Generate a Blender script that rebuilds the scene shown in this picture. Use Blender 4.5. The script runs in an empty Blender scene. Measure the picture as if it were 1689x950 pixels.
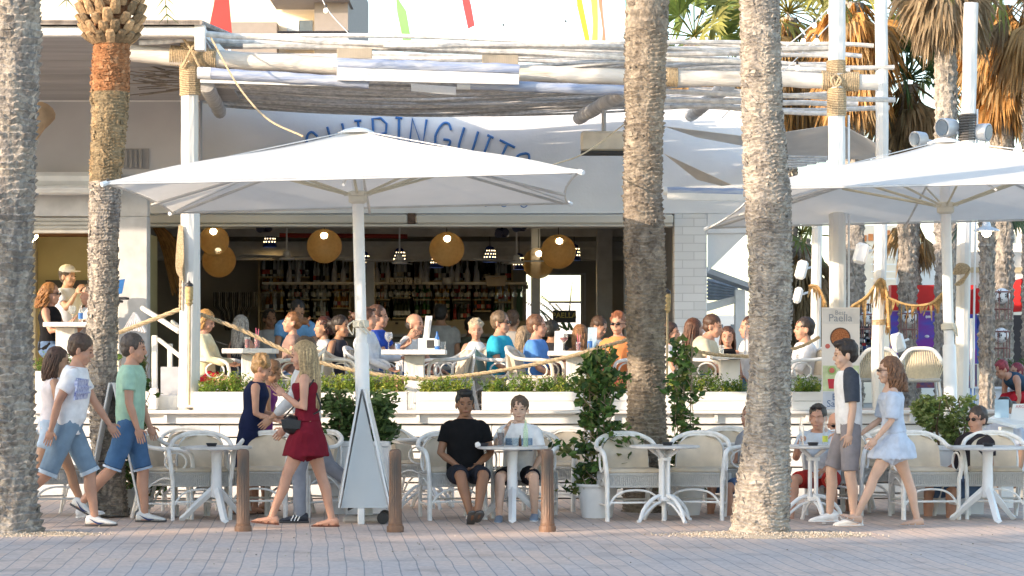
import bpy, bmesh, math, random
from math import sin, cos, pi, radians, sqrt, atan2
from mathutils import Vector, Matrix, noise
from mathutils.bvhtree import BVHTree
random.seed(7)
SC = bpy.context.scene
COL = SC.collection
# ---------------------------------------------------------------- camera
cam_d = bpy.data.cameras.new('camera'); cam = bpy.data.objects.new('camera', cam_d); COL.objects.link(cam)
CH = 1.45; FP = 4000.0; HY = 600.0
cam.location = (0, 0, CH); cam.rotation_euler = (radians(90), 0, 0)
cam_d.sensor_width = 36; cam_d.lens = 36 * FP / 1689.0
cam_d.shift_y = (HY - 475) / 1689.0
cam_d.clip_start = 0.5; cam_d.clip_end = 2000
SC.camera = cam
# ---------------------------------------------------------------- light
PHI, ELV = radians(58), radians(15)
SUN = Vector((-sin(PHI) * cos(ELV), -cos(PHI) * cos(ELV), sin(ELV)))
sd = bpy.data.lights.new('sun', 'SUN'); sd.energy = 2.0; sd.angle = radians(0.6); sd.color = (1.0, 0.80, 0.61)
so = bpy.data.objects.new('sun', sd); COL.objects.link(so); so.rotation_euler = SUN.to_track_quat('Z', 'Y').to_euler()
w = bpy.data.worlds.new('World'); SC.world = w; w.use_nodes = True
wt = w.node_tree; bg = wt.nodes['Background']
sk = wt.nodes.new('ShaderNodeTexSky'); sk.sky_type = 'NISHITA'; sk.sun_disc = False
sk.sun_elevation = ELV; sk.sun_rotation = atan2(SUN.x, SUN.y)
sk.air_density = 1.0; sk.dust_density = 1.2; sk.ozone_density = 1.0
wt.links.new(sk.outputs[0], bg.inputs[0]); bg.inputs[1].default_value = 0.15
SC.view_settings.view_transform = 'Standard'; SC.view_settings.look = 'None'
SC.view_settings.exposure = 1.88; SC.view_settings.gamma = 1.0
SC.render.engine = 'CYCLES'
# ---------------------------------------------------------------- helpers
def P(px, py, D):
    "point seen at photograph pixel px,py at distance D"
    return Vector(((px - 844.5) / FP * D, D, CH + (HY - py) / FP * D))
def X(px, D): return (px - 844.5) / FP * D
def Z(py, D): return CH + (HY - py) / FP * D
_M = {}
def mat(key, col, rough=0.6, var=0.12, nscale=6.0, bump=0.0, bscale=60.0, metal=0.0, spec=0.4, col2=None, stretch=None, emit=None, estr=0, sss=0, alpha=1.0, trans=0.0, contrast=(0.35, 0.65)):
    if key in _M: return _M[key]
    m = bpy.data.materials.new(key); _M[key] = m; m.use_nodes = True
    nt = m.node_tree; b = nt.nodes['Principled BSDF']
    tc = nt.nodes.new('ShaderNodeTexCoord'); mp = nt.nodes.new('ShaderNodeMapping')
    nt.links.new(tc.outputs['Object'], mp.inputs[0])
    if stretch: mp.inputs['Scale'].default_value = stretch
    n = nt.nodes.new('ShaderNodeTexNoise'); n.inputs['Scale'].default_value = nscale; n.inputs['Detail'].default_value = 6
    nt.links.new(mp.outputs[0], n.inputs['Vector'])
    r = nt.nodes.new('ShaderNodeValToRGB'); nt.links.new(n.outputs[0], r.inputs[0])
    r.color_ramp.elements[0].position = contrast[0]; r.color_ramp.elements[1].position = contrast[1]
    c2 = col2 if col2 else tuple(c * (1 - var) for c in col)
    r.color_ramp.elements[0].color = (*c2, 1); r.color_ramp.elements[1].color = (*(col if col2 else tuple(min(1, c * (1 + var * .5)) for c in col)), 1)
    nt.links.new(r.outputs[0], b.inputs['Base Color'])
    b.inputs['Roughness'].default_value = rough; b.inputs['Metallic'].default_value = metal
    b.inputs['Specular IOR Level'].default_value = spec
    if bump:
        n2 = nt.nodes.new('ShaderNodeTexNoise'); n2.inputs['Scale'].default_value = bscale; n2.inputs['Detail'].default_value = 4
        nt.links.new(mp.outputs[0], n2.inputs['Vector'])
        bp = nt.nodes.new('ShaderNodeBump'); bp.inputs['Strength'].default_value = bump; bp.inputs['Distance'].default_value = 0.02
        nt.links.new(n2.outputs[0], bp.inputs['Height']); nt.links.new(bp.outputs[0], b.inputs['Normal'])
    if emit: b.inputs['Emission Color'].default_value = (*emit, 1); b.inputs['Emission Strength'].default_value = estr
    if sss: b.inputs['Subsurface Weight'].default_value = sss; b.inputs['Subsurface Radius'].default_value = (.02, .008, .004); b.inputs['Subsurface Scale'].default_value = .5
    if alpha < 1: b.inputs['Alpha'].default_value = alpha
    if trans: b.inputs['Transmission Weight'].default_value = trans; b.inputs['IOR'].default_value = 1.15
    return m
def vcmat(key, rough=.8, mul=(1, 1, 1), bump=0.0, bscale=60, trans=0.0, var=.25, nscale=20, spec=.2):
    "material whose colour comes from a per-piece colour attribute (leaf, scale, reed tone)"
    if key in _M: return _M[key]
    m = bpy.data.materials.new(key); _M[key] = m; m.use_nodes = True
    nt = m.node_tree; b = nt.nodes['Principled BSDF']
    a = nt.nodes.new('ShaderNodeAttribute'); a.attribute_name = 'tone'
    n = nt.nodes.new('ShaderNodeTexNoise'); n.inputs['Scale'].default_value = nscale; n.inputs['Detail'].default_value = 8
    tc = nt.nodes.new('ShaderNodeTexCoord'); nt.links.new(tc.outputs['Object'], n.inputs['Vector'])
    mr = nt.nodes.new('ShaderNodeMapRange'); mr.inputs[1].default_value = .3; mr.inputs[2].default_value = .7
    mr.inputs[3].default_value = 1 - var; mr.inputs[4].default_value = 1 + var * .6
    nt.links.new(n.outputs[0], mr.inputs[0])
    mx = nt.nodes.new('ShaderNodeVectorMath'); mx.operation = 'SCALE'
    nt.links.new(a.outputs['Color'], mx.inputs[0]); nt.links.new(mr.outputs[0], mx.inputs['Scale'])
    nt.links.new(mx.outputs[0], b.inputs['Base Color'])
    b.inputs['Roughness'].default_value = rough; b.inputs['Specular IOR Level'].default_value = spec
    if trans:
        tr = nt.nodes.new('ShaderNodeBsdfTranslucent'); ms = nt.nodes.new('ShaderNodeMixShader'); ms.inputs[0].default_value = trans
        nt.links.new(mx.outputs[0], tr.inputs[0]); out = nt.nodes['Material Output']
        nt.links.new(b.outputs[0], ms.inputs[1]); nt.links.new(tr.outputs[0], ms.inputs[2]); nt.links.new(ms.outputs[0], out.inputs[0])
    if bump:
        bp = nt.nodes.new('ShaderNodeBump'); bp.inputs['Strength'].default_value = bump; bp.inputs['Distance'].default_value = .02
        n2 = nt.nodes.new('ShaderNodeTexNoise'); n2.inputs['Scale'].default_value = bscale; n2.inputs['Detail'].default_value = 5
        nt.links.new(tc.outputs['Object'], n2.inputs['Vector'])
        nt.links.new(n2.outputs[0], bp.inputs['Height']); nt.links.new(bp.outputs[0], b.inputs['Normal'])
    return m
def frame_of(d):
    d = d.normalized(); a = Vector((0, 0, 1)) if abs(d.z) < .9 else Vector((1, 0, 0))
    u = a.cross(d).normalized(); return u, d.cross(u)
class G:
    "mesh collector"
    def __init__(s): s.v = []; s.f = []; s.t = []; s.tone = None; s.use = False
    def add(s, vs, fs):
        n = len(s.v); s.v += [tuple(v) for v in vs]; s.f += [tuple(i + n for i in f) for f in fs]
        if s.tone is not None: s.use = True
        s.t += [s.tone or (1, 1, 1)] * len(vs)
    def box(s, c, d, R=None, bev=0.0):
        c = Vector(c); hx, hy, hz = d[0] / 2, d[1] / 2, d[2] / 2
        if bev <= 0:
            vs = [Vector((x, y, z)) for x in (-hx, hx) for y in (-hy, hy) for z in (-hz, hz)]
            fs = [(0, 1, 3, 2), (4, 6, 7, 5), (0, 4, 5, 1), (2, 3, 7, 6), (0, 2, 6, 4), (1, 5, 7, 3)]
        else:
            bm = bmesh.new(); bmesh.ops.create_cube(bm, size=1)
            for v in bm.verts: v.co = Vector((v.co.x * d[0], v.co.y * d[1], v.co.z * d[2]))
            bmesh.ops.bevel(bm, geom=list(bm.edges), offset=min(bev, .45 * min(d)), segments=1, affect='EDGES')
            bm.verts.index_update(); vs = [v.co.copy() for v in bm.verts]; fs = [tuple(v.index for v in f.verts) for f in bm.faces]; bm.free()
        if R is not None: vs = [R @ v for v in vs]
        s.add([c + v for v in vs], fs); return s
    def span(s, x0, x1, y0, y1, z0, z1, bev=0.0):
        return s.box(((x0 + x1) / 2, (y0 + y1) / 2, (z0 + z1) / 2), (abs(x1 - x0), abs(y1 - y0), abs(z1 - z0)), None, bev)
    def tube(s, pts, r, n=8, cap=True, flat=1.0, tw=0.0, up=None):
        pts = [Vector(p) for p in pts]; N = len(pts)
        rs = r if isinstance(r, (list, tuple)) else [r] * N
        vs = []; fs = []; u = None
        for i, p in enumerate(pts):
            d = (pts[min(i + 1, N - 1)] - pts[max(i - 1, 0)])
            if d.length < 1e-9: d = Vector((0, 0, 1))
            d.normalize()
            if u is None: u = (up.copy() if up else frame_of(d)[0])
            u = (u - d * u.dot(d))
            if u.length < 1e-6: u = frame_of(d)[0]
            u.normalize(); w2 = d.cross(u)
            for k in range(n):
                a = 2 * pi * k / n + tw * i
                vs.append(p + (u * cos(a) + w2 * sin(a) * flat) * rs[i])
        for i in range(N - 1):
            for k in range(n):
                a, b = i * n + k, i * n + (k + 1) % n
                fs.append((a, b, b + n, a + n))
        if cap: fs.append(tuple(range(n - 1, -1, -1))); fs.append(tuple(range((N - 1) * n, N * n)))
        s.add(vs, fs); return s
    def rings(s, rr, n=16, cap=True):
        "rr: list of (center, uvec, vvec)"
        vs = []; fs = []
        for c, u, v in rr:
            for k in range(n):
                a = 2 * pi * k / n; vs.append(Vector(c) + Vector(u) * cos(a) + Vector(v) * sin(a))
        for i in range(len(rr) - 1):
            for k in range(n):
                a, b = i * n + k, i * n + (k + 1) % n; fs.append((a, b, b + n, a + n))
        if cap: fs.append(tuple(range(n - 1, -1, -1))); fs.append(tuple(range((len(rr) - 1) * n, len(rr) * n)))
        s.add(vs, fs); return s
    def lathe(s, c, prof, n=16, ax=None, cap=True):
        R = Vector((0, 0, 1)).rotation_difference(Vector(ax)).to_matrix() if ax is not None else Matrix.Identity(3)
        c = Vector(c)
        return s.rings([(c + R @ Vector((0, 0, z)), R @ Vector((r, 0, 0)), R @ Vector((0, r, 0))) for r, z in prof], n, cap)
    def ell(s, c, r, R=None, n=14, m=9):
        c = Vector(c); R = R or Matrix.Identity(3); vs = []; fs = []
        vs.append(c + R @ Vector((0, 0, -r[2])))
        for j in range(1, m):
            t = pi * j / m
            for k in range(n):
                a = 2 * pi * k / n; vs.append(c + R @ Vector((r[0] * sin(t) * cos(a), r[1] * sin(t) * sin(a), -r[2] * cos(t))))
        vs.append(c + R @ Vector((0, 0, r[2])))
        for k in range(n): fs.append((0, 1 + (k + 1) % n, 1 + k))
        for j in range(m - 2):
            for k in range(n):
                a, b = 1 + j * n + k, 1 + j * n + (k + 1) % n; fs.append((a, b, b + n, a + n))
        L = len(vs) - 1; o = 1 + (m - 2) * n
        for k in range(n): fs.append((o + k, o + (k + 1) % n, L))
        s.add(vs, fs); return s
    def quad(s, a, b, c, d): s.add([a, b, c, d], [(0, 1, 2, 3)]); return s
    def grid(s, fn, nu, nv):
        vs = [fn(i / nu, j / nv) for j in range(nv + 1) for i in range(nu + 1)]
        s.add(vs, [(j * (nu + 1) + i, j * (nu + 1) + i + 1, (j + 1) * (nu + 1) + i + 1, (j + 1) * (nu + 1) + i) for j in range(nv) for i in range(nu)]); return s
    def slab(s, pts, nrm, t):
        "extrude polygon pts by nrm*t"
        nrm = Vector(nrm).normalized(); n = len(pts); pts = [Vector(p) for p in pts]
        s.add(pts + [p + nrm * t for p in pts], [tuple(range(n - 1, -1, -1)), tuple(range(n, 2 * n))] + [(i, (i + 1) % n, (i + 1) % n + n, i + n) for i in range(n)]); return s
    def xf(s, M4):
        s.v = [tuple(M4 @ Vector(v)) for v in s.v]; return s
    def build(s, name, m, par=None, smooth=True, sharp=35, kind=None, label=None, org=None):
        o0 = Vector((0, 0, 0))
        if par is not None: o0 = Vector(ORG.get(par.name, (0, 0, 0)))
        elif org is not None: o0 = Vector(org)
        elif s.v:
            xs = [v[0] for v in s.v]; ys = [v[1] for v in s.v]; zs = [v[2] for v in s.v]
            o0 = Vector(((min(xs) + max(xs)) / 2, (min(ys) + max(ys)) / 2, min(zs)))
        me = bpy.data.meshes.new(name)
        me.from_pydata([tuple(Vector(v) - o0) for v in s.v], [], s.f); me.update()
        if s.use:
            a = me.color_attributes.new('tone', 'FLOAT_COLOR', 'POINT')
            a.data.foreach_set('color', [c for t in s.t for c in (t[0], t[1], t[2], 1.0)])
        if smooth:
            bm = bmesh.new(); bm.from_mesh(me)
            for f in bm.faces: f.smooth = True
            th = radians(sharp)
            for e in bm.edges:
                if len(e.link_faces) == 2:
                    try: e.smooth = e.calc_face_angle() < th
                    except ValueError: pass
            bm.to_mesh(me); bm.free()
        me.materials.append(m)
        o = bpy.data.objects.new(name, me); COL.objects.link(o)
        if par is not None: o.parent = par; ORG[o.name] = tuple(ORG.get(par.name, (0, 0, 0)))
        else: o.location = o0; ORG[o.name] = tuple(o0)
        if kind: o['kind'] = kind
        if label: o['label'] = label
        return o
ORG = {}
def tag(o, label, cat, group=None):
    o['label'] = label; o['category'] = cat
    if group: o['group'] = group
    return o
def thing(name, label, cat, loc=(0, 0, 0), rz=0, group=None, local=False):
    o = bpy.data.objects.new(name, None); COL.objects.link(o); o.empty_display_size = .1
    o.location = loc; o.rotation_euler = (0, 0, rz)
    ORG[o.name] = (0, 0, 0) if local else tuple(loc)
    return tag(o, label, cat, group)
def dup(root, loc, rz=0, label=None, group=None, scale=None):
    r = root.copy(); COL.objects.link(r); r.location = loc; r.rotation_euler = (0, 0, rz)
    if label: r['label'] = label
    if group: r['group'] = group
    if scale: r.scale = scale
    for ch in KIDS(root):
        c = ch.copy(); COL.objects.link(c); c.parent = r
        for g in KIDS(ch):
            d = g.copy(); COL.objects.link(d); d.parent = c
    return r
_kids = {}
def KIDS(o):
    if o.name not in _kids: _kids[o.name] = [c for c in bpy.data.objects if c.parent == o]
    return _kids[o.name]
def remesh(g, vox, smooth=3):
    "union of overlapping closed pieces -> one continuous surface, returned as G"
    me = bpy.data.meshes.new('t'); me.from_pydata(g.v, [], g.f); me.update()
    o = bpy.data.objects.new('t', me); COL.objects.link(o)
    md = o.modifiers.new('r', 'REMESH'); md.mode = 'VOXEL'; md.voxel_size = vox
    if smooth: m2 = o.modifiers.new('s', 'SMOOTH'); m2.iterations = smooth; m2.factor = .5
    dg = bpy.context.evaluated_depsgraph_get(); ev = o.evaluated_get(dg); m = ev.to_mesh()
    r = G(); r.add([v.co.copy() for v in m.vertices], [tuple(p.vertices) for p in m.polygons])
    ev.to_mesh_clear(); bpy.data.objects.remove(o); bpy.data.meshes.remove(me)
    return r
def wrinkle(g, amp, sc, seed=0.0):
    me = bpy.data.meshes.new('t'); me.from_pydata(g.v, [], g.f); me.update()
    out = []
    for v in me.vertices:
        c = Vector(v.co); k = noise.noise(Vector((c.x * sc, c.y * sc, c.z * sc * .6 + seed)))
        k2 = noise.noise(Vector((c.x * sc * 2.3 + 5, c.y * sc * 2.3, c.z * sc * 1.2 + seed)))
        out.append(tuple(c + v.normal * (amp * (k + .5 * k2))))
    g.v = out; bpy.data.meshes.remove(me); return g
def text_g(txt, size, thick=.004, spacing=1.0, shear=0.0, align='CENTER', off=0.0):
    cu = bpy.data.curves.new('t', 'FONT'); cu.body = txt; cu.size = size; cu.extrude = thick / 2; cu.space_character = spacing; cu.align_x = align; cu.shear = shear; cu.resolution_u = 3; cu.offset = off
    o = bpy.data.objects.new('t', cu); COL.objects.link(o)
    dg = bpy.context.evaluated_depsgraph_get(); m = o.evaluated_get(dg).to_mesh()
    r = G(); r.add([v.co.copy() for v in m.vertices], [tuple(p.vertices) for p in m.polygons])
    o.evaluated_get(dg).to_mesh_clear(); bpy.data.objects.remove(o); bpy.data.curves.remove(cu); return r
def bez(pts, n=8):
    "Catmull-Rom through points"
    pts = [Vector(p) for p in pts]; out = []
    q = [pts[0] * 2 - pts[1]] + pts + [pts[-1] * 2 - pts[-2]]
    for i in range(1, len(q) - 2):
        for k in range(n):
            t = k / n; a, b, c, d = q[i - 1], q[i], q[i + 1], q[i + 2]
            out.append(.5 * ((2 * b) + (c - a) * t + (2 * a - 5 * b + 4 * c - d) * t * t + (3 * b - a - 3 * c + d) * t ** 3))
    out.append(pts[-1]); return out
def rope_g(g, pts, r, n=6, strands=3):
    "twisted rope: strands wound round the path"
    pts = [Vector(p) for p in pts]
    L = 0; acc = [0]
    for a, b in zip(pts, pts[1:]): L += (b - a).length; acc.append(L)
    for s_ in range(strands):
        q = []
        for i, p in enumerate(pts):
            d = pts[min(i + 1, len(pts) - 1)] - pts[max(i - 1, 0)]; u, v = frame_of(d)
            a = acc[i] / (r * 5.5) * 2 * pi * .5 + s_ * 2 * pi / strands
            q.append(p + (u * cos(a) + v * sin(a)) * r * .5)
        g.tube(q, r * .55, 5)
def resample(pts, step):
    pts = [Vector(p) for p in pts]; out = [pts[0]]
    for a, b in zip(pts, pts[1:]):
        n = max(1, int((b - a).length / step))
        for k in range(1, n + 1): out.append(a.lerp(b, k / n))
    return out
WHITE = mat('white_paint', (.80, .79, .76), .55, .07, 5, .15, 40, col2=(.66, .65, .61), contrast=(.2, .5))
WHITEPL = mat('white_plastic', (.82, .83, .83), .38, .06, 6)
WORNWHITE = mat('worn_white_wood', (.8, .78, .73), .7, .2, 4, .5, 30, col2=(.45, .42, .37), stretch=(1, 1, .25), contrast=(.18, .42))
BEIGE = mat('beige_cushion', (.58, .50, .39), .85, .1, 9, .1, 200)
ROPE = mat('rope_fibre', (.55, .42, .26), .9, .3, 60, .4, 200)
DARK = mat('dark_metal', (.03, .03, .035), .5, .2)
BLACK = mat('black_plastic', (.015, .015, .016), .45, .2)
# ================================================================ GROUND
def paver_mat():
    m = bpy.data.materials.new('paving'); m.use_nodes = True; nt = m.node_tree; b = nt.nodes['Principled BSDF']; L = nt.links.new
    tc = nt.nodes.new('ShaderNodeTexCoord'); mp = nt.nodes.new('ShaderNodeMapping'); mp.inputs['Rotation'].default_value = (0, 0, radians(90 - 4.7))
    L(tc.outputs['Object'], mp.inputs[0])
    wv = nt.nodes.new('ShaderNodeTexNoise'); wv.inputs['Scale'].default_value = .9; wv.inputs['Detail'].default_value = 1; L(mp.outputs[0], wv.inputs['Vector'])
    sc = nt.nodes.new('ShaderNodeVectorMath'); sc.operation = 'MULTIPLY_ADD'; sc.inputs[1].default_value = (.0, .05, 0); L(wv.outputs['Color'], sc.inputs[0]); L(mp.outputs[0], sc.inputs[2])
    br = nt.nodes.new('ShaderNodeTexBrick'); L(sc.outputs[0], br.inputs['Vector']); br.inputs['Scale'].default_value = 1
    br.inputs['Brick Width'].default_value = .95; br.inputs['Row Height'].default_value = .127; br.inputs['Mortar Size'].default_value = .0055; br.inputs['Mortar Smooth'].default_value = .3; br.inputs['Bias'].default_value = 0
    br.inputs['Color1'].default_value = (.62, .485, .40, 1); br.inputs['Color2'].default_value = (.54, .46, .41, 1); br.inputs['Mortar'].default_value = (.31, .29, .28, 1)
    n = nt.nodes.new('ShaderNodeTexNoise'); n.inputs['Scale'].default_value = .7; n.inputs['Detail'].default_value = 5; L(tc.outputs['Object'], n.inputs['Vector'])
    r = nt.nodes.new('ShaderNodeValToRGB'); r.color_ramp.elements[0].position = .38; r.color_ramp.elements[1].position = .62
    r.color_ramp.elements[0].color = (.92, .93, .95, 1); r.color_ramp.elements[1].color = (1.05, 1.0, .96, 1); L(n.outputs[0], r.inputs[0])
    n2 = nt.nodes.new('ShaderNodeTexNoise'); n2.inputs['Scale'].default_value = 28; n2.inputs['Detail'].default_value = 8; L(tc.outputs['Object'], n2.inputs['Vector'])
    r2 = nt.nodes.new('ShaderNodeMapRange'); r2.inputs[1].default_value = .3; r2.inputs[2].default_value = .7; r2.inputs[3].default_value = .82; r2.inputs[4].default_value = 1.12; L(n2.outputs[0], r2.inputs[0])
    mx = nt.nodes.new('ShaderNodeMix'); mx.data_type = 'RGBA'; mx.blend_type = 'MULTIPLY'; mx.inputs[0].default_value = 1; L(br.outputs[0], mx.inputs[6]); L(r.outputs[0], mx.inputs[7])
    m2 = nt.nodes.new('ShaderNodeVectorMath'); m2.operation = 'SCALE'; L(mx.outputs[2], m2.inputs[0])
    vo = nt.nodes.new('ShaderNodeTexVoronoi'); vo.inputs['Scale'].default_value = 2.3; L(tc.outputs['Object'], vo.inputs['Vector'])
    gm = nt.nodes.new('ShaderNodeMapRange'); gm.inputs[1].default_value = .03; gm.inputs[2].default_value = .055; gm.inputs[3].default_value = .62; gm.inputs[4].default_value = 1; L(vo.outputs['Distance'], gm.inputs[0])
    ns = nt.nodes.new('ShaderNodeTexNoise'); ns.inputs['Scale'].default_value = 2.2; ns.inputs['Detail'].default_value = 7; L(tc.outputs['Object'], ns.inputs['Vector'])
    sm_ = nt.nodes.new('ShaderNodeMapRange'); sm_.inputs[1].default_value = .30; sm_.inputs[2].default_value = .48; sm_.inputs[3].default_value = .78; sm_.inputs[4].default_value = 1.0; L(ns.outputs[0], sm_.inputs[0])
    ma = nt.nodes.new('ShaderNodeMath'); ma.operation = 'MULTIPLY'; L(gm.outputs[0], ma.inputs[0]); L(sm_.outputs[0], ma.inputs[1]); mb = nt.nodes.new('ShaderNodeMath'); mb.operation = 'MULTIPLY'; L(ma.outputs[0], mb.inputs[0]); L(r2.outputs[0], mb.inputs[1]); L(mb.outputs[0], m2.inputs['Scale'])
    L(m2.outputs[0], b.inputs['Base Color']); b.inputs['Roughness'].default_value = .75; b.inputs['Specular IOR Level'].default_value = .25
    bp = nt.nodes.new('ShaderNodeBump'); bp.inputs['Strength'].default_value = .35; bp.inputs['Distance'].default_value = .006; bp.invert = True; L(br.outputs['Fac'], bp.inputs['Height'])
    bp2 = nt.nodes.new('ShaderNodeBump'); bp2.inputs['Strength'].default_value = .3; bp2.inputs['Distance'].default_value = .01; L(n2.outputs[0], bp2.inputs['Height']); L(bp.outputs[0], bp2.inputs['Normal'])
    L(bp2.outputs[0], b.inputs['Normal']); return m
g = G()
def gz(x, y):
    if 2 < y < 22 and abs(x) < 9: return .012 * noise.noise(Vector((x * .5, y * .9, 0))) * min(1, (22 - y) / .8)
    return 0
ys = [-60, -30, -10, 0] + [2 + i * .25 for i in range(81)] + [24, 26.2]
xs = [-80, -40, -20, -9] + [-8.75 + i * .35 for i in range(51)] + [12, 20, 40, 80]
g.add([(x, y, gz(x, y)) for y in ys for x in xs], [(j * len(xs) + i, j * len(xs) + i + 1, (j + 1) * len(xs) + i + 1, (j + 1) * len(xs) + i) for j in range(len(ys) - 1) for i in range(len(xs) - 1)])
g.build('paving', paver_mat(), kind='structure')
GRND = mat('far_ground', (.30, .27, .23), .9, .3, .3, .2, 5)
g = G(); g.quad((-400, 26.15, -.02), (400, 26.15, -.02), (400, 900, -.02), (-400, 900, -.02)); g.build('ground', GRND, kind='structure', smooth=False)
SAND = mat('coarse_sand', (.62, .48, .33), .95, .35, 30, .6, 90)
SANDM = vcmat('sand_grain', .95)
def sandpatch(cx, cy, rx, ry, n, seed):
    rnd = random.Random(seed); g = G()
    def fn(u, v):
        a = 2 * pi * u; rr = v * (1 + .18 * sin(3 * a + seed) + .1 * sin(7 * a))
        return Vector((cx + rx * rr * cos(a), cy + ry * rr * sin(a), .020 * (1 - v ** 2) + (.004 if v < .95 else -.02) + .004 * noise.noise(Vector((cos(a) * 3 * v, sin(a) * 3 * v, seed)))))
    g.grid(fn, 40, 8); g.tone = (.55, .43, .30)
    g.t = [(.55, .43, .30)] * len(g.v); g.use = True
    for i in range(n):
        a = rnd.uniform(0, 2 * pi); q = sqrt(rnd.random()) * rnd.uniform(.9, 1.45); r = rnd.uniform(.003, .011)
        k = rnd.uniform(.35, .72); g.tone = (k, k * .84, k * .66)
        g.ell((cx + rx * q * cos(a), cy + ry * q * sin(a), .02 * max(0, 1 - q * q) + .008), (r, r, r * .7), None, 5, 4)
    o = g.build('sand', SANDM, kind='stuff'); o['label'] = 'pale coarse sand heaped at palm foot'; return o
sandpatch(X(1262, 20.6), 20.5, .78, .36, 1100, 1); sandpatch(X(40, 20.6), 20.55, .62, .30, 600, 2)
g = G(); rnd = random.Random(3)
for i in range(160):
    y = rnd.uniform(17.5, 22); x = X(rnd.uniform(0, 1689), y); r = rnd.uniform(.003, .010); k = rnd.uniform(.25, .7); g.tone = (k, k * .88, k * .72)
    g.ell((x, y, .006 + gz(x, y)), (r, r * .8, r * .5), None, 5, 4)
g.build('grit', SANDM, kind='stuff', label='scattered grit and crumbs on the paving')
# ================================================================ TERRACE
DZ = .84; DT = 26.0
BOARD = mat('white_boards', (.82, .80, .76), .5, .1, 3, .2, 30, col2=(.70, .67, .62), stretch=(.35, 1, 2.5), contrast=(.25, .5))
terr = thing('terrace_base', 'long low white boarded terrace front running behind the pavement tables', 'terrace', (0, DT, 0))
g = G(); zb = 0
x0, x1 = X(52, DT), X(1900, DT); rnd = random.Random(5)
zs = [0, .17, .335, .50, .655, .80]
for i in range(5):
    xx = x0 - .0
    while xx < x1:
        ln = rnd.uniform(1.8, 3.2); xe = min(xx + ln, x1)
        g.span(xx, xe - .006, DT, DT + .03, zs[i] + .012, zs[i + 1] - .004, .006); xx = xe
g.build('board_cladding', BOARD, terr)
g = G(); g.span(x0, x1, DT + .034, DT + .12, 0, DZ - .02); g.build('backing', mat('dark_backing', (.10, .09, .08), .9), terr)
g = G(); xx = x0
while xx < x1:
    xe = min(xx + 3.1, x1); g.span(xx, xe - .008, DT - .14, DT + .16, DZ + .075, DZ + .11, .008); xx = xe
g.build('ledge', BOARD, terr)
g = G(); g.span(x0, x1, DT - .05, DT - .01, DZ - .03, DZ + .072); g.build('ledge_skirting', WHITE, terr)
g = G(); px_ = 275
for px_ in (275, 475, 690, 845, 1010, 1180, 1330, 1500): g.box((X(px_, DT), DT - .08, DZ + .03), (.035, .05, .08))
g.build('bracket', WHITE, terr)
g = G()
for i in range(30): g.span(-8, 12, DT + .17 + i * .25, DT + .17 + i * .25 + .24, DZ - .04, DZ)
g.build('terrace_floor', mat('deck_boards', (.42, .36, .30), .8, .2, 3, .2, 30, stretch=(.2, 1, 1)), kind='structure')
# ================================================================ FACADE (main wall) D = 32
FD = 32.0
WALL = mat('white_render', (.82, .84, .86), .75, .08, 1.2, .15, 25)
BRICKW = bpy.data.materials.new('white_brick'); BRICKW.use_nodes = True
_nt = BRICKW.node_tree; _b = _nt.nodes['Principled BSDF']; _tc = _nt.nodes.new('ShaderNodeTexCoord'); _mp = _nt.nodes.new('ShaderNodeMapping'); _mp.inputs['Rotation'].default_value = (radians(90), 0, 0)
_br = _nt.nodes.new('ShaderNodeTexBrick'); _nt.links.new(_tc.outputs['Object'], _mp.inputs[0]); _nt.links.new(_mp.outputs[0], _br.inputs['Vector'])
_br.inputs['Scale'].default_value = 1; _br.inputs['Brick Width'].default_value = .3; _br.inputs['Row Height'].default_value = .11; _br.inputs['Mortar Size'].default_value = .006
_br.inputs['Color1'].default_value = (.82, .82, .81, 1); _br.inputs['Color2'].default_value = (.75, .75, .74, 1); _br.inputs['Mortar'].default_value = (.62, .62, .61, 1)
_bp = _nt.nodes.new('ShaderNodeBump'); _bp.invert = True; _bp.inputs['Strength'].default_value = .6; _bp.inputs['Distance'].default_value = .01; _nt.links.new(_br.outputs['Fac'], _bp.inputs['Height']); _nt.links.new(_bp.outputs[0], _b.inputs['Normal'])
_nt.links.new(_br.outputs[0], _b.inputs['Base Color']); _b.inputs['Roughness'].default_value = .6
fac = thing('bar_building', 'white beach bar building with blue hand painted lettering above its open front', 'building', (0, FD, DZ))
zt = Z(188, FD); zo = Z(352, FD)
g = G(); g.span(X(-200, FD), X(1232, FD), FD, FD + .25, zo, zt + .15); g.build('wall', WALL, fac)
g = G(); g.span(X(-200, FD) - .02, X(1232, FD) + .02, FD - .03, FD + .28, zt + .152, zt + .22, .01); g.build('coping', WALL, fac)
g = G()
def boxy(px0, px1, ztop, zbot, dep=.35, off=0): g.span(X(px0, FD), X(px1, FD), FD + off, FD + off + dep, zbot, ztop, .01)
boxy(194, 242, zo - .002, DZ); g.build('pillar', BRICKW, fac, label='white brick pillar at the left of the opening')
g = G(); boxy(1112, 1166, zo - .002, DZ); g.build('pillar', BRICKW, fac, label='white brick pillar at the right of the opening')
g = G(); boxy(1166.5, 1232, zo - .002, Z(385, FD)); g.build('side_wall', WALL, fac); g = G(); boxy(-200, 50, zo - .002, DZ); g.build('side_wall', WALL, fac)
g = G(); g.slab([Vector((X(1168, FD), FD + .06, Z(385, FD))), Vector((X(1232, FD), FD + .06, Z(385, FD))), Vector((X(1176, FD), FD + .06, Z(440, FD))), Vector((X(1168, FD), FD + .06, Z(448, FD)))], (0, 1, 0), .04)
g.build('gusset_panel', WALL, fac)
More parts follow.
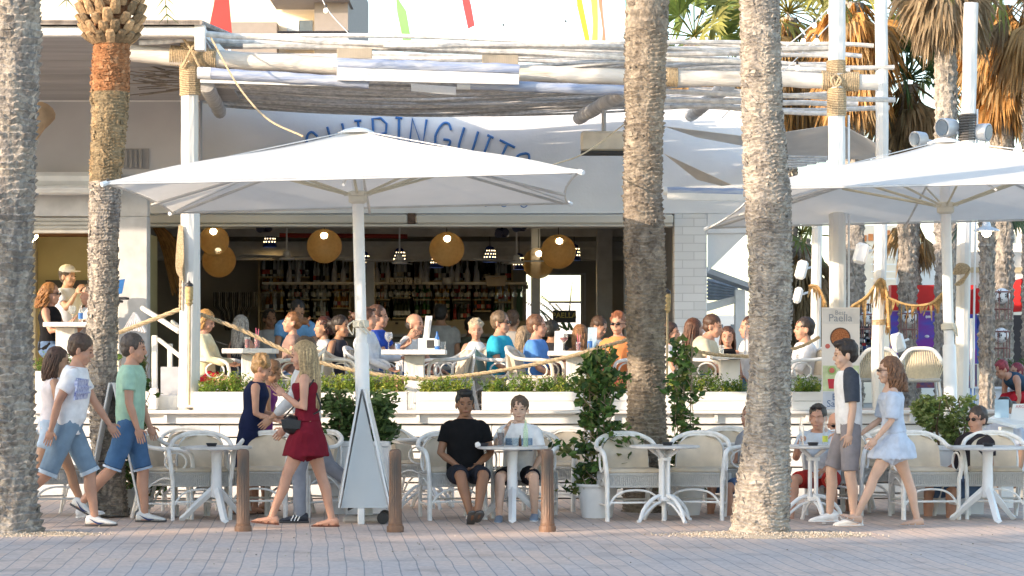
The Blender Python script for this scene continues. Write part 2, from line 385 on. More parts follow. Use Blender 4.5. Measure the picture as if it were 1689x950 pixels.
# shutter housing
SHUT = mat('shutter_box', (.62, .60, .54), .55, .12, 2, .1, 30, stretch=(.3, 1, 1))
g = G()
g.span(X(243, FD), X(672, FD), FD - .08, FD + .1, Z(369, FD), Z(354, FD), .02); g.span(X(686, FD), X(1110, FD), FD - .08, FD + .1, Z(369.5, FD), Z(354, FD), .02)
g.span(X(243, FD), X(1110, FD), FD - .05, FD + .2, Z(374, FD), Z(369.8, FD), .006)
g.build('shutter_box', SHUT, fac)
g = G(); g.span(X(673, FD), X(685, FD), FD - .06, FD + .06, Z(369, FD), Z(352, FD)); g.build('junction_gap', mat('rust_grime', (.12, .08, .06), .9, .5, 20), fac)
# interior shell
IND = 40.5
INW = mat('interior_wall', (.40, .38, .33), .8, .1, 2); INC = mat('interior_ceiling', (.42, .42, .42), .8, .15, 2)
xl, xr = X(235, FD) + .02, X(1112, FD)
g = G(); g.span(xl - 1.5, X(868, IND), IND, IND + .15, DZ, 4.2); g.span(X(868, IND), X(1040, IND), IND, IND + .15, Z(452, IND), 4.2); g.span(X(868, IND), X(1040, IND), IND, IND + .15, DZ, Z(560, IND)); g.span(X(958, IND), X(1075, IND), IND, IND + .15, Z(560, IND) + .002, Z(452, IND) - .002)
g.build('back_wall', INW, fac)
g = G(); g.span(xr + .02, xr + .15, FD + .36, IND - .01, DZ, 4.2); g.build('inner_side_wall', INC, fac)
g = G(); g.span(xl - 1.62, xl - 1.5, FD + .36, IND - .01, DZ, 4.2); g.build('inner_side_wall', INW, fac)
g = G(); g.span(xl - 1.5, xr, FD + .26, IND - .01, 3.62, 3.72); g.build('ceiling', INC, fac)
g = G()
for k, dd in enumerate((34.0, 36.0, 38.2)): g.span(xl - 1.4, xr - .01, dd, dd + .12, 3.46, 3.618)
g.span(xl - 1.4, xr - .01, 38.6, 38.75, 3.1, 3.40, .01); g.span(xl - 1.4, xr - .01, 38.55, 38.6, 3.16, 3.20); g.span(xl - 1.4, xr - .01, 38.55, 38.6, 3.29, 3.33)
g.build('ceiling_beam', mat('beam_white', (.60, .60, .58), .7), fac)
g = G(); g.tube([P(461, 388, 36.5), P(672, 390, 36.5)], .035, 8); g.build('red_pipe', mat('red_pipe', (.28, .03, .02), .5), fac)
for (a, b, d0, d1, h) in ((604, 617, 38, .14, 3.1), (876, 891, 37, .14, 3.6), (1030, 1042, 35, .3, 3.6), (985, 1010, 38, .5, 3.6)):
    g = G(); g.span(X(a, d0), X(b, d0), d0, d0 + d1, DZ, h); g.build('inner_post', mat('inner_post', (.52, .53, .54), .6), fac)
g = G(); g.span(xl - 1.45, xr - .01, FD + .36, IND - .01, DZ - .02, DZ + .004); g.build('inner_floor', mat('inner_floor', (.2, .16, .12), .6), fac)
g = G(); g.span(X(964, IND) , X(966, IND), IND - .06, IND - .01, Z(560, IND), Z(452, IND)); g.span(X(905, IND), X(960, IND), IND - .05, IND - .01, Z(500, IND), Z(497, IND)); g.span(X(905, IND) , X(966, IND), IND - .05, IND - .01, Z(454, IND), Z(450, IND)); g.build('window_frame', mat('inner_post', (.5, .5, .5)), fac)
# ---------------- sign lettering
BLUE = mat('sign_blue', (.06, .20, .50), .6, .15, 8)
ST = {'C': [[(.9, .8), (.65, 1), (.3, .9), (.08, .5), (.3, .1), (.65, 0), (.9, .2)]], 'H': [[(.05, 1), (.12, 0)], [(.95, 1), (.9, 0)], [(.1, .5), (.9, .52)]],
      'I': [[(.5, 1), (.5, 0)], [(.15, 1), (.85, .98)], [(.15, 0), (.85, .02)]], 'R': [[(.1, 0), (.12, 1), (.6, 1), (.92, .8), (.85, .5), (.15, .42)], [(.5, .42), (.92, 0)]],
      'N': [[(.08, 0), (.1, 1), (.85, .05), (.95, 1)]], 'G': [[(.9, .8), (.65, 1), (.3, .92), (.06, .5), (.3, .06), (.7, 0), (.95, .3), (.93, .45), (.55, .45)]],
      'U': [[(.08, 1), (.1, .3), (.4, 0), (.7, .05), (.92, .35), (.93, 1)]], 'T': [[(.5, 0), (.5, 1)], [(0, 1), (1, .98)]], 'O': [[(.5, 1), (.12, .8), (.05, .4), (.4, 0), (.85, .12), (.95, .6), (.7, .95), (.5, 1)]]}
g = G(); YS = FD - .012
for ch, pc in zip('CHIRINGUITO', (510, 552, 590, 625, 658, 691, 735, 777, 809, 837, 869)):
    wd = 28 if ch not in 'I' else 16
    ptop = 194 + .00125 * (pc - 652) ** 2; ang = -.0023 * (pc - 652) * 1.0
    for st in ST[ch]:
        q = []
        for (u, v) in (bez([(a, b, 0) for a, b in st], 4) if len(st) > 2 else [(a, b, 0) for a, b in st]) and [(p[0], p[1]) for p in (bez([(a, b, 0) for a, b in st], 4) if len(st) > 3 and ch in 'CGUO' else [(a, b, 0) for a, b in st])]:
            dx = (u - .5) * wd; dy = -(v - 1) * 50
            ca, sa = cos(-ang), sin(-ang)
            q.append(Vector((X(pc + dx * ca - dy * sa, YS), YS, Z(ptop + dx * sa + dy * ca, YS))))
        g.tube(q, .018, 6, flat=1, up=Vector((0, 1, 0)))
g.build('lettering', BLUE, fac)
g = G()
for pc in (801, 831, 864):
    q = [P(pc + 8 * cos(a), 327.5 + (pc - 801) * .03 + 12.5 * sin(a), YS) for a in [2 * pi * i / 20 for i in range(21)]]; g.tube(q, .006, 5)
g.build('small_lettering', BLUE, fac)
# ================================================================ LEFT WING
LD = 29.5
lw = thing('side_building', 'grey shaded side building with a corrugated roof overhang and open window at the left', 'building', (X(0, LD), LD, DZ))
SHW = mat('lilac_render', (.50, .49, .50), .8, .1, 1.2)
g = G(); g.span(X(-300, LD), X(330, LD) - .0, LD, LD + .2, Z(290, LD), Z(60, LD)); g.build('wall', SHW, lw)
# soffit sloping boards
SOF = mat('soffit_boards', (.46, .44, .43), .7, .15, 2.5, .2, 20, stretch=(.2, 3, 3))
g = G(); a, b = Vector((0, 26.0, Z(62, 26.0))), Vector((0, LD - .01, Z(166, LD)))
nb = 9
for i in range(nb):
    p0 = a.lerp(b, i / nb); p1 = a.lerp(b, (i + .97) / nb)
    xa, xb = X(-1500, 26), X(336, 26)  # soffit, fascia and roof run on unseen to the left, added for shade
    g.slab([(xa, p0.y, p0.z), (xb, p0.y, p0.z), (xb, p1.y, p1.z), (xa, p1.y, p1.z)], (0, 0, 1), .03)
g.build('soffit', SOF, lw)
g = G(); g.span(X(-1500, 26), X(338, 26), 25.86, 25.99, Z(62, 26), Z(46, 26), .01); g.span(X(325, 26), X(338, 26), 26.0, LD, Z(60, 26), Z(46, 26)); g.span(X(324, 26), X(340, 26), 25.84, 26.0, Z(85, 26), Z(44, 26)); g.build('fascia', WORNWHITE, lw)
g = G(); n = 430; xa, xb = X(-1500, 26), X(336, 26)
for i in range(n):
    t = (i + .5) / n; xx = xa + (xb - xa) * t
    g.tube([(xx, 25.8, Z(44, 26) + .02), (xx, 31.9, Z(44, 26) + .55)], .028, 6)
g.build('corrugated_roof', mat('old_roof', (.36, .31, .27), .9, .4, 8), lw)
g = G(); g.span(X(-300, LD), X(330, LD) + .0, LD - .03, LD - .004, Z(168, LD), Z(164, LD)); g.build('trim', WHITE, lw)
# sill awning
g = G(); g.span(X(-200, LD - .3), X(196, LD - .3), LD - .35, LD - .004, Z(322, LD), Z(309, LD), .02); g.span(X(-200, LD - .3), X(196, LD - .3), LD - .28, LD - .004, Z(308, LD), Z(286, LD), .05)
g.span(X(-200, LD - .3), X(196, LD - .3), LD - .38, LD - .3, Z(317, LD), Z(312, LD), .01); g.build('awning_box', WHITEPL, lw)
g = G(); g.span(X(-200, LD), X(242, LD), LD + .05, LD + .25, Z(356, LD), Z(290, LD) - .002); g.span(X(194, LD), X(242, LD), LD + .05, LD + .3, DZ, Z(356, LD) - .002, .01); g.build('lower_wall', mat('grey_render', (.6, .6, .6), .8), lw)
g = G()
for i in range(4): g.span(X(-200, LD), X(193, LD), LD + .08 , LD + .16, Z(364 + i * 6.6, LD), Z(358 + i * 6.6, LD), .008)
g.build('roller_shutter', mat('shutter_slats', (.55, .54, .5), .5), lw)
YW = mat('ochre_wall', (.42, .37, .20), .8, .12, 1.5)
g = G(); g.span(X(-100, LD + 3), X(215, LD + 3), LD + 3, LD + 3.1, DZ, 3.3); g.build('room_wall', YW, lw)
g = G(); g.span(X(-100, LD), X(215, LD + 3), LD + .26, LD + 3, 3.15, 3.25); g.build('room_ceiling', mat('room_ceiling', (.16, .07, .03), .8), lw)
g = G(); g.span(X(192, LD), X(200, LD), LD + .31, LD + 3, DZ, 3.15); g.build('room_side', YW, lw)
g = G(); g.box(P(56, 394, LD + 1.2), (.03, 1.4, .03), Matrix.Rotation(radians(14), 3, 'Z')); g.build('light_strip', mat('led_strip', (1, .8, .3), emit=(1, .78, .3), estr=9), lw)
g = G(); g.span(X(75, LD + 2.9), X(150, LD + 2.9), LD + 2.9, LD + 2.95, Z(508, LD + 2.9), Z(462, LD + 2.9)); g.build('wall_board', mat('menu_board', (.05, .05, .05), .7), lw)
g = G()
for i in range(4): g.span(X(206, LD) + i * .06, X(206, LD) + i * .06 + .035, LD - .03, LD - .001, Z(277, LD), Z(247, LD), .006)
g.span(X(204, LD), X(246, LD), LD - .012, LD - .0005, Z(279, LD), Z(245, LD)); g.build('vent_grille', mat('vent_grey', (.30, .29, .29), .7), lw)
g = G(); g.tube(bez([P(10, 255, 27.4), P(45, 222, 27.6), P(72, 185, 27.9)], 4), [.11, .11, .12, .12, .12, .12, .12, .14, .15], 12)
g.build('log_brace', mat('raw_timber', (.55, .38, .24), .85, .3, 5, .4, 30), lw)
# left window counter: window ledge & railings under it
g = G(); g.span(X(-150, LD), X(193, LD), LD - .25, LD + .2, DZ, DZ + .12); g.build('window_sill', WHITE, lw)
# ================================================================ STAIRS beside big post
sx0, sx1 = X(232, 26.3), X(322, 26.3)
st = thing('entrance_steps', 'white painted entrance steps with slim handrails beside the roped pergola post', 'steps', (X(262, 26.3), 26.3, DZ))
g = G(); g.span(sx0, sx1, DT + .3, DT + .6, DZ + .01, Z(652, 26.3), .01); g.span(sx0, X(262, 26.3), DT + .16, DT + .29, DZ + .112, Z(640, 26.3), .01); g.build('tread_box', WORNWHITE, st)
g = G(); g.span(X(265, 27), X(300, 27), 27, 27.06, DZ, Z(605, 27)); g.build('panel', mat('grey_panel', (.5, .52, .56), .5), st)
g = G(); g.span(X(250, 26.6), X(259, 26.6), 26.6, 26.66, DZ, Z(553, 26.6), .008); g.build('newel_post', WORNWHITE, st)
g = G(); g.span(X(276, 28.4), X(284, 28.4), 28.4, 28.46, DZ, Z(567, 28.4), .006); g.build('newel_post', WORNWHITE, st)
g = G(); g.tube([P(235, 508, 28.6), P(296, 547, 27.2)], .03, 6); g.tube([P(262, 560, 28.6), P(300, 590, 27.2)], .025, 6); g.tube([P(284, 530, 28.6), P(300, 542, 27.6)], .02, 6); g.build('handrail', WORNWHITE, st)
# ================================================================ PERGOLA
PB = 26.2
perg = thing('reed_pergola', 'weathered white log pergola roofed with thin canes over the terrace', 'pergola', (0, PB, DZ))
LOG = mat('painted_log', (.78, .72, .64), .75, .2, 3, .5, 22, col2=(.42, .33, .24), stretch=(.5, 3, 3), contrast=(.2, .42))
def jit(p, k): return Vector(p) + Vector((random.uniform(-k, k), random.uniform(-k, k), random.uniform(-k, k)))
g = G(); q = resample([P(216, 87, PB), P(330, 97, PB), P(500, 104, PB), P(556, 109, PB)], .15); g.tube([jit(p, .008) for p in q], .095, 12)
q = resample([P(856, 121, PB), P(980, 125, PB), P(1120, 129, PB), P(1300, 131, PB), P(1447, 137, PB)], .15); g.tube([jit(p, .008) for p in q], .085, 12)
q = resample([P(550, 109, PB + .1), P(860, 121, PB + .1)], .2); g.tube(q, .08, 10); g.build('main_beam', LOG, perg)
for a, b in (((340, 140, 26.6), (363, 185, 31.6)), ((1032, 150, 26.6), (955, 195, 31.6)), ((1200, 140, 26.6), (1140, 190, 31.6))):
    g = G(); q = resample([P(*a), P(*b)], .2); g.tube([jit(p, .006) for p in q], .085, 12); g.build('cross_beam', mat('grey_log', (.6, .59, .57), .8, .2, 5, .3, 30), perg)
# reeds / canes: tone per cane
REED = vcmat('cane_reed', .8, var=.3, nscale=15)
g = G(); rnd = random.Random(11)
def zr(y): return 4.72 + .02 * (y - 26)
for i in range(262):
    t = i / 261; yy = 26.25 + 5.4 * t + rnd.uniform(-.02, .02)
    k = rnd.uniform(.42, .86); g.tone = (k, k * .97, k * .92)
    x0_, x1_ = X(345 + rnd.uniform(-15, 60) , yy), X(1050 + rnd.uniform(-30, 60) if rnd.random() < .8 else 1240, yy)
    sag = rnd.uniform(.0, .05)
    zz = zr(yy) + rnd.uniform(-.03, .03); tl = rnd.uniform(-.03, .03)
    q = [Vector((x0_ + (x1_ - x0_) * s, yy + .06 * sin(s * 5 + i), zz + tl * (s - .5) * 2 - sag * sin(pi * s) - .10 * sin(pi * min(1, s * 1.1)) )) for s in [j / 12 for j in range(13)]]
    g.tube(q, rnd.uniform(.010, .019), 5)
g.build('cane_screen', REED, perg)['kind'] = 'stuff'
g = G()
for i in range(26):
    yy = rnd.uniform(26.0, 28.8); k = rnd.uniform(.55, .8); g.tone = (k, k * .95, k * .88)
    a = rnd.choice([(335, 1110), (420, 1230), (1095, 1478), (600, 1400), (1100, 1400)]); z0 = Z(rnd.uniform(58, 92) + (8 if a[0] > 500 else 0), yy) if rnd.random() < .5 else Z(rnd.uniform(138, 178), yy) if a[0] > 1000 else 4.85 + rnd.uniform(0, .12)
    xa_, xb_ = X(a[0] + rnd.uniform(-30, 40), yy), X(a[1] + rnd.uniform(-60, 0), yy)
    sl = rnd.uniform(-.12, -.02); q = [Vector((xa_ + (xb_ - xa_) * s, yy + .1 * sin(3 * s + i), z0 + sl * s + .02 * sin(7 * s + i))) for s in [j / 10 for j in range(11)]]
    g.tube(q, rnd.uniform(.018, .032), 7)
g.build('long_cane', REED, perg)['kind'] = 'stuff'
POLES = [((335, 57), (1100, 98), 26.1, .034), ((340, 66), (760, 84), 26.5, .03), ((1095, 97), (1260, 102), 26.1, .032), ((1095, 152), (1478, 165), 26.6, .028), ((1090, 165), (1415, 172), 27, .03), ((1100, 108), (1425, 130), 26.6, .035), ((1050, 172), (1370, 187), 27.4, .026), ((230, 70), (322, 62), 26.1, .03), ((1090, 100), (1400, 118), 27.4, .03)]
for (a, b, D_, r_) in POLES:
    g = G(); g.tone = (.78, .75, .70); q = resample([P(a[0], a[1], D_), P(b[0], b[1], D_)], .3); g.tube([jit(p, .012) for p in q], r_, 8); g.build('pole_rail', REED, perg)
# twigs fringe at left under the roof
g = G()
for i in range(36):
    p = P(rnd.uniform(255, 325), rnd.uniform(108, 150), 27.5); k = rnd.uniform(.15, .5); g.tone = (k, k * .85, k * .7); g.tube([p, p + Vector((-rnd.uniform(.15, .55), 0, rnd.uniform(-.06, .08)))], .006, 4)
g.build('twig_fringe', REED, perg)['kind'] = 'stuff'
# rope lashings
g = G()
def lash(p0, p1, r, turns):
    p0, p1 = Vector(p0), Vector(p1); d = p1 - p0; u, v = frame_of(d); n = turns * 10; q = []
    for i in range(n + 1):
        a = 2 * pi * i / 10; q.append(p0 + d * (i / n) + (u * cos(a) + v * sin(a)) * r)
    g.tube(q, d.length / turns * .52, 5)
lash(P(281, 91, PB), P(358, 98, PB), .105, 26); lash(P(1098, 127, PB), P(1118, 128, PB), .10, 8); lash(P(1355, 132, PB), P(1416, 135, PB), .1, 20)
lash(P(313, 40, PB), P(313, 84, PB), .1, 14); lash(P(313, 104, PB), P(314, 158, PB), .108, 18); lash(P(1379, 100, PB), P(1379, 122, PB), .1, 8); lash(P(1380, 146, PB), P(1380, 192, PB), .1, 16)
for a in ((300, 60), (330, 62)): g.tube(bez([P(a[0], 60, PB - .12), P(315, 82, PB - .16), P(330 if a[0] == 300 else 300, 112, PB - .13)], 5), .014, 6)
for s_ in (-1, 1): g.tube(bez([P(1379, 122, PB - .11), P(1379 + 8 * s_, 132, PB - .13), P(1379 + 2 * s_, 142, PB - .12), P(1379 - 5 * s_, 128, PB - .12)], 5), .012, 6)
g.build('rope_lashing', ROPE, perg)
for a, b in ((558, 612), (797, 853)):
    g = G(); n = 20
    for i in range(n):
        pxx = a + (b - a) * i / (n - 1); g.tube([P(pxx, 80 if a < 700 else 91, PB - .12), P(pxx, 96 if a < 700 else 106, PB - .12)], .015, 5)
    g.build('cord_binding', mat('grey_cord', (.42, .36, .28), .9), perg)
# posts
def post(name, label, pts, r, D_, m=WORNWHITE, n=10, sq=False):
    t = thing(name, label, 'post', P(pts[-1][0], pts[-1][1], D_)); q = resample([P(a, b, D_) for a, b in pts], .25)
    g = G(); g.tube([jit(p, .003) for p in q], r, n); g.build('shaft', m, t); return t
p1 = post('pergola_post', 'thick white wooden pergola post at the left with a coiled rope and rope bindings', [(313, 40), (313, 170), (313, 400), (308, 672)], .095, PB)
g = G(); q = [P(322, 672, PB + .02), P(323, 520, PB + .02), P(322, 340, PB + .02)]; g.tube(q, .05, 4); g.build('side_batten', WORNWHITE, p1)
p2 = post('pergola_post', 'tall white wooden post with rope bindings rising just behind the paella banner', [(1381, -60), (1380, 190), (1381, 400), (1383, 690)], .092, PB)
g = G(); q = [P(1400, 690, PB), P(1400, 190, PB)]; g.tube(q, .012, 6); g.build('cable_conduit', WHITEPL, p2)
p3 = post('pole', 'thin weathered white pole standing between the paella banner and the second parasol', [(1453, -40), (1455, 200), (1453, 400), (1447, 600), (1450, 690)], .072, 27.5)
g = G()
for zz in (505, 478): g.tube([P(1438, zz, 27.5), P(1464, zz, 27.5)], .02, 6)
lash(P(1450, 527, 27.5), P(1450, 536, 27.5), .078, 5); g.build('binding', ROPE, p3)
p4 = post('pole', 'weathered white pole beside the second parasol mast, carrying floodlights', [(1602, 5), (1597, 200), (1590, 400), (1585, 685)], .08, 27.0)
p5 = post('pole', 'slim white post just right of the thick palm trunk', [(1348, 330), (1346, 500), (1344, 690)], .062, 29.0)
g = G(); lash(P(1596, 188, 27), P(1594, 232, 27), .085, 10); g.build('dark_binding', mat('dark_cord', (.12, .11, .10), .9), p4)
g = G(); g.tube([P(1612, 180, 27), P(1604, 680, 27)], .012, 6); g.build('cable_conduit', WHITEPL, p4)
# striped side pole right
t = thing('pole', 'thin white pole with a blue foot beyond the second parasol', 'post', P(1604, 690, 28.4)); g = G(); g.span(X(1601, 28.4), X(1608, 28.4), 28.4, 28.45, Z(640, 28.4), Z(525, 28.4)); g.build('shaft', WORNWHITE, t)
g = G(); g.span(X(1601, 28.4), X(1608, 28.4), 28.4, 28.45, Z(690, 28.4), Z(640, 28.4) - .002); g.build('blue_foot', mat('blue_paint', (.08, .18, .42), .6), t)
# ================================================================ PERGOLA ROLLER BLINDS
VINYL = mat('blue_vinyl_roll', (.30, .36, .52), .25, .35, 9, .6, 14, stretch=(.4, 3, 3), col2=(.52, .55, .62))
def roller(label, a, b, r, D_, cap=True, valance=None):
    t = thing('roller_blind', label, 'blind', P(*a, D_), group='rolled clear blinds under the pergola beam'); g = G(); q = resample([P(*a, D_), P(*b, D_)], .12)
    g.tube([jit(p, .005) for p in q], [r * random.uniform(.93, 1.07) for _ in q], 12); g.build('roll', VINYL, t)
    if valance:
        g = G(); (v0, v1) = valance; g.slab([P(a[0], v0[0], D_ - .02), P(b[0], v1[0], D_ - .02), P(b[0], v1[1], D_ - .02), P(a[0], v0[1], D_ - .02)], (0, -1, 0), .05); g.build('housing', WHITE, t)
    g = G(); g.tube([P(a[0] - 6, a[1], D_), P(a[0] + 16, a[1] + .6, D_)], r * 1.02, 12); g.build('end_cap', WHITEPL, t)
    return t
roller('long bluish rolled blind hanging low from the left pergola post', (332, 120), (608, 137), .062, PB - .25)
roller('middle rolled blind in a long white housing across the pergola beam', (556, 104), (856, 114), .055, PB - .3, valance=((112, 133), (123, 140)))
roller('bluish rolled blind hanging low towards the second tall palm trunk', (760, 139), (1035, 149), .055, PB - .2)
roller('short rolled awning over the right of the bar front, beside the brick pillar', (1100, 315), (1228, 318), .05, 29.0, valance=((318, 330), (321, 332)))
g = G(); g.slab([P(330, 131, PB - .25), P(600, 141, PB - .25), P(600, 144, PB - .25), P(330, 136, PB - .25)], (0, 1, 0), .03); tag(g.build('timber_strip', WHITE), 'thin white timber strip under the left rolled blind', 'timber strip')
g = G(); g.slab([P(678, 138, PB + .1), P(752, 143, PB + .1), P(752, 157, PB + .1), P(678, 150, PB + .1)], (0, 1, 0), .04); tag(g.build('timber_board', WHITE), 'short white board with bolt heads under the middle blind', 'board')
# ================================================================ UNSEEN BLOCK added behind the viewpoint to cast the evening shade on the promenade
shade_blk = thing('unseen_shade_block', 'unseen cream block added behind the viewpoint to shade the promenade', 'building', (-40, -3, 0))
SHADEW = mat('shade_block_wall', (.62, .55, .46), .8, .1, .5)
g = G(); g.span(-62, -14, -14, -2.4, 0, 11.2)
g.span(-62, -14, -2.4, -2.0, 0, 11.15); g.span(-62, -14, -2.3, -2.05, 12.15, 14.2)
for a, b in ((-62, -43), (-41.2, -40.6), (-39.2, -37.2), (-35.6, -35.2), (-32.2, -31.6), (-29.5, -14)): g.span(a, b, -2.28, -2.07, 11.151, 12.149)  # slots between these piers are shaped to let a band of sun through
g.build('wall', SHADEW, shade_blk)
for fl in range(4):
    for k in range(9):
        g = G(); g.span(-60 + k * 5, -58 + k * 5, -1.99, -1.94, .8 + fl * 2.7, 2.4 + fl * 2.7); g.build('window', mat('dark_glass', (.05, .06, .07), .1), shade_blk)
# ================================================================ PALM TRUNKS
BARK = vcmat('palm_bark', .95, bump=.9, bscale=45, var=.35, nscale=28)
def trunk_g(prof, D_, sh, sw, depth, tones, seed, rough=1.0, lift=.5, tonefn=None, res=.0125, top=None):
    """prof: [(py, pxl, pxr)] silhouette; scale rows of height sh, width sw; protruding leaf-base scars"""
    rnd = random.Random(seed); pr = [(Z(a, D_), (X(b, D_) + X(c, D_)) / 2, (X(c, D_) - X(b, D_)) / 2) for a, b, c in prof]; pr.sort()
    z0, z1 = pr[0][0], pr[-1][0]; na = 108 if res < .03 else 60; zl = []; zq = z0
    while zq < z1: zl.append(zq); zq += (res * .62 if res < .03 and zq < 4.75 else max(res, .03))
    zl.append(z1); nz = len(zl) - 1
    g = G(); vs = []; ts = []; tab = {}
    def ip(z):
        for i in range(len(pr) - 1):
            if pr[i][0] <= z <= pr[i + 1][0]:
                t = (z - pr[i][0]) / (pr[i + 1][0] - pr[i][0]); return [pr[i][j] + (pr[i + 1][j] - pr[i][j]) * t for j in (1, 2)]
        return pr[-1][1:]
    for j in range(nz + 1):
        z = zl[j]; cx, R = ip(z)
        for k in range(na):
            a = 2 * pi * k / na; ca, sa = cos(a), sin(a)
            wv = noise.noise(Vector((ca * 1.5, sa * 1.5, z * 2.2 + seed))) * .5 + .35 * noise.noise(Vector((ca * 4, sa * 4, z * 6 + seed)))
            rowf = z / sh + wv * rough + .08 * sin(a * 3)
            row = math.floor(rowf); fz = rowf - row; cols = max(5, int(2 * pi * R / sw))
            cf = a / (2 * pi) * cols + (row % 2) * .5 + .25 * noise.noise(Vector((ca * 5, sa * 5, z * 9))) * rough; ci = math.floor(cf) % cols; fc = cf - math.floor(cf)
            key = (row, ci)
            if key not in tab: tab[key] = (rnd.random(), rnd.random(), rnd.random())
            h0, h1, h2 = tab[key]
            prof_z = (fz ** 1.3) * ((1 - fz) / .1 if fz > .9 else 1)
            edge = min(1, min(fc, 1 - fc) * 5)
            dsp = depth * (.45 + .9 * h0) * prof_z * (lift + (1 - lift) * edge) + .005 * noise.noise(Vector((ca * 26, sa * 26, z * 14))) + .003 * noise.noise(Vector((ca * 30, sa * 30, z * 60)))+ depth * .5 * noise.noise(Vector((ca * 2, sa * 2, z * 3 + 7)))
            r = R * .955 + dsp
            vs.append((cx + r * ca, D_ + r * sa, z))
            hh = min(.999, max(0, .5 + .9 * wv + .25 * (h1 - .5))); base = tonefn(z, hh) if tonefn else tones[int(hh * len(tones)) % len(tones)]
            crev = 1.0
            q = .88 + .22 * h2; ts.append((base[0] * q * crev, base[1] * q * crev, base[2] * q * crev))
    fs = [(j * na + k, j * na + (k + 1) % na, (j + 1) * na + (k + 1) % na, (j + 1) * na + k) for j in range(nz) for k in range(na)]
    fs.append(tuple(range(nz * na, (nz + 1) * na)))
    g.v = vs; g.f = fs; g.t = ts; g.use = True
    return g
def scars_g(prof, D_, n, seed, ln=(.04, .09), tones=((.42, .34, .25),), tonefn=None):
    "loose bark flakes and old leaf bases sticking out"
    rnd = random.Random(seed); pr = sorted([(Z(a, D_), (X(b, D_) + X(c, D_)) / 2, (X(c, D_) - X(b, D_)) / 2) for a, b, c in prof]); g = G()
    for i in range(n):
        z = rnd.uniform(pr[0][0], pr[-1][0]); k = [j for j in range(len(pr) - 1) if pr[j][0] <= z <= pr[j + 1][0]][0]
        t = (z - pr[k][0]) / (pr[k + 1][0] - pr[k][0]); cx = pr[k][1] + (pr[k + 1][1] - pr[k][1]) * t; R = pr[k][2] + (pr[k + 1][2] - pr[k][2]) * t
        a = rnd.uniform(0, 2 * pi); d = Vector((cos(a), sin(a), 0)); s_ = Vector((-sin(a), cos(a), 0)); L = rnd.uniform(*ln) * .6; w_ = rnd.uniform(.012, .04)
        p = Vector((cx, D_, z)) + d * R * .965; c = tonefn(z, rnd.random()) if tonefn else rnd.choice(tones); q = rnd.uniform(.6, 1.05); g.tone = tuple(x * q for x in c)
        u = (d * rnd.uniform(.15, .5) + Vector((0, 0, 1)) + s_ * rnd.uniform(-.8, .8)).normalized()
        a0, a1 = p - s_ * w_, p + s_ * w_; tp = p + u * L + s_ * rnd.uniform(-.01, .01); th = d * .014
        g.add([a0, a1, tp + s_ * w_ * .35, tp - s_ * w_ * .35, a0 + th, a1 + th, tp + th * .4 + s_ * w_ * .3, tp + th * .4 - s_ * w_ * .3], [(0, 1, 2, 3), (7, 6, 5, 4), (0, 4, 5, 1), (1, 5, 6, 2), (2, 6, 7, 3), (3, 7, 4, 0)])
    return g
GREYT = [(.35, .31, .265), (.42, .37, .31), (.28, .25, .22), (.48, .42, .35)]
LEAFM = vcmat('leaf_tone', .55, trans=.35, var=.25, nscale=30, spec=.4)
def pinnate(g, rnd, base, dirv, L, droop, tone, wid=.28, n=26):
    "feather frond"
    d = Vector(dirv).normalized(); p = Vector(base); pts = [p.copy()]; 
    for i in range(12):
        d = (d + Vector((0, 0, -droop * .09))).normalized(); p = p + d * L / 12; pts.append(p.copy())
    g.tone = (tone[0] * .9, tone[1] * .8, tone[2] * .6); g.tube(pts, [.02 - .0014 * i for i in range(13)], 4)
    for i in range(n):
        t = .15 + .85 * i / n; k = min(11, int(t * 12)); q = pts[k].lerp(pts[k + 1], t * 12 - k); dd = (pts[k + 1] - pts[k]).normalized(); s_ = dd.cross(Vector((0, 0, 1))).normalized()
        for sg in (-1, 1):
            l = wid * (1.1 - t * .6) * rnd.uniform(.8, 1.1); v = (s_ * sg + dd * .7 + Vector((0, 0, rnd.uniform(-.3, .15)))).normalized() * l; w_ = dd * .012; kk = rnd.uniform(.7, 1.25); g.tone = tuple(c * kk for c in tone)
            g.add([q - w_, q + w_, q + v + Vector((0, 0, -.04))], [(0, 1, 2)])
def date_crown(t, c, R, seed, n=34):
    rnd = random.Random(seed); g = G()
    for i in range(n):
        a = 2.4 * i; e = 1.1 - 1.5 * i / n; pinnate(g, rnd, Vector(c) + Vector((cos(a), sin(a), 0)) * .15, (cos(a) * cos(e), sin(a) * cos(e), sin(e) + .25), R * rnd.uniform(.85, 1.1), 1.6, (.10, .16, .05), n=22)
    g.build('crown', LEAFM, t, smooth=False)
def main_palm(label, prof, D_, sh, sw, depth, seed, tones=GREYT, flakes=0, rough=1.0, extra=None, tonefn=None, ctop=7.6):
    t = thing('palm_tree', label, 'palm', P((prof[-1][1] + prof[-1][2]) / 2, prof[-1][0], D_) * 1.0, group='palms lining the promenade')
    t.location.z = 0; ORG[t.name] = tuple(t.location)
    top = prof[0]; pz = HY - (ctop - CH) * FP / D_
    pf = [(pz, top[1] + 4, top[2] - 4)] + prof
    g = trunk_g(pf, D_, sh, sw, depth, tones, seed, rough, tonefn=tonefn)
    if flakes: f_ = scars_g(prof, D_, flakes, seed, tones=tones, tonefn=tonefn); n_ = len(g.v); g.v += f_.v; g.t += f_.t; g.f += [tuple(i + n_ for i in f) for f in f_.f]
    g.build('trunk', BARK, t, sharp=50)
    date_crown(t, ((X(top[1], D_) + X(top[2], D_)) / 2, D_, ctop - .1), 2.6, seed)
    return t
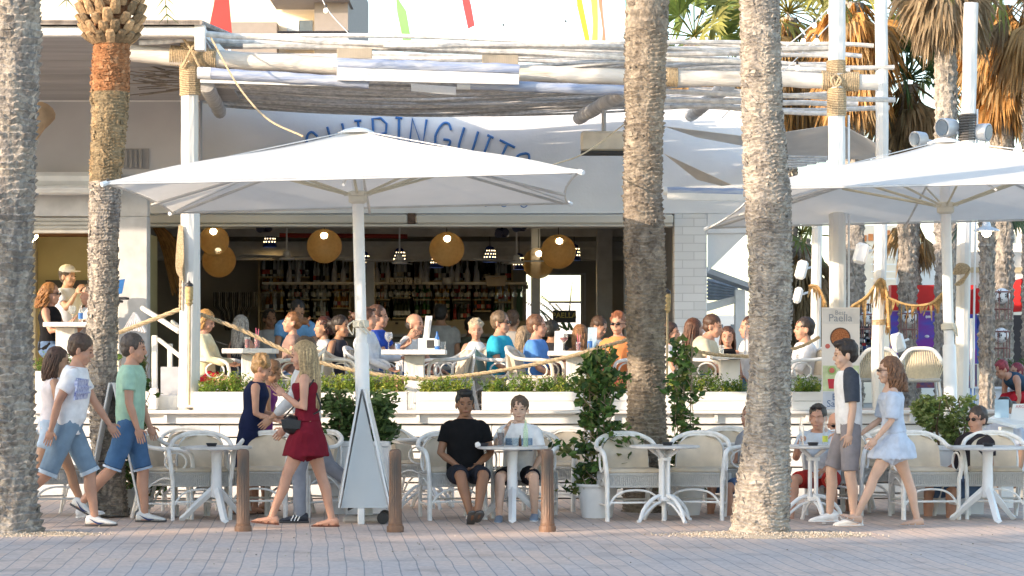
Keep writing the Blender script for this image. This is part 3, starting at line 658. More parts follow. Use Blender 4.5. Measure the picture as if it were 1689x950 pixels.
main_palm('thick pale grey knobbly palm trunk cut off by the left edge of the picture', [(0, -18, 66), (120, -18, 64), (250, -20, 58), (350, -22, 54), (600, -20, 52), (760, -18, 57), (830, -20, 62), (860, -28, 66), (882, -40, 74)], 20.7, .062, .10, .042, 21, flakes=260, rough=.9)
def tf2(z, h):
    zc = Z(152, 23); zk = Z(300, 23)
    if z > zc: return (.36, .17, .08) if h < .6 else (.43, .23, .12)
    if z > zk: return (.27, .21, .13) if h < .6 else (.36, .26, .15)
    return GREYT[int(h * 4) % 4]
pl2 = main_palm('palm with an orange fibrous collar under a bulging ring of cut frond stubs', [(60, 156, 214), (150, 150, 212), (230, 151, 207), (300, 149, 199), (400, 147, 194), (500, 147, 194), (600, 142, 192), (700, 150, 200), (790, 152, 206), (850, 150, 212)], 23.0, .032, .09, .022, 22, tonefn=tf2, flakes=700, rough=1.2, ctop=6.6)
# pruned bulge of palm 2
rnd = random.Random(8); g = G(); cx = X(183, 23)
for ring in range(9):
    z = Z(72, 23) + ring * .085; R = [.20, .27, .31, .325, .32, .30, .29, .28, .27][ring]; n = 13
    for k in range(n):
        a = 2 * pi * (k + (ring % 2) * .5) / n + rnd.uniform(-.08, .08); d = Vector((cos(a), sin(a), 0)); up = Vector((0, 0, 1)); p = Vector((cx, 23, z)) + d * R * .8
        dr = (d * (.75 if ring < 3 else .5) + up * (.9 if ring > 0 else .6)).normalized(); L = .13 * rnd.uniform(.8, 1.2)
        k2 = rnd.uniform(.8, 1.15); g.tone = tuple(c * k2 for c in ((.50, .33, .18) if rnd.random() < .6 else (.27, .19, .11)))
        s_ = Vector((-d.y, d.x, 0)); nn = dr.cross(s_)
        g.rings([(p, s_ * .052, nn * .02), (p + dr * L * .6, s_ * .05, nn * .028), (p + dr * L, s_ * .036, nn * .022)], 8)
g.build('frond_stubs', BARK, pl2, smooth=False)
main_palm('tall palm trunk scaled with curved scars, standing in the middle behind the round cast table', [(0, 1034, 1102), (60, 1031, 1101), (100, 1031, 1098), (200, 1031, 1094), (300, 1029, 1091), (340, 1028, 1092), (400, 1030, 1096), (430, 1033, 1098), (500, 1033, 1097), (600, 1036, 1096), (700, 1034, 1099), (760, 1031, 1104), (850, 1026, 1110)], 23.8, .042, .11, .030, 23, flakes=420, rough=1.2, tones=[(.22, .18, .14), (.29, .24, .185), (.36, .30, .23), (.33, .27, .21)])
main_palm('thick leaning palm trunk with torn bark, rooted in sand right of the middle', [(0, 1222, 1284), (100, 1223, 1286), (200, 1225, 1291), (260, 1226, 1298), (330, 1228, 1304), (400, 1235, 1305), (500, 1237, 1306), (600, 1237, 1303), (700, 1230, 1303), (800, 1215, 1303), (860, 1208, 1302), (884, 1200, 1306)], 20.7, .034, .16, .026, 24, flakes=700, rough=1.7, tones=[(.30, .265, .23), (.38, .335, .285), (.46, .40, .33), (.52, .46, .38)])
# ================================================================ FAN PALMS behind
def fan(g, rnd, base, d, L, tone, n=16, spread=1.15, droop=.25, w_=.02, stem=.5):
    "a fan leaf: petiole then radiating blades"
    d = Vector(d).normalized(); base = Vector(base); hub = base + d * L * stem; g.tone = (tone[0] * .9, tone[1] * .75, tone[2] * .5); g.tube([base, hub], .012, 4)
    u, v = frame_of(d); rot = rnd.uniform(0, pi); u, v = u * cos(rot) + v * sin(rot), v * cos(rot) - u * sin(rot)
    for i in range(n):
        a = spread * (2 * i / (n - 1) - 1) * 1.35; bl = L * .62 * rnd.uniform(.85, 1.1) * (1 - .18 * abs(a))
        dr = (d * cos(a) + u * sin(a) + v * rnd.uniform(-.08, .08)).normalized(); m1 = hub + dr * bl * .6; tp = hub + dr * bl + Vector((0, 0, -droop * bl * rnd.uniform(.6, 1.6)))
        sd_ = dr.cross(v).normalized() * w_ * 1.3; k = rnd.uniform(.7, 1.3); g.tone = tuple(c * k for c in tone)
        fo = v * .012 * (1 if i % 2 else -1)
        g.add([hub + fo * .2, m1 - sd_ + fo, tp, m1 + sd_ - fo], [(0, 1, 2, 3)])
def fan_palm(label, px, pyc, D_, tpx, R, ngreen, nskirt, skirtL, seed, green=(.16, .22, .05), dead=(.42, .26, .11), pbot=None, skirtR=.55, dead2=(.32, .23, .13), trunk=True):
    rnd = random.Random(seed); c = P(px, pyc, D_); t = thing('fan_palm', label, 'palm', (c.x, D_, 0), group='fan palms beyond the beach bar')
    r0 = tpx / 2 / FP * D_
    if trunk:
        zb = Z(pbot, D_) if pbot else 0
        pf = [(pyc, px - tpx / 2, px + tpx / 2), (HY + (CH - 0) * FP / D_ if not pbot else pbot, px - tpx / 2 * 1.1, px + tpx / 2 * 1.1)]
        g = trunk_g(pf, D_, .09, .12, .05, GREYT, seed, 1.0, res=.05)
        pr = [(pyc, px - tpx / 2, px + tpx / 2), (620, px - tpx / 2, px + tpx / 2)]; f_ = scars_g(pr, D_, 320, seed, (.1, .2), tones=GREYT); n_ = len(g.v); g.v += f_.v; g.t += f_.t; g.f += [tuple(i + n_ for i in f) for f in f_.f]; g.build('trunk', BARK, t)
    g = G()
    for i in range(nskirt):
        a = rnd.uniform(0, 2 * pi); h = rnd.random(); b = c + Vector((cos(a) * r0, sin(a) * r0, -h * skirtL * .8)); tone = dead if rnd.random() < .6 else dead2
        out = rnd.uniform(.15, .75) * (1 - .3 * h)
        fan(g, rnd, b, (cos(a) * out, sin(a) * out, -1 + .5 * (1 - h)), R * rnd.uniform(.55, .85), tone, 11, .45, .35, .022, .45)
    if nskirt: g.build('dead_fronds', LEAFM, t, smooth=False)
    g = G()
    for i in range(ngreen):
        a = 2.4 * i + rnd.uniform(-.3, .3); e = 1.3 - 1.7 * i / max(1, ngreen)
        fan(g, rnd, c + Vector((0, 0, .1)), (cos(a) * cos(e), sin(a) * cos(e), sin(e)), R * rnd.uniform(.85, 1.1), green if rnd.random() < .75 else (.28, .28, .08), 18, 1.0, .18, .024, .48)
    if ngreen: g.build('crown', LEAFM, t, smooth=False)
    return t
fan_palm('green fan palm with yellowing skirt seen between the two tall trunks', 1145, 70, 38, 30, 1.05, 16, 90, 1.0, 31, pbot=520, dead=(.5, .32, .14))
fan_palm('small brown tufted fan palm just left of the scaled trunk', 1032, 96, 42, 20, .6, 0, 60, .6, 32, pbot=400)
fan_palm('fan palm with a huge orange dead skirt behind the middle pergola post', 1408, 5, 38, 30, 1.15, 22, 260, 1.3, 33, green=(.30, .30, .08), pbot=640, dead=(.62, .34, .11), dead2=(.45,.31,.15))
fan_palm('fan palm with drooping yellow green leaves behind the torn trunk', 1300, 30, 40, 28, 1.5, 30, 160, 1.1, 34, dead=(.58,.36,.14), green=(.26, .26, .07), pbot=560)
fan_palm('short dark green fan palm with a hanging straw skirt above the grey awning', 1497, 140, 39, 26, 1.15, 34, 110, 1.1, 35, green=(.10, .20, .07), dead=(.30, .24, .14))
fan_palm('tall rough grey fan palm trunk left of the right floodlight pole', 1560, -40, 36, 32, 1.1, 8, 90, .3, 36, dead=(.36, .27, .17))
fan_palm('fan palm with a long shaggy orange skirt at the upper right', 1652, 10, 38, 34, 1.1, 12, 300, 1.5, 37, dead=(.60, .33, .11), dead2=(.42,.29,.14), pbot=700)
fan_palm('fan palm cut by the right edge with green and yellow leaves', 1705, -10, 37, 34, 1.4, 14, 40, .5, 38, green=(.26, .28, .06))
fan_palm('slim fan palm trunk behind the net garland', 1410, 250, 44, 26, .5, 0, 30, .4, 39)
fan_palm('low fan palm with dry skirt behind the slim white post', 1322, 395, 40, 26, 1.1, 16, 120, 1.6, 40, green=(.13, .17, .05), dead=(.27, .20, .10))
fan_palm('short grey fan palm trunk before the arcade lamp', 1628, 362, 33, 20, .8, 7, 0, .4, 41, green=(.05, .09, .05))
fan_palm('grey fan palm trunk behind the cloth garland, thick with old leaf bases', 1503, 360, 42, 27, .9, 9, 14, .3, 42, green=(.06, .10, .05))
# green canopy behind roof
g = G(); rnd = random.Random(4)
for i in range(60):
    b = P(rnd.uniform(930, 1260), rnd.uniform(160, 230), 46 + rnd.uniform(-.5, .5)); a = rnd.uniform(0, 2 * pi); fan(g, rnd, b, (cos(a), .3 * sin(a), .3), .8, (.08, .13, .05), 14, 1.2, .2, .02)
tc_ = thing('fan_palm', 'low dark green palm foliage peeping over the white roof edge under the canes', 'palm', (X(1100, 46), 46, 0)); g.build('crown', LEAFM, tc_, smooth=False)
g = G(); g.tube([(X(1100, 46), 46, 0), (X(1100, 46), 46, Z(230, 46))], .18, 10); g.build('trunk', mat('trunk_plain', (.3, .25, .2), .9), tc_)
# ================================================================ FOLIAGE helper
def leaves(g, rnd, c, r, n, size, tones, flat=.5, pt=1.6):
    for i in range(n):
        d = Vector((rnd.gauss(0, 1), rnd.gauss(0, 1), rnd.gauss(0, 1))).normalized() * (rnd.random() ** .45)
        p = Vector(c) + Vector((d.x * r[0], d.y * r[1], d.z * r[2])); s_ = size * rnd.uniform(.6, 1.3)
        a = Vector((rnd.gauss(0, 1), rnd.gauss(0, 1), rnd.gauss(0, flat))).normalized(); b = a.cross(Vector((rnd.gauss(0, 1), rnd.gauss(0, 1), rnd.gauss(0, 1)))).normalized()
        k = rnd.uniform(.65, 1.3); t = rnd.choice(tones); g.tone = tuple(x * k for x in t)
        u = a.cross(b) * s_ * .12
        g.add([p - a * s_ * pt * .5, p + b * s_ * .38 + u, p + a * s_ * pt * .5, p - b * s_ * .38 + u], [(0, 1, 2), (0, 2, 3)])
def tufts(g, rnd, x0, x1, y, z, h, n, tones, dy=.1):
    "conifer-like upright tufts"
    for i in range(n):
        b = Vector((rnd.uniform(x0, x1), y + rnd.uniform(-dy, dy), z)); hh = h * rnd.uniform(.5, 1.1) * (.8 + .35 * noise.noise(Vector((b.x * 4, 3, y)))); lean = Vector((rnd.gauss(0, .3), rnd.gauss(0, .3), 1)).normalized()
        t = rnd.choice(tones)
        for j in range(14):
            s_ = rnd.uniform(.15, 1); p = b + lean * hh * s_; d = Vector((rnd.gauss(0, 1), rnd.gauss(0, 1), rnd.uniform(.1, 1.4))).normalized() * .05 * (1.25 - s_ * .6); k = rnd.uniform(.6, 1.4); g.tone = tuple(x * k for x in t)
            sd_ = d.cross(Vector((rnd.gauss(0, 1), rnd.gauss(0, 1), rnd.gauss(0, 1)))).normalized() * .007
            g.add([p, p + d * .5 + sd_, p + d, p + d * .5 - sd_], [(0, 1, 2, 3)])
# ================================================================ PLANTER BOXES with hedge on the ledge
YG = [(.30, .36, .05), (.22, .33, .05), (.36, .38, .07), (.14, .24, .04)]
zl = DZ + .11
hb = [(322, 473, 'long white trough of yellow green hedge at the left pergola post'), (478, 672, 'long white trough of bright green hedge behind the parasol mast'), (688, 776, 'short white trough of bright hedge left of the gap above the black shirted man'),
      (795, 1035, 'long white trough of green hedge above the two seated men'), (1098, 1238, 'white trough of dark green hedge between the two tall trunks'), (1304, 1357, 'short white trough of hedge just left of the paella banner'), (62, 128, 'white trough of green hedge under the left window table')]
for i, (a, b, lb) in enumerate(hb):
    D_ = 26.12; t = thing('planter_box', lb, 'planter', ((X(a, D_) + X(b, D_)) / 2, D_, zl), group='white hedge troughs along the terrace edge')
    g = G(); z1 = Z(646, D_); z0 = zl + .003
    if i == 6: z1 = Z(612, D_)
    g.span(X(a, D_), X(b, D_), D_ - .13, D_ - .10, z0, (z0 + z1) / 2 - .003, .005); g.span(X(a, D_), X(b, D_), D_ - .13, D_ - .10, (z0 + z1) / 2, z1, .005); g.span(X(a, D_), X(b, D_), D_ + .1, D_ + .13, z0, z1)
    g.span(X(a, D_), X(a, D_) + .03, D_ - .097, D_ + .097, z0, z1); g.span(X(b, D_) - .03, X(b, D_), D_ - .097, D_ + .097, z0, z1); g.build('trough', BOARD, t)
    g = G(); g.span(X(a, D_) + .031, X(b, D_) - .031, D_ - .096, D_ + .096, z0, z1 - .04); g.build('soil', mat('soil', (.06, .04, .03), .95), t)
    g = G(); rnd = random.Random(50 + i); L = X(b, D_) - X(a, D_); tufts(g, rnd, X(a, D_) + .03, X(b, D_) - .03, D_, z1 - .05, .30, int(L * 190), YG if i < 3 else YG[1:] + [(.10, .19, .04)], .1)
    g.build('hedge', LEAFM, t, smooth=False)
# ================================================================ POTS and SHRUBS
def trough(label, px, D_, w_, d_, h_, seed, R=(.5, .3, .35), tones=((.10, .17, .05), (.16, .24, .08), (.06, .11, .03)), size=.05, n=1500, lift=.18, taper=.92):
    t = thing('potted_shrub', label, 'potted plant', (X(px, D_), D_, 0)); x = X(px, D_); g = G(); a, b = w_ / 2, d_ / 2
    g.add([(x + sx * a * (taper if z == 0 else 1), D_ + sy * b * (taper if z == 0 else 1), z) for z in (0, h_) for sx, sy in ((-1, -1), (1, -1), (1, 1), (-1, 1))], [(3, 2, 1, 0), (0, 1, 5, 4), (1, 2, 6, 5), (2, 3, 7, 6), (3, 0, 4, 7)])
    g.span(x - a - .012, x + a + .012, D_ - b - .012, D_ + b + .012, h_ - .05, h_ + .001, .008); g.build('pot', WHITEPL, t, smooth=False)
    rnd = random.Random(seed); g = G()
    for i in range(7):
        bx = x + rnd.uniform(-.6, .6) * a; q = [Vector((bx, D_, h_))]; d = Vector((rnd.uniform(-.4, .4), rnd.uniform(-.3, .3), 1))
        for j in range(5): q.append(q[-1] + d * .09 + Vector((rnd.uniform(-.03, .03), 0, 0)))
        g.tube(q, [.012 - .0016 * j for j in range(6)], 5)
    g.build('stems', mat('stem_brown', (.14, .09, .05), .9), t)
    g = G()
    for i in range(20):
        c = (x + rnd.uniform(-.75, .75) * R[0], D_ + rnd.uniform(-.6, .6) * R[1], h_ + lift + rnd.uniform(-.5, .7) * R[2]); leaves(g, rnd, c, (R[0] * .34, R[1] * .4, R[2] * .32), n // 20, size, tones)
    g.build('foliage', LEAFM, t, smooth=False); return t
trough('large square white planter holding a leafy oleander shrub behind the A-board', 590, 23.6, .62, .5, .70, 61, R=(.42, .26, .36), size=.062, n=1500)
trough('large white planter with a light green shrub in front of the right pole', 1560, 23.55, .72, .4, .66, 62, R=(.32, .22, .34), tones=((.22, .28, .08), (.30, .34, .12), (.14, .2, .05)), size=.045, n=1700)
def climber(label, px, D_, potw, poth, top_py, wid, seed, n=900, pot=True, base=0.0, prof=None):
    x = X(px, D_); t = thing('potted_climber', label, 'potted plant', (x, D_, 0)); rnd = random.Random(seed)
    if pot:
        g = G(); r = potw / 2; g.lathe((x, D_, 0), [(r * .72, 0), (r * .97, poth * .93), (r * 1.1, poth * .93), (r * 1.12, poth), (r * 1.0, poth), (r * .95, poth * .9), (.01, poth * .89)], 20); g.build('pot', WHITEPL, t)
    zt_ = Z(top_py, D_); g = G()
    for k in (-1, 0, 1): g.tube([(x + k * .05, D_, poth * .9), (x + k * .08, D_ + .01, zt_ + .05)], .006, 5)
    for s_ in range(5):
        q = [Vector((x + (.02 + wid * .3) * sin(j * .9 + s_ * 1.3) , D_ + .05 * cos(j + s_), poth * .9 + (zt_ - poth * .9) * j / 14)) for j in range(15)]; g.tube(q, .005, 4)
    g.build('stems', mat('dry_stem', (.36, .27, .18), .9), t)
    g = G()
    nb_ = 34
    for i in range(nb_):
        s_ = i / nb_; wz = wid * (prof(s_) if prof else (1.15 - .35 * s_ + .35 * sin(s_ * 17 + seed)))
        c = (x + rnd.uniform(-.45, .45) * wz + .04 * sin(i), D_ + rnd.uniform(-.1, .1), base + poth * .8 + (zt_ - poth * .8) * s_)
        leaves(g, rnd, c, (wz * .5, .12, .07), n // nb_, .072, ((.08, .17, .035), (.12, .22, .05), (.05, .10, .03), (.2, .22, .06)), pt=1.25)
    for i in range(16):
        c = (x + rnd.uniform(-.55, .55) * wid, D_ + rnd.uniform(-.15, .15), rnd.uniform(poth, zt_)); leaves(g, rnd, c, (.03, .03, .05), 4, .06, ((.14, .24, .05),), pt=1.25)
    g.build('foliage', LEAFM, t, smooth=False); return t
climber('dense climbing vine on canes in a white pot beside the round cast table', 985, 22.9, .40, .32, 575, .40, 71, n=1500)
climber('thin climbing vine on bamboo canes between the tall trunk and the beige chair', 1128, 23.3, .42, .30, 560, .24, 72, n=650)
climber('low dark green vine in a pot behind the green shirted walker', 222, 23.4, .36, .25, 585, .42, 73, n=900, prof=lambda s: max(.2, 1.15 - 1.1 * s + .2 * sin(9 * s)))
# ================================================================ PARASOLS
CANV = vcmat('parasol_canvas', .85, trans=.28, var=.05, nscale=2.5, bump=.35, bscale=5)
def parasol(label, bx, by, half, zc, za, tiltx, tilty, seed, hy=None, bs=.4):
    hy = hy or half
    t = thing('parasol', label, 'parasol', (bx, by, 0), group='square white parasols', local=True)
    t.rotation_euler = (tiltx, tilty, 0)
    g = G(); g.tone = (.82, .80, .75); N = 10
    C = [Vector((-half, -hy, zc)), Vector((half, -hy, zc)), Vector((half, hy, zc)), Vector((-half, hy, zc))]; A = Vector((0, 0, za))
    for s_ in range(4):
        a, b = C[s_], C[(s_ + 1) % 4]
        def fn(u, v, a=a, b=b):
            e = a.lerp(b, u); mid = (a + b) / 2; e = e + (Vector((0, 0, 0)) - Vector((mid.x, mid.y, 0))).normalized() * .07 * 4 * u * (1 - u)
            p = e.lerp(A, v); s2 = 4 * u * (1 - u) * (1 - v); p.z -= .05 * sin(pi * v) * (4 * u * (1 - u)); p.z += .02 * sin(2 * pi * v) ; return p
        g.grid(fn, 14, 12)
    o = g.build('canopy', CANV, t, sharp=20)
    g = G()
    for s_ in range(4): g.tube([C[s_] + Vector((0, 0, -.005)), C[s_] * 1.0 + Vector((C[s_].x * .018, C[s_].y * .018, -.02))], .022, 6)
    g.build('corner_pocket', WHITEPL, t)
    g = G()
    for s_ in range(4):
        a, b = C[s_], C[(s_ + 1) % 4]; mid = (a + b) / 2; nv = -Vector((mid.x, mid.y, 0)).normalized(); g.tube([a.lerp(b, u / 12) + nv * .07 * 4 * (u / 12) * (1 - u / 12) + Vector((0, 0, -.012)) for u in range(13)], .011, 5)
        g.tube([a + Vector((0, 0, .001)), Vector((0, 0, za + .001))], .005, 4)
    g.build('hem', mat('canvas_hem', (.70, .69, .66), .85), t)
    g = G(); g.lathe((0, 0, za - .03), [(.16, 0), (.165, .012), (.10, .04), (.03, .055), (.001, .06)], 16); g.build('cap', WHITEPL, t)
    RB = mat('rib_grey', (.62, .61, .58), .4); hub = zc + .0
    for i in range(8):
        a = pi / 4 * i + pi / 4; e = Vector((cos(a) * half, sin(a) * hy, 0)) * ((sqrt(2) if i % 2 == 0 else 1.0) - .04); e.z = zc + (.015 if i % 2 == 0 else -.035)
        g = G(); top = Vector((0, 0, za - .13)); g.tube([top, e + Vector((0, 0, -.03))], .014, 4); g.build('rib', RB, t)
        m_ = top.lerp(e, .42); g = G(); d2 = e.copy(); d2.z = 0; d2.normalize(); g.tube([Vector((0, 0, hub - .02)) + d2 * .07, m_ + Vector((0, 0, -.035))], .013, 4); g.build('strut', mat('strut_cream', (.66, .6, .44), .4), t)
    g = G(); g.lathe((0, 0, hub - .1), [(.055, 0), (.085, .02), (.085, .07), (.1, .075), (.1, .11), (.06, .12)], 16)
    for i in range(8): a = pi / 4 * i + pi / 4; g.box((cos(a) * .1, sin(a) * .1, hub - .01), (.05, .02, .03), Matrix.Rotation(a, 3, 'Z'))
    g.build('hub', mat('hub_cream', (.72, .68, .56), .5), t)
    g = G(); g.lathe((0, 0, 0), [(.05, 0), (.053, za - .1)], 16); g.build('mast', WHITEPL, t)
    g = G(); g.lathe((0, 0, 0), [(.068, .02), (.066, 1.62), (.058, 1.64)], 16); g.build('sleeve', WHITEPL, t)
    g = G(); g.lathe((0, 0, 1.78), [(.055, 0), (.075, .01), (.075, .06), (.06, .07)], 14)
    rnd = random.Random(seed)
    for i in range(5): a = rnd.uniform(0, 6.28); g.tube(bez([(cos(a) * .06, sin(a) * .06, 1.85), (cos(a) * .1 - .02, sin(a) * .1, 1.8), (cos(a + .6) * .09, sin(a + .6) * .09, 1.72), (cos(a) * .07, sin(a) * .07, 1.78)], 4), .007, 5)
    g.build('cord_wrap', mat('pale_cord', (.7, .66, .55), .9), t)
    g = G(); g.box((0, 0, .03), (bs, bs, .06), None, .02); g.build('base', mat('concrete', (.45, .44, .42), .9), t)
    return t
parasol('big white square parasol over the left half, its mast just above the A-board', -1.345, 22.3, 1.98, 3.02, 3.60, 0, radians(-1.4), 1)
parasol('big white square parasol cut by the right edge of the picture', 4.36, 23.95, 2.13, 3.03, 3.66, radians(-.6), radians(-1.4), 2, hy=2.6)
# ================================================================ CHAIRS
WICK = mat('white_wicker', (.78, .77, .73), .6, .12, 40, .9, 90, stretch=(6, 6, 1)); CANE = mat('white_bamboo', (.82, .81, .78), .45, .12, 14, .2, 40)
def make_chair(name, label, high=False, cream=False):
    t = thing(name, label, 'chair', (0, 50, -5), local=True)
    m = CANE if not cream else mat('cream_bamboo', (.80, .74, .62), .5, .12, 14)
    hb_ = .80 if not high else .95
    for s_ in (-1, 1):
        g = G(); g.tube([(.27, .265 * s_, 0), (.265, .265 * s_, .40)], .019, 8); g.tube([(.235, .268 * s_, 0), (.23, .268 * s_, .40)], .015, 8); g.build('leg', m, t)
        g = G(); g.tube(bez([(-.33, .22 * s_, 0), (-.27, .235 * s_, .22), (-.235, .24 * s_, .42)], 4), .019, 8); g.build('leg', m, t)
        g = G(); g.tube([(.25, .262 * s_, .31)] + bez([(.22, .262 * s_, .31), (0, .262 * s_, .38), (-.2, .25 * s_, .25), (-.28, .235 * s_, .08)], 4), .010, 6)
        g.tube([(.24, .262 * s_, .14), (-.29, .235 * s_, .14)], .011, 6); g.build('side_brace', m, t)
        g = G(); q = [Vector((.12 + .105 * cos(a), .285 * s_, .535 + .085 * sin(a))) for a in [2 * pi * k / 18 for k in range(19)]]; g.tube(q, .010, 6, cap=False); g.build('arm_loop', m, t)
    arc = lambda off: bez([(.272, .27 * 1, .38), (.285, .285, .52), (.262, .298, .615), (.17, .305, .650), (0, .30, .655), (-.14, .285, .675), (-.235, .245, .735), (-.285, .13, hb_ - .012), (-.295, 0, hb_)], 5)
    half = arc(0); full = half + [Vector((p.x, -p.y, p.z)) for p in reversed(half[:-1])]
    g = G(); g.tube(full, .021, 8); g.build('arm_frame', m, t)
    inn = bez([(-.225, .225, .42), (-.25, .222, .6), (-.278, .15, hb_ - .045), (-.284, 0, hb_ - .03)], 5); full2 = inn + [Vector((p.x, -p.y, p.z)) for p in reversed(inn[:-1])]
    g = G(); g.tube(full2, .013, 6)
    for k in range(-5, 6):
        y = k * .036; zt_ = hb_ - .045 - .1 * (abs(y) / .2) ** 3; g.tube([(-.232, y, .42), (-.285, y, zt_)], .0075, 4)
    g.build('back_spindles', m, t)
    # apron
    g = G()
    for (a, b) in (((.262, -.25), (.262, .25)), ((.25, .262), (-.23, .245)), ((-.235, .24), (-.235, -.24)), ((-.23, -.245), (.25, -.262))):
        a = Vector((*a, 0)); b = Vector((*b, 0)); n = int((b - a).length / .018)
        for k in range(n + 1):
            p = a.lerp(b, k / n); g.tube([p + Vector((0, 0, .325)), p + Vector((0, 0, .425))], .0085, 4)
        g.tube([a + Vector((0, 0, .318)), b + Vector((0, 0, .318))], .012, 6); g.tube([a + Vector((0, 0, .43)), b + Vector((0, 0, .43))], .014, 6)
    g.build('woven_apron', WICK, t)
    g = G(); g.tube(bez([(.262, -.25, .14), (.262, -.2, .22), (.262, -.12, .27), (.262, 0, .285), (.262, .12, .27), (.262, .2, .22), (.262, .25, .14)], 3), .011, 6)
    g.tube([(.262, -.26, .17), (.262, .26, .17)], .011, 6); g.tube([(-.27, -.235, .17), (-.27, .235, .17)], .011, 6); g.build('front_brace', m, t)
    g = G(); g.box((.01, 0, .455), (.50, .49, .05), None, .02); g.build('seat_cushion', BEIGE, t)
    g = G()
    def fn(u, v, o=0):
        y = (u - .5) * 2; zz = .47 + v * (hb_ - .50); w_ = .215 * (1 if v < .55 else sqrt(max(.02, 1 - ((v - .55) / .47) ** 2)))
        return Vector((-.195 - .085 * v + .012 * sin(pi * v) + .03 * y * y + o, y * w_, zz))
    g.grid(lambda u, v: fn(u, v, .03), 12, 12); g.grid(lambda u, v: fn(1 - u, v, -.012), 12, 12)
    n_ = 13; L_ = len(g.v) // 2
    idx = [(0, k) for k in range(n_)] + [(k, n_ - 1) for k in range(1, n_)] + [(n_ - 1, k) for k in range(n_ - 2, -1, -1)] + [(k, 0) for k in range(n_ - 2, 0, -1)]
    for i in range(len(idx)):
        (r0, c0), (r1, c1) = idx[i], idx[(i + 1) % len(idx)]
        g.f.append((r0 * n_ + c0, r1 * n_ + c1, L_ + r1 * n_ + (n_ - 1 - c1), L_ + r0 * n_ + (n_ - 1 - c0)))
    g.build('back_cushion', BEIGE, t, sharp=60)
    return t
chair0 = make_chair('rattan_armchair', 'x')
cream0 = make_chair('rattan_armchair', 'x', cream=True)
_used = {}
def chair(px, D_, deg, label, z=0, src=None, group='beige cushioned white armchairs on the pavement', sc=None, dx=0):
    """deg 0: faces the camera; +90 faces right in the picture"""
    src = src or chair0; loc = (X(px, D_) + dx, D_, z); rz = radians(deg - 90)
    if src.name not in _used:
        _used[src.name] = 1; src.location = loc; src.rotation_euler = (0, 0, rz); src['label'] = label; src['group'] = group; return src
    return dup(src, loc, rz, label, group, sc)
for a in [(332, 22.75, 8, 'beige cushioned white armchair facing out behind the left tripod table'), (436, 22.9, -8, 'beige cushioned white armchair directly behind the left fluted bollard'),
          (312, 24.2, 10, 'white armchair further back whose beige top peeps over the left armchair'), (285, 22.9, 80, 'white armchair turned sideways at the left end of the first table'),
          (505, 23.2, -40, 'white armchair with splayed bamboo legs behind the woman in red'), (744, 22.75, 15, 'white armchair the man in the black T-shirt sits in'),
          (868, 22.95, -12, 'white armchair the man in the printed T-shirt sits in'), (922, 24.1, -25, 'beige backed armchair in the rear row just behind the printed T-shirt man'),
          (1038, 22.6, 10, 'white armchair with tall beige back between the climbing vine and round cast table'), (1150, 22.75, -12, 'white armchair with beige back right of the round cast table'),
          (1197, 24.4, -10, 'beige backed armchair in the rear row beside the torn trunk'), (1228, 23.6, -78, 'white armchair seen from the side, partly behind the torn trunk'),
          (1385, 23.4, -20, 'white armchair the man in red shorts sits in'), (1522, 22.8, 8, 'beige backed armchair just behind the walking woman in pale blue'),
          (1640, 22.85, -8, 'beige backed armchair behind the far right tripod table'), (83, 23.2, 30, 'white armchair half hidden by the left edge palm and the walkers'),
          (690, 24.6, 70, 'white armchair in the rear row right of the middle bollard'), (1450, 23.8, -35, 'white armchair behind the walking couple')]:
    chair(*a)
# deck chairs
DG = 'rattan armchairs on the terrace deck'
for a in [(350, 27.5, 80, 'terrace armchair the girl in the cream shirt sits in'), (490, 27.3, -75, 'terrace armchair seen side on above the short haired woman'), (560, 27.6, 75, 'terrace armchair left of the parasol mast, back to the left'),
          (612, 27.9, 80, 'terrace armchair of the woman in the white shirt, behind the parasol mast'), (738, 27.6, -75, 'terrace armchair right of the white terrace table, its back leaning right'), (770, 28.3, -68, 'second terrace armchair close behind the one right of the white table'),
          (815, 27.9, 78, 'terrace armchair of the man in the turquoise T-shirt'), (880, 27.4, 76, 'cream terrace armchair of the man in the blue T-shirt'), (1035, 27.7, -70, 'terrace armchair of the woman in orange'),
          (1160, 27.6, 70, 'terrace armchair of the man in the beige T-shirt'), (1325, 27.6, -76, 'terrace armchair of the man in white beside the paella banner'), (1130, 28.6, 60, 'terrace armchair of the dark haired woman behind the vine')]:
    chair(a[0], a[1], a[2], a[3], DZ, src=cream0 if a[0] in (490, 880, 560) else None, group=DG)
# fan back chairs seen from behind, right
def fan_chair(label, px, D_, ptop, pbot, rz):
    t = thing('wicker_chair', label, 'chair', (X(px, D_), D_, DZ), radians(rz), group='round backed wicker chairs by the right parasol', local=True)
    zt_ = Z(ptop, D_) - DZ; g = G(); W_ = .27
    for k in range(27):
        a = (k / 26 - .5) * 2; x = a * W_; top = zt_ - .02 - .16 * abs(a) ** 2.6; g.tube([(x * .72, -.16 - .03 * (1 - a * a), .42), (x, -.24 + .07 * abs(a) ** 2, top)], .0085, 4)
    g.build('woven_back', mat('lit_wicker', (.74, .66, .50), .6, .1, 30), t)  # white wicker with the warm light on its back put into the colour
    rim = bez([(-.24, .2, .62), (-.29, .0, .64), (-.30, -.15, .66), (-.27, -.22, zt_ - .2), (-.15, -.25, zt_ - .03), (0, -.26, zt_), (.15, -.25, zt_ - .03), (.27, -.22, zt_ - .2), (.30, -.15, .66), (.29, 0, .64), (.24, .2, .62)], 4)
    g = G(); g.tube(rim, .024, 8); g.build('rim', CANE, t)
    for sx, sy in ((-1, -1), (1, -1), (-1, 1), (1, 1)):
        g = G(); g.tube([(sx * .25, sy * .22, 0), (sx * .2, sy * .18, .43)], .018, 6); g.build('leg', CANE, t)
    g = G(); g.box((0, .01, .425), (.46, .44, .05), None, .02); g.build('seat', WICK, t); return t
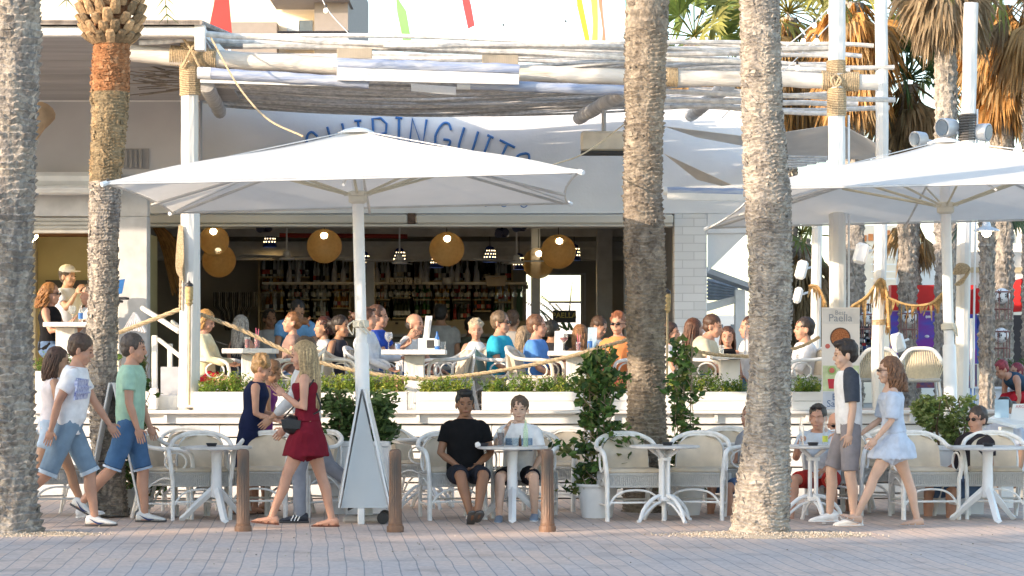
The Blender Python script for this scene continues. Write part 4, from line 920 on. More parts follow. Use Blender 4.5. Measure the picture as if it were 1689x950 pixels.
fan_chair('round backed wicker chair seen from behind, partly hidden by the young man', 1441, 28.0, 575, 690, 6)
fan_chair('round backed wicker chair seen from behind, beside the right parasol mast', 1516, 27.6, 575, 690, -4)
# ================================================================ TABLES
TOPM = mat('worn_table_top', (.72, .71, .69), .55, .25, 6, .2, 30, col2=(.5, .48, .45))
def table_a(px, D_, label, deg=0, w_=.33):
    t = thing('pedestal_table', label, 'table', (X(px, D_), D_, 0), radians(deg), group='white tripod tables on the pavement', local=True); h = .69
    g = G(); g.lathe((0, 0, h - .028), [(w_ - .03, 0), (w_, .006), (w_, .022), (w_ - .006, .028), (.01, .028)], 36); g.build('tabletop', TOPM, t)
    g = G(); g.lathe((0, 0, .22), [(.05, 0), (.052, .05), (.046, .30), (.05, .42), (.09, .44)], 16); g.build('column', WHITEPL, t)
    for k in range(3):
        a = 2 * pi * k / 3 + radians(-90); d = Vector((cos(a), sin(a), 0)); s_ = Vector((-d.y, d.x, 0)); g = G()
        g.rings([(Vector((0, 0, .30)) + d * .02, s_ * .035, Vector((0, 0, .05))), (d * .17 + Vector((0, 0, .17)), s_ * .035, Vector((0, 0, .045))), (d * .31 + Vector((0, 0, .035)), s_ * .035, Vector((0, 0, .035))), (d * .35 + Vector((0, 0, .02)), s_ * .035, Vector((0, 0, .02)))], 4); g.build('leg', WHITEPL, t, sharp=30)
    return t
def table_b(px, D_, label, deg=0):
    t = thing('cast_table', label, 'table', (X(px, D_), D_, 0), radians(deg), group='round tables on four curved cast legs', local=True); h = .70
    g = G(); g.lathe((0, 0, h - .025), [(.30, 0), (.325, .006), (.325, .02), (.318, .025), (.01, .025)], 36); g.build('tabletop', TOPM, t)
    g = G()
    for k in range(4): a = pi / 4 + pi / 2 * k; g.tube([(.04 * cos(a), .04 * sin(a), .2), (.038 * cos(a), .038 * sin(a), .52), (.045 * cos(a), .045 * sin(a), .6), (.15 * cos(a), .15 * sin(a), h - .03)], .019, 8)
    g.lathe((0, 0, .19), [(.06, 0), (.066, .02), (.06, .04)], 12); g.lathe((0, 0, .56), [(.06, 0), (.064, .015), (.06, .03)], 12); g.build('column', WHITEPL, t)
    for k in range(4):
        a = pi / 2 * k + .35; d = Vector((cos(a), sin(a), 0)); g = G(); q = bez([Vector((0, 0, .24)) + d * .04, d * .14 + Vector((0, 0, .21)), d * .24 + Vector((0, 0, .12)), d * .285 + Vector((0, 0, .02)), d * .31 + Vector((0, 0, .008))], 4)
        g.tube(q, .018, 8); q = bez([Vector((0, 0, .18)) + d * .04, d * .12 + Vector((0, 0, .155)), d * .21 + Vector((0, 0, .09)), d * .275 + Vector((0, 0, .03))], 4); g.tube(q, .013, 6); g.build('leg', WHITEPL, t)
    return t
T1 = table_a(357, 22.35, 'white tripod table standing left of the first bollard', 20)
T2 = table_b(703, 24.3, 'small round table in the rear row behind the middle bollard', 10)
T3 = table_a(845, 22.4, 'white tripod table in front of the two seated men', 0)
T4 = table_b(1096, 22.3, 'round cast table between two empty armchairs', 15)
T5 = table_b(1341, 22.3, 'round cast table right of the torn trunk in front of the man in red shorts', -8)
T6 = table_a(1629, 22.35, 'white tripod table at the far right before the shrub planter', 5, .37)
def deck_table(px0, px1, D_, py, label, leg_px=None, dy=.35, z0=DZ):
    xc = (X(px0, D_) + X(px1, D_)) / 2; t = thing('slab_table', label, 'table', (xc, D_, z0), group='thick white slab tables on the terrace'); zt_ = Z(py, D_)
    g = G(); n = 5; yy = D_ - dy
    for i in range(n): g.span(X(px0, D_), X(px1, D_), yy + i * 2 * dy / n, yy + (i + 1) * 2 * dy / n - .004, zt_ - .055, zt_, .006)
    g.build('tabletop', WORNWHITE, t); g = G(); lx = X(leg_px, D_) if leg_px else xc; g.span(lx - .11, lx + .11, D_ - .11, D_ + .11, z0, zt_ - .06, .01); g.build('pedestal', WORNWHITE, t)
    g = G(); g.span(lx - .2, lx + .2, D_ - .2, D_ + .2, z0 + .001, z0 + .06, .01); g.build('foot', WORNWHITE, t); return t
deck_table(372, 455, 27.0, 575, 'slab table in front of the girl with the phone', 416)
deck_table(632, 736, 27.0, 577, 'slab table with the menu stand, right of the parasol mast', 684)
deck_table(904, 980, 27.1, 579, 'slab table in front of the man in the blue T-shirt', 950)
deck_table(1170, 1240, 27.2, 584, 'slab table left of the torn trunk before the beige shirted man', 1203)
deck_table(80, 152, 28.6, 532, 'pale table in the left window with wine glasses', 110, z0=DZ + .2)
# ================================================================ BOLLARDS
BRZ = mat('rusty_bronze', (.22, .115, .065), .5, .4, 7, .4, 60, col2=(.09, .075, .065), stretch=(1, 1, .35), contrast=(.3, .6))
def bollard(px, label, D_=20.95):
    t = thing('bollard', label, 'bollard', (X(px, D_), D_, 0), group='fluted bronze bollards along the pavement', local=True)
    g = G(); n = 48; H = .71
    def ring(z, r, fl): return [Vector(((r - fl * (.5 + .5 * cos(16 * 2 * pi * k / n))) * cos(2 * pi * k / n), (r - fl * (.5 + .5 * cos(16 * 2 * pi * k / n))) * sin(2 * pi * k / n), z)) for k in range(n)]
    rr = [ring(.07, .060, 0), ring(.09, .059, .0), ring(.1, .059, .006), ring(.4, .056, .006), ring(.62, .053, .006), ring(.64, .053, 0), ring(.68, .053, 0), ring(.70, .048, 0), ring(.712, .03, 0)]
    vs = [v for r in rr for v in r]; g.add(vs, [(j * n + k, j * n + (k + 1) % n, (j + 1) * n + (k + 1) % n, (j + 1) * n + k) for j in range(len(rr) - 1) for k in range(n)] + [tuple(range((len(rr) - 1) * n, len(rr) * n))]); g.build('shaft', BRZ, t)
    g = G(); g.lathe((0, 0, 0), [(.074, 0), (.075, .035), (.072, .05), (.064, .055), (.064, .07), (.06, .072)], 28); g.build('base', BRZ, t); return t
bollard(401, 'rusty fluted bronze bollard in front of the left tripod table, beside the woman in red'); bollard(652, 'rusty fluted bronze bollard right of the A-board'); bollard(903, 'rusty fluted bronze bollard before the man in the printed T-shirt')
# ================================================================ A-BOARDS
def aboard(label, px, D_, ptop, pbot, pl, pr, infill, wd=.5):
    zt_, zb_ = Z(ptop, D_), max(.01, Z(pbot, D_)); x0_, xl_, xr_ = X(px, D_), X(pl, D_), X(pr, D_)
    t = thing('a_board', label, 'sign', (x0_, D_, 0)); 
    for xx, nm in ((xl_, 'board'), (xr_, 'board')):
        s_ = 1 if xx > x0_ else -1; g = G(); g.slab([(x0_ + .01 * s_, D_, zt_), (xx, D_, zb_), (xx, D_ + wd, zb_), (x0_ + .01 * s_, D_ + wd, zt_)], (s_, 0, .2), .016); g.build(nm, WHITEPL, t)
        g = G(); g.slab([(x0_ + .03 * s_, D_ + .04, zt_ - .06), (xx + .012 * s_, D_ + .04, zb_ + .06), (xx + .012 * s_, D_ + wd - .04, zb_ + .06), (x0_ + .03 * s_, D_ + wd - .04, zt_ - .06)], (s_, 0, .2), .008); g.build('face', BLACK if not infill else mat('board_face', (.7, .7, .68), .5), t)
    if infill:
        g = G(); g.slab([(x0_, D_ + .03, zt_ - .05), (xr_ - .012, D_ + .03, zb_ + .0), (xl_ + .012, D_ + .03, zb_ + .0)], (0, 1, 0), .012); g.build('side_panel', mat('board_grey', (.52, .56, .58), .35, .05, 2), t)
        g = G(); g.span(x0_ - .04, x0_ + .02, D_ + .02, D_ + .1, 0, zb_ - .002, .005); g.build('foot', WHITE, t)
        for dy in (.06, wd - .08):
            g = G(); g.lathe((xr_ - .06, D_ + dy - .015, .055), [(.052, 0), (.055, .008), (.055, .022), (.052, .03)], 16, (0, 1, 0)); g.build('wheel', BLACK, t)
    else:
        g = G(); g.tube([((x0_ + xl_) / 2, D_ + .05, (zt_ + zb_) / 2 - .1), ((x0_ + xr_) / 2, D_ + .05, (zt_ + zb_) / 2 - .1)], .008, 5); g.build('stay', DARK, t)
    return t
aboard('white A-board with grey side panel and small wheels under the left parasol', 597, 21.85, 642, 838, 560, 642, True)
aboard('white and black folding A-board behind the man in the green T-shirt', 183, 22.6, 632, 856, 138, 232, False)
# ================================================================ ROPES and torches
for nm, pts, rr in (('thick rope swagging across the terrace edge from the left pergola post', [(313, 512), (400, 545), (480, 582), (560, 606), (640, 620), (705, 625), (780, 618), (860, 605), (940, 588), (1036, 560)], .024),
                    ('thick rope rising from the left palm to the pergola post', [(130, 575), (190, 551), (245, 530), (297, 510)], .026), ('short rope swag between the two tall trunks', [(1095, 560), (1130, 574), (1180, 585), (1240, 588)], .022),
                    ('pale rope swag right of the torn trunk', [(1300, 578), (1325, 570), (1352, 556)], .02)):
    g = G(); rope_g(g, resample(bez([P(a, b, 26.33) for a, b in pts], 6), .03), rr); tag(g.build('rope', ROPE), nm, 'rope')
g = G()
for i in range(7): g.tube(bez([P(296 + i * .8, 372, 26.1), P(293 + i * 1.6, 400 + i * 4, 26.08 - .01 * i), P(291 + i * 1.5, 440 + i, 26.08), P(297 + i, 450 + i * 2, 26.1), P(299 + i * .6, 380, 26.12)], 5), .010, 5)
rope_g(g, resample([P(298, 450, 26.1), P(297, 512, 26.1)], .03), .016)
tag(g.build('rope_coil', ROPE), 'coil of rope hanging on the left side of the pergola post', 'rope')
def torch(px, ptop, pbot, D_, label):
    t = thing('bamboo_torch', label, 'torch', P(px, pbot, D_)); x = X(px, D_); zt_ = Z(ptop, D_); g = G(); g.tone = (.6, .45, .25)
    g.lathe((x, D_, zt_ - .27), [(.02, 0), (.032, .02), (.042, .1), (.044, .2), (.03, .21)], 12)
    for k in range(5): g.lathe((x, D_, zt_ - .25 + k * .04), [(.037 + k * .0015, 0), (.045, .008), (.037 + k * .0015, .016)], 12)
    g.build('basket', mat('torch_wicker', (.52, .38, .18), .8, .3, 30), t); g = G(); g.lathe((x, D_, zt_ - .06), [(.046, 0), (.04, .025), (.012, .045), (.01, .06)], 12); g.build('snuffer', DARK, t)
    g = G(); g.tube([(x, D_, Z(pbot, D_)), (x + .005, D_, zt_ - .26)], .013, 8); g.build('pole', mat('bamboo', (.55, .42, .25), .6, .3, 9), t)
torch(312, 463, 668, 26.0, 'bamboo torch tied to the left pergola post'); torch(1100, 475, 640, 26.3, 'bamboo torch just right of the scaled palm trunk')
# ================================================================ SMALL TABLEWARE
GLASS = mat('clear_glass', (.9, .95, .95), .05, .02, 5, trans=.85, spec=.5, alpha=.6); GLG = mat('green_glass', (.65, .85, .6), .08, .05, 5, trans=.7, alpha=.75)
COLA = mat('cola', (.08, .02, .01), .1, .1); REDW = mat('red_drink', (.22, .01, .02), .1, .1); BLUEG = mat('blue_glass', (.12, .3, .7), .1, trans=.4)
def tumbler(px, D_, z, label, liquid=None, h=.14, r=.032, straw=False):
    t = thing('drinking_glass', label, 'glass', (X(px, D_), D_, z), local=True); g = G(); g.lathe((0, 0, 0), [(r * .75, 0), (r, h), (r * .94, h), (r * .7, .008), (.001, .008)], 14, cap=False); g.build('glass', GLASS, t)
    if liquid: g = G(); g.lathe((0, 0, 0), [(r * .66, .01), (r * .88, h * .8), (.001, h * .8)], 14); g.build('drink', liquid, t)
    if straw: g = G(); g.tube([(0, 0, .02), (.02, 0, h + .08)], .004, 5); g.tube([(0, 0, .02), (-.012, 0, h + .09)], .004, 5); g.build('straws', mat('straw', (.6, .1, .2) if liquid is REDW else (.9, .8, .6), .4), t)
    return t
def goblet(px, D_, z, label, liquid=None):
    t = thing('wine_glass', label, 'glass', (X(px, D_), D_, z), local=True); g = G(); g.lathe((0, 0, 0), [(.034, 0), (.034, .003), (.005, .008), (.004, .08), (.02, .095), (.044, .13), (.046, .16), (.038, .195), (.036, .195), (.042, .15), (.02, .1), (.001, .095)], 14, cap=False); g.build('glass', GLASS, t)
    if liquid: g = G(); g.lathe((0, 0, 0), [(.01, .1), (.04, .135), (.04, .15), (.001, .15)], 12); g.build('drink', liquid, t)
    return t
BP = {'wine': [(.037, 0), (.038, .02), (.038, .19), (.03, .22), (.014, .25), (.013, .30), (.015, .305), (.001, .31)], 'liquor': [(.042, 0), (.044, .01), (.044, .16), (.036, .19), (.015, .205), (.014, .25), (.019, .252), (.019, .28), (.001, .28)], 'slim': [(.03, 0), (.031, .01), (.029, .20), (.012, .29), (.011, .33), (.001, .335)], 'small': [(.027, 0), (.028, .01), (.028, .12), (.011, .17), (.012, .2), (.001, .2)]}
def bottle(px, D_, z, label, m, kind='small', band=None, group=None, sc=1.0):
    t = thing('bottle', label, 'bottle', (X(px, D_), D_, z), group=group, local=True); g = G(); g.lathe((0, 0, 0), [(a * sc, b * sc) for a, b in BP[kind]], 12); g.build('glass_body', m, t)
    if band: g = G(); g.lathe((0, 0, .04 * sc), [(BP[kind][1][0] * sc * 1.02, 0), (BP[kind][1][0] * sc * 1.02, .07 * sc)], 12, cap=False); g.build('label_band', band, t)
    return t
def ashtray(px, D_, z, label, m=DARK):
    g = G(); g.lathe((X(px, D_), D_, z), [(.04, 0), (.052, .03), (.046, .03), (.038, .008), (.001, .008)], 16); tag(g.build('ashtray', m), label, 'ashtray')
h1, h2 = .691, .701
tumbler(826, 22.25, h1, 'tall tumbler of cola on the two men\'s table', COLA, .16, .036); bottle(867, 22.2, h1, 'pale green soda bottle on the two men\'s table', GLG, 'slim', None, sc=.75); tumbler(850, 22.3, h1, 'low clear glass beside the green bottle', None, .08, .036)
ashtray(797, 22.3, h1, 'dark ashtray by the black shirted man\'s elbow'); bottle(858, 22.35, h1, 'small dark bottle behind the green soda bottle', COLA, 'small', sc=.5)
g = G(); 
for i in range(4): a = i * 1.3; g.ell((X(788, 22.15) + .012 * cos(a), 22.15, h1 + .018 + .012 * sin(a)), (.016, .012, .018), None, 8, 5)
tag(g.build('crumpled_napkin', WHITE), 'crumpled white napkin on the two men\'s table', 'napkin')
ashtray(349, 22.3, h1, 'square black ashtray on the left tripod table'); ashtray(1101, 22.25, h2, 'black ashtray on the round cast table between empty armchairs'); ashtray(1630, 22.3, h1, 'black ashtray on the far right tripod table'); ashtray(1341, 22.2, h2, 'dark ashtray before the man in red shorts')
bottle(1322, 22.2, h2, 'clear bottle on the left of the red shorts man\'s table', GLASS, 'slim', sc=.8); bottle(1361, 22.25, h2, 'clear bottle with yellow green label on the red shorts man\'s table', GLASS, 'slim', mat('lime_label', (.6, .65, .1), .5), sc=.8)
dz1 = Z(575, 27) + .001; dz2 = Z(577, 27) + .001; dz3 = Z(579, 27.1) + .001; dz4 = Z(584, 27.2) + .001; dz0 = Z(532, 28.6) + .001
tumbler(424, 27.0, dz1, 'dark red cocktail with straws on the girl\'s table', REDW, .14, .035, True); tumbler(408, 27.1, dz1, 'second dark cocktail left of the one with straws', REDW, .13, .035)
goblet(641, 26.9, dz2, 'large gin glass held at the left end of the menu stand table'); tumbler(656, 26.95, dz2, 'blue tumbler on the menu stand table', BLUEG, .08, .034)
g0 = thing('menu_stand', 'white upright menu card stand on the slab table', 'menu stand', P(700, 577, 26.95)); g = G(); g.slab([P(696, 577, 26.95), P(706, 577, 26.95), P(713, 521, 27.05), P(702, 521, 27.05)], (0, 1, 0), .01); g.slab([P(697, 560, 26.93), P(703, 560, 26.93), P(709, 526, 27.03), P(704, 526, 27.03)], (0, 1, 0), .004); g.build('card', WHITE, g0)
g = G(); g.span(X(690, 26.95), X(722, 26.95), 26.92, 27.0, dz2, Z(558, 26.95), .006); g.build('box', WHITE, g0)
g = G(); g.span(X(704, 26.95), X(720, 26.95), 26.91, 26.919, Z(574, 26.95), Z(561, 26.95)); g.build('chalk_panel', mat('menu_board', (.05, .05, .05), .7), g0)
bottle(735 - 14, 26.8, dz2, 'small water bottle right of the menu stand', BLUEG, 'small', WHITE); tumbler(731, 27.0, dz2, 'clear tumbler at the right end of the menu stand table', None, .09)
goblet(930, 27.0, dz3, 'glass of red wine in front of the man in the blue T-shirt', REDW); tumbler(954, 27.0, dz3, 'red cocktail with a red straw on the blue shirted man\'s table', REDW, .1, .03, True); bottle(973, 27.0, dz3, 'small clear bottle at the right end of the blue shirted man\'s table', GLASS, 'small', BLUEG)
for i, (a, b, c_) in enumerate(((921, 546, 'left'), (976, 540, 'right'))):
    g = G(); g.slab([P(a - 7, 579, 27.05), P(a + 7, 579, 27.05), P(a + 9, b, 27.1), P(a - 6, b, 27.1)], (0, 1, 0), .006); tag(g.build('menu_card', mat('menu_blue' if i else 'menu_white', (.45, .6, .7) if i else (.8, .8, .8), .5)), '%s menu card standing on the blue shirted man\'s table' % ('pale blue' if i else 'folded white'), 'menu')
tumbler(1190, 27.1, dz4, 'clear glass before the beige shirted man', None, .1); bottle(1232, 27.2, dz4, 'pale bottle beside the torn trunk on the slab table', GLASS, 'slim')
goblet(119, 28.5, dz0, 'large wine glass on the left window table'); bottle(133, 28.5, dz0, 'small water bottle with blue cap on the left window table', GLASS, 'small', BLUEG); tumbler(145, 28.5, dz0, 'clear tumbler on the left window table beside the palm', None, .09)
# draped striped towel
g = G(); rnd = random.Random(2)
for i in range(16): a = i / 15 * 2 - 1; k = .75 if i % 2 else .35; g.tone = (k, k, k * 1.05); g.tube(bez([P(222, 517, 28), P(222 + a * 8, 530, 27.95), P(222 + a * 18, 545 + abs(a) * 3, 27.95)], 3), .022, 5)
tag(g.build('striped_towel', REED), 'striped grey and white cloth bundle on a hook by the stairs', 'cloth')
g = G(); g.slab([P(193, 462, 28.6), P(206, 460, 28.6), P(201, 484, 28.6), P(193, 486, 28.6)], (0, 1, 0), .02); tag(g.build('blue_folder', mat('blue_folder', (.03, .15, .42), .4)), 'blue folder standing against the left brick pillar', 'folder')
g = G(); g.span(X(192, 28.6), X(210, 28.6), 28.5, 28.75, Z(494, 28.6), Z(490, 28.6), .004); g.span(X(192, 28.6), X(200, 28.6), 28.5, 28.75, Z(499, 28.6), Z(495, 28.6), .004); tag(g.build('bracket_shelf', DARK), 'small dark shelf beside the left brick pillar', 'shelf')
# ================================================================ GLOBE LAMPS
GLOBE = mat('amber_weave', (.52, .36, .15), .6, .1, 20, .3, 90, alpha=.84); BULB = mat('warm_bulb', (1, .85, .6), emit=(1, .80, .5), estr=14)
glo = None
for i, (px, py, r, D_, lb) in enumerate(((353, 397, 25, 34.0, 'amber woven globe lamp, upper of the pair beside the left post'), (361, 430, 28, 36.0, 'amber woven globe lamp, lower of the pair beside the left post'), (535, 406, 29, 34.5, 'amber woven globe lamp hanging just left of the parasol mast'),
                       (737, 411, 29, 34.5, 'single amber woven globe lamp over the middle of the bar'), (888, 434, 26, 37.0, 'amber woven globe lamp, lower left of the right pair'), (921, 415, 29, 35.0, 'amber woven globe lamp, upper right of the right pair'))):
    R = r / FP * D_; t = thing('globe_lamp', lb, 'lamp', P(px, py, D_), group='amber globe lamps in the bar', local=True)
    g = G(); g.ell((0, 0, 0), (R, R, R * .98), None, 28, 18); g.build('shade', GLOBE, t)
    for k in range(0): pass
    g = G(); bz = .55 * R; g.ell((.01, -R * .72, bz), (.05, .04, .045), None, 12, 8); g.build('bulb', BULB, t)
    g = G(); g.tube([(0, 0, R * .95), (0, 0, 3.6 - P(px, py, D_).z)], .006, 5); g.build('cord', BLACK, t)
# blue punched lamps
BLM = mat('cobalt_enamel', (.01, .03, .20), .35)
for i, (px, py, lb) in enumerate(((445, 394, 'left end above the curtain'), (533, 411, 'behind the left middle globe'), (600, 428, 'behind the parasol mast'), (659, 422, 'above the LOVE blocks'), (720, 428, 'below the middle globe'), (808, 419, 'above the wooden ice tub'), (856, 431, 'left of the right pair of globes'), (947, 416, 'beside the bright back window'))):
    D_ = 38.3; t = thing('pendant_lamp', 'small cobalt blue punched pendant lamp ' + lb, 'lamp', P(px, py, D_), group='cobalt blue pendant lamps', local=True)
    g = G(); g.lathe((0, 0, -.13), [(.115, 0), (.10, .05), (.09, .16), (.06, .24), (.02, .26)], 18, cap=False); g.lathe((0, 0, -.128), [(.110, 0), (.096, .05), (.086, .16), (.056, .235), (.001, .25)], 18, cap=False); g.build('shade', BLM, t)
    g = G()
    for r_ in range(3):
        for k in range(5): a = -pi / 2 + (k - 2) * .5 + r_ * .2; rr = .098 - r_ * .010; g.ell((rr * cos(a), rr * sin(a), -.05 + r_ * .05), (.011, .011, .011), None, 6, 4)
    g.build('light_holes', mat('lamp_holes', (1, .8, .5), emit=(1, .75, .4), estr=1.6), t)
    g = G(); g.lathe((0, 0, -.115), [(.10, 0), (.10, .005)], 16); g.build('glow_disc', mat('lamp_glow', (1, .7, .3), emit=(1, .62, .22), estr=3.5), t)
    g = G(); g.tube([(0, 0, .12), (0, 0, 3.6 - P(px, py, D_).z)], .005, 4); g.build('cord', BLACK, t)
for px, py, lb in ((473, 425, 'white ceiling fan at the left of the bar'), (659, 432, 'white ceiling fan in the middle of the bar'), (852, 432, 'white ceiling fan left of the right pair of globes')):
    D_ = 36.0; c = P(px, py, D_); t = thing('ceiling_fan', lb, 'fan', c, group='white ceiling fans', local=True); g = G(); g.tube([(0, 0, .03), (0, 0, 3.6 - c.z)], .014, 6); g.build('rod', WHITEPL, t)
    g = G(); g.lathe((0, 0, -.03), [(.11, 0), (.12, .02), (.06, .06), (.045, .12), (.02, .14)], 16); g.build('motor', WHITEPL, t)
    for k in range(3): a = 2 * pi * k / 3 + .1 + px; g = G(); g.box((cos(a) * .48, sin(a) * .48, .01), (.8, .12, .012), Matrix.Rotation(a, 3, 'Z') @ Matrix.Rotation(.15, 3, 'X')); g.build('blade', mat('fan_blade', (.55, .55, .54), .5), t)
for px, py, D_, lb in ((437, 375, 35, 'dark blue speaker bracket under the ceiling at the left'), (828, 384, 36, 'dark blue stage light under the ceiling in the middle'), (857, 374, 35, 'dark blue lamp mount above the right fan')):
    t = thing('stage_light', lb, 'light', P(px, py, D_), local=True); g = G(); g.box((0, 0, 0), (.2, .2, .13), None, .03); g.tube([(-.05, -.1, -.02), (-.05, -.2, -.03)], .06, 12); g.tube([(.06, -.1, .0), (.06, -.17, 0)], .05, 12); g.build('housing', mat('navy_metal', (.01, .015, .05), .4), t)
    g = G(); g.tube([(0, 0, .06), (0, 0, 3.6 - P(px, py, D_).z)], .02, 6); g.build('bracket', DARK, t)
# ================================================================ BACK BAR SHELVES
BD = 39.9; SH = mat('cream_shelf', (.50, .40, .22), .6, .15, 5)
bs = thing('back_bar', 'cream wooden bottle shelving filling the back wall of the bar', 'shelving', (X(640, BD), BD, DZ))
bays = [(427, 470, (456, 481, 512)), (470, 512, (456, 493, 512)), (512, 545, (466, 493, 524)), (545, 577, (462, 480, 507)), (618, 645, (462, 493, 524)), (645, 680, (460, 490, 524)), (680, 712, (462, 493, 521)), (712, 744, (462, 493, 511)), (744, 778, (462, 493, 527)), (778, 812, (462, 493, 512)), (812, 845, (462, 497, 526))]
g = G()
for a, b, ys_ in bays:
    for xx in (a, b): g.span(X(xx, BD) - .015, X(xx, BD) + .015, BD, BD + .3, DZ, Z(425, BD))
g.build('upright', SH, bs)
for a, b, ys_ in bays:
    g = G()
    for yy in ys_: g.span(X(a, BD) + .016, X(b, BD) - .016, BD + .002, BD + .28, Z(yy, BD) - .022, Z(yy, BD))
    g.build('shelf', SH, bs)
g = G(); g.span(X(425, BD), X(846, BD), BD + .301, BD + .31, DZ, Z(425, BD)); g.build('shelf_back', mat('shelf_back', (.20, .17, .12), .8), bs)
g = G(); g.span(X(578, BD), X(866, BD), BD - .08, BD - .02, DZ, Z(529, BD)); g.build('lower_cabinet', mat('cabinet', (.38, .33, .22), .6), bs)
g = G(); g.tube([P(652, 533, BD - .1), P(657, 533, BD - .1)], .02, 6); g.build('knob', DARK, bs)
BM = [mat('bottle_dark', (.02, .03, .015), .12), mat('bottle_green', (.03, .10, .03), .12), mat('bottle_amber', (.28, .10, .015), .12), mat('bottle_clear', (.5, .52, .5), .1), mat('bottle_gold', (.55, .32, .05), .2), mat('bottle_red', (.3, .03, .02), .15)]
BN = ['dark', 'green', 'amber', 'clear', 'golden', 'red']; LB = [mat('label_cream', (.6, .55, .4), .6), mat('label_red', (.45, .06, .04), .6), mat('label_white', (.7, .7, .68), .6), mat('label_black', (.03, .03, .03), .5)]
proto = {}
rnd = random.Random(77); rown = ['upper', 'middle', 'lower']; bayn = ['at the far left of the bar', 'second from left in the bar', 'behind the bending man', 'with amber spirits left of the mast', 'just right of the mast', 'under the LOVE blocks', 'right of the LOVE blocks', 'behind the man in the grey printed T-shirt', 'right of the middle globe', 'above the blonde woman in white', 'at the right end of the shelving']
for bi, (a, b, ys_) in enumerate(bays):
    for ri, yy in enumerate(ys_):
        nb_ = int((b - a) / 6.6); pal = [(3, 4, 2), (3, 3, 0), (0, 0, 3), (2, 4, 2), (0, 3, 2), (0, 1, 0), (1, 1, 0), (4, 2, 1), (0, 5, 1), (0, 2, 0), (3, 4, 1)][bi]
        for k in range(nb_):
            if rnd.random() < .06: continue
            kd = rnd.choice(['wine', 'liquor', 'slim', 'liquor']) if ri else rnd.choice(['slim', 'wine']); mi = rnd.choice(pal) if ri else rnd.choice((3, 0, 3)); li = rnd.randrange(4)
            key = (kd, mi, li); loc = (X(a + 4 + (b - a - 7) * (k + .5) / nb_, BD), BD + .12 + rnd.uniform(-.03, .05), Z(yy, BD) + .001); lb = '%s glass bottle on the %s shelf %s' % (BN[mi], rown[ri], bayn[bi]); gp = 'bottles on the back bar'
            if key not in proto: proto[key] = bottle(0, BD, 0, lb, BM[mi], kd, LB[li], gp, .92 if ri else 1.05); proto[key].location = loc
            else: dup(proto[key], loc, 0, lb, gp)
# hanging glass rack
t = thing('glass_rack', 'white rail of upside down stemware running across the back bar', 'rack', P(640, 470, 39.3)); g = G(); g.span(X(432, 39.3), X(870, 39.3), 39.3, 39.33, Z(469, 39.3), Z(465, 39.3)); g.span(X(432, 39.3), X(870, 39.3), 39.5, 39.53, Z(469, 39.3), Z(465, 39.3)); g.build('rail', mat('rack_white', (.6, .58, .5), .5), t)
g = G()
for i in range(38): x = X(436 + i * 11.6, 39.3); g.span(x, x + .06, 39.28, 39.55, Z(476, 39.3), Z(470, 39.3))
g.build('glass_holder', mat('rack_dark', (.12, .11, .1), .6), t)
hg = None
for i in range(34):
    px = 440 + i * 12.8; loc = P(px, 472, 39.4); seg = 'left of the parasol mast' if px < 580 else ('between the mast and the middle globe' if px < 730 else 'right of the middle globe'); lb = 'upside down wine glass hanging from the rack ' + seg
    if hg is None:
        hg = thing('wine_glass', lb, 'glass', loc, group='glasses hanging ' + seg, local=True); g = G(); g.lathe((0, 0, -.17), [(.035, 0), (.042, .03), (.038, .07), (.006, .09), (.004, .16), (.03, .17)], 10, cap=False); g.build('bowl', mat('hang_glass', (.75, .8, .8), .08, .02, 5, trans=.6, alpha=.45), hg)
    else: dup(hg, loc, 0, lb, 'glasses hanging ' + seg)
# tall decorative white bottles and objects on the top rail
t0 = None
for i, px in enumerate((477, 491, 551, 566, 622, 640, 695, 745, 754, 771, 786, 703)):
    g = G(); D_ = 39.4; g.lathe((X(px, D_), D_, Z(465, D_)), [(.045, 0), (.05, .02), (.042, .16), (.015, .24), (.014, .32), (.02, .33), (.001, .335)], 12); tag(g.build('decor_bottle', mat('pale_ceramic', (.42, .42, .43), .4)), 'tall pale ceramic bottle on the glass rack, ' + ['first', 'second', 'third', 'fourth', 'fifth', 'sixth', 'seventh', 'eighth', 'ninth', 'tenth', 'eleventh', 'last'][[477, 491, 551, 566, 622, 640, 695, 703, 745, 754, 771, 786].index(px)] + ' from the left', 'bottle', 'pale bottles on the glass rack ' + ('left' if px < 580 else 'right'))
for i, ch in enumerate('LOVE'):
    D_ = 39.2; px = 644 + i * 15; t = thing('letter_block', 'small cream block with the letter %s on the back bar rack' % ch, 'letter block', P(px, 469, D_)); c = P(px, 469, D_); g = G(); g.box(c + Vector((0, 0, .055)), (.12, .05, .11), None, .006); g.build('block', mat('block_cream', (.38, .36, .30), .6), t)
    g = text_g(ch, .11, .006); g.xf(Matrix.Translation(c + Vector((0, -.028, .018))) @ Matrix.Rotation(pi / 2, 4, 'X')); g.build('letter', BLACK, t)
t = thing('ice_tub', 'grey wooden tub standing on the rack right of the middle globe', 'tub', P(818, 472, 39.2)); c = P(818, 472, 39.2); g = G(); g.add([c + Vector((sx * (.14 if z < .1 else .18), sy * .1, z)) for z in (0, .17) for sx, sy in ((-1, -1), (1, -1), (1, 1), (-1, 1))], [(3, 2, 1, 0), (0, 1, 5, 4), (1, 2, 6, 5), (2, 3, 7, 6), (3, 0, 4, 7), (4, 5, 6, 7)]); g.build('tub', mat('grey_tub', (.36, .33, .29), .8), t)
g = G(); g.tube([c + Vector((-.09, -.105, .13)), c + Vector((.09, -.105, .13))], .008, 5); g.build('handle', ROPE, t)
g = G(); g.lathe(P(738, 468, 39.2), [(.08, 0), (.09, .1), (.085, .1), (.07, .01), (.001, .01)], 16); tag(g.build('ice_bucket', mat('bucket_grey', (.4, .42, .44), .3)), 'pale grey ice bucket on the rack under the middle globe', 'bucket')
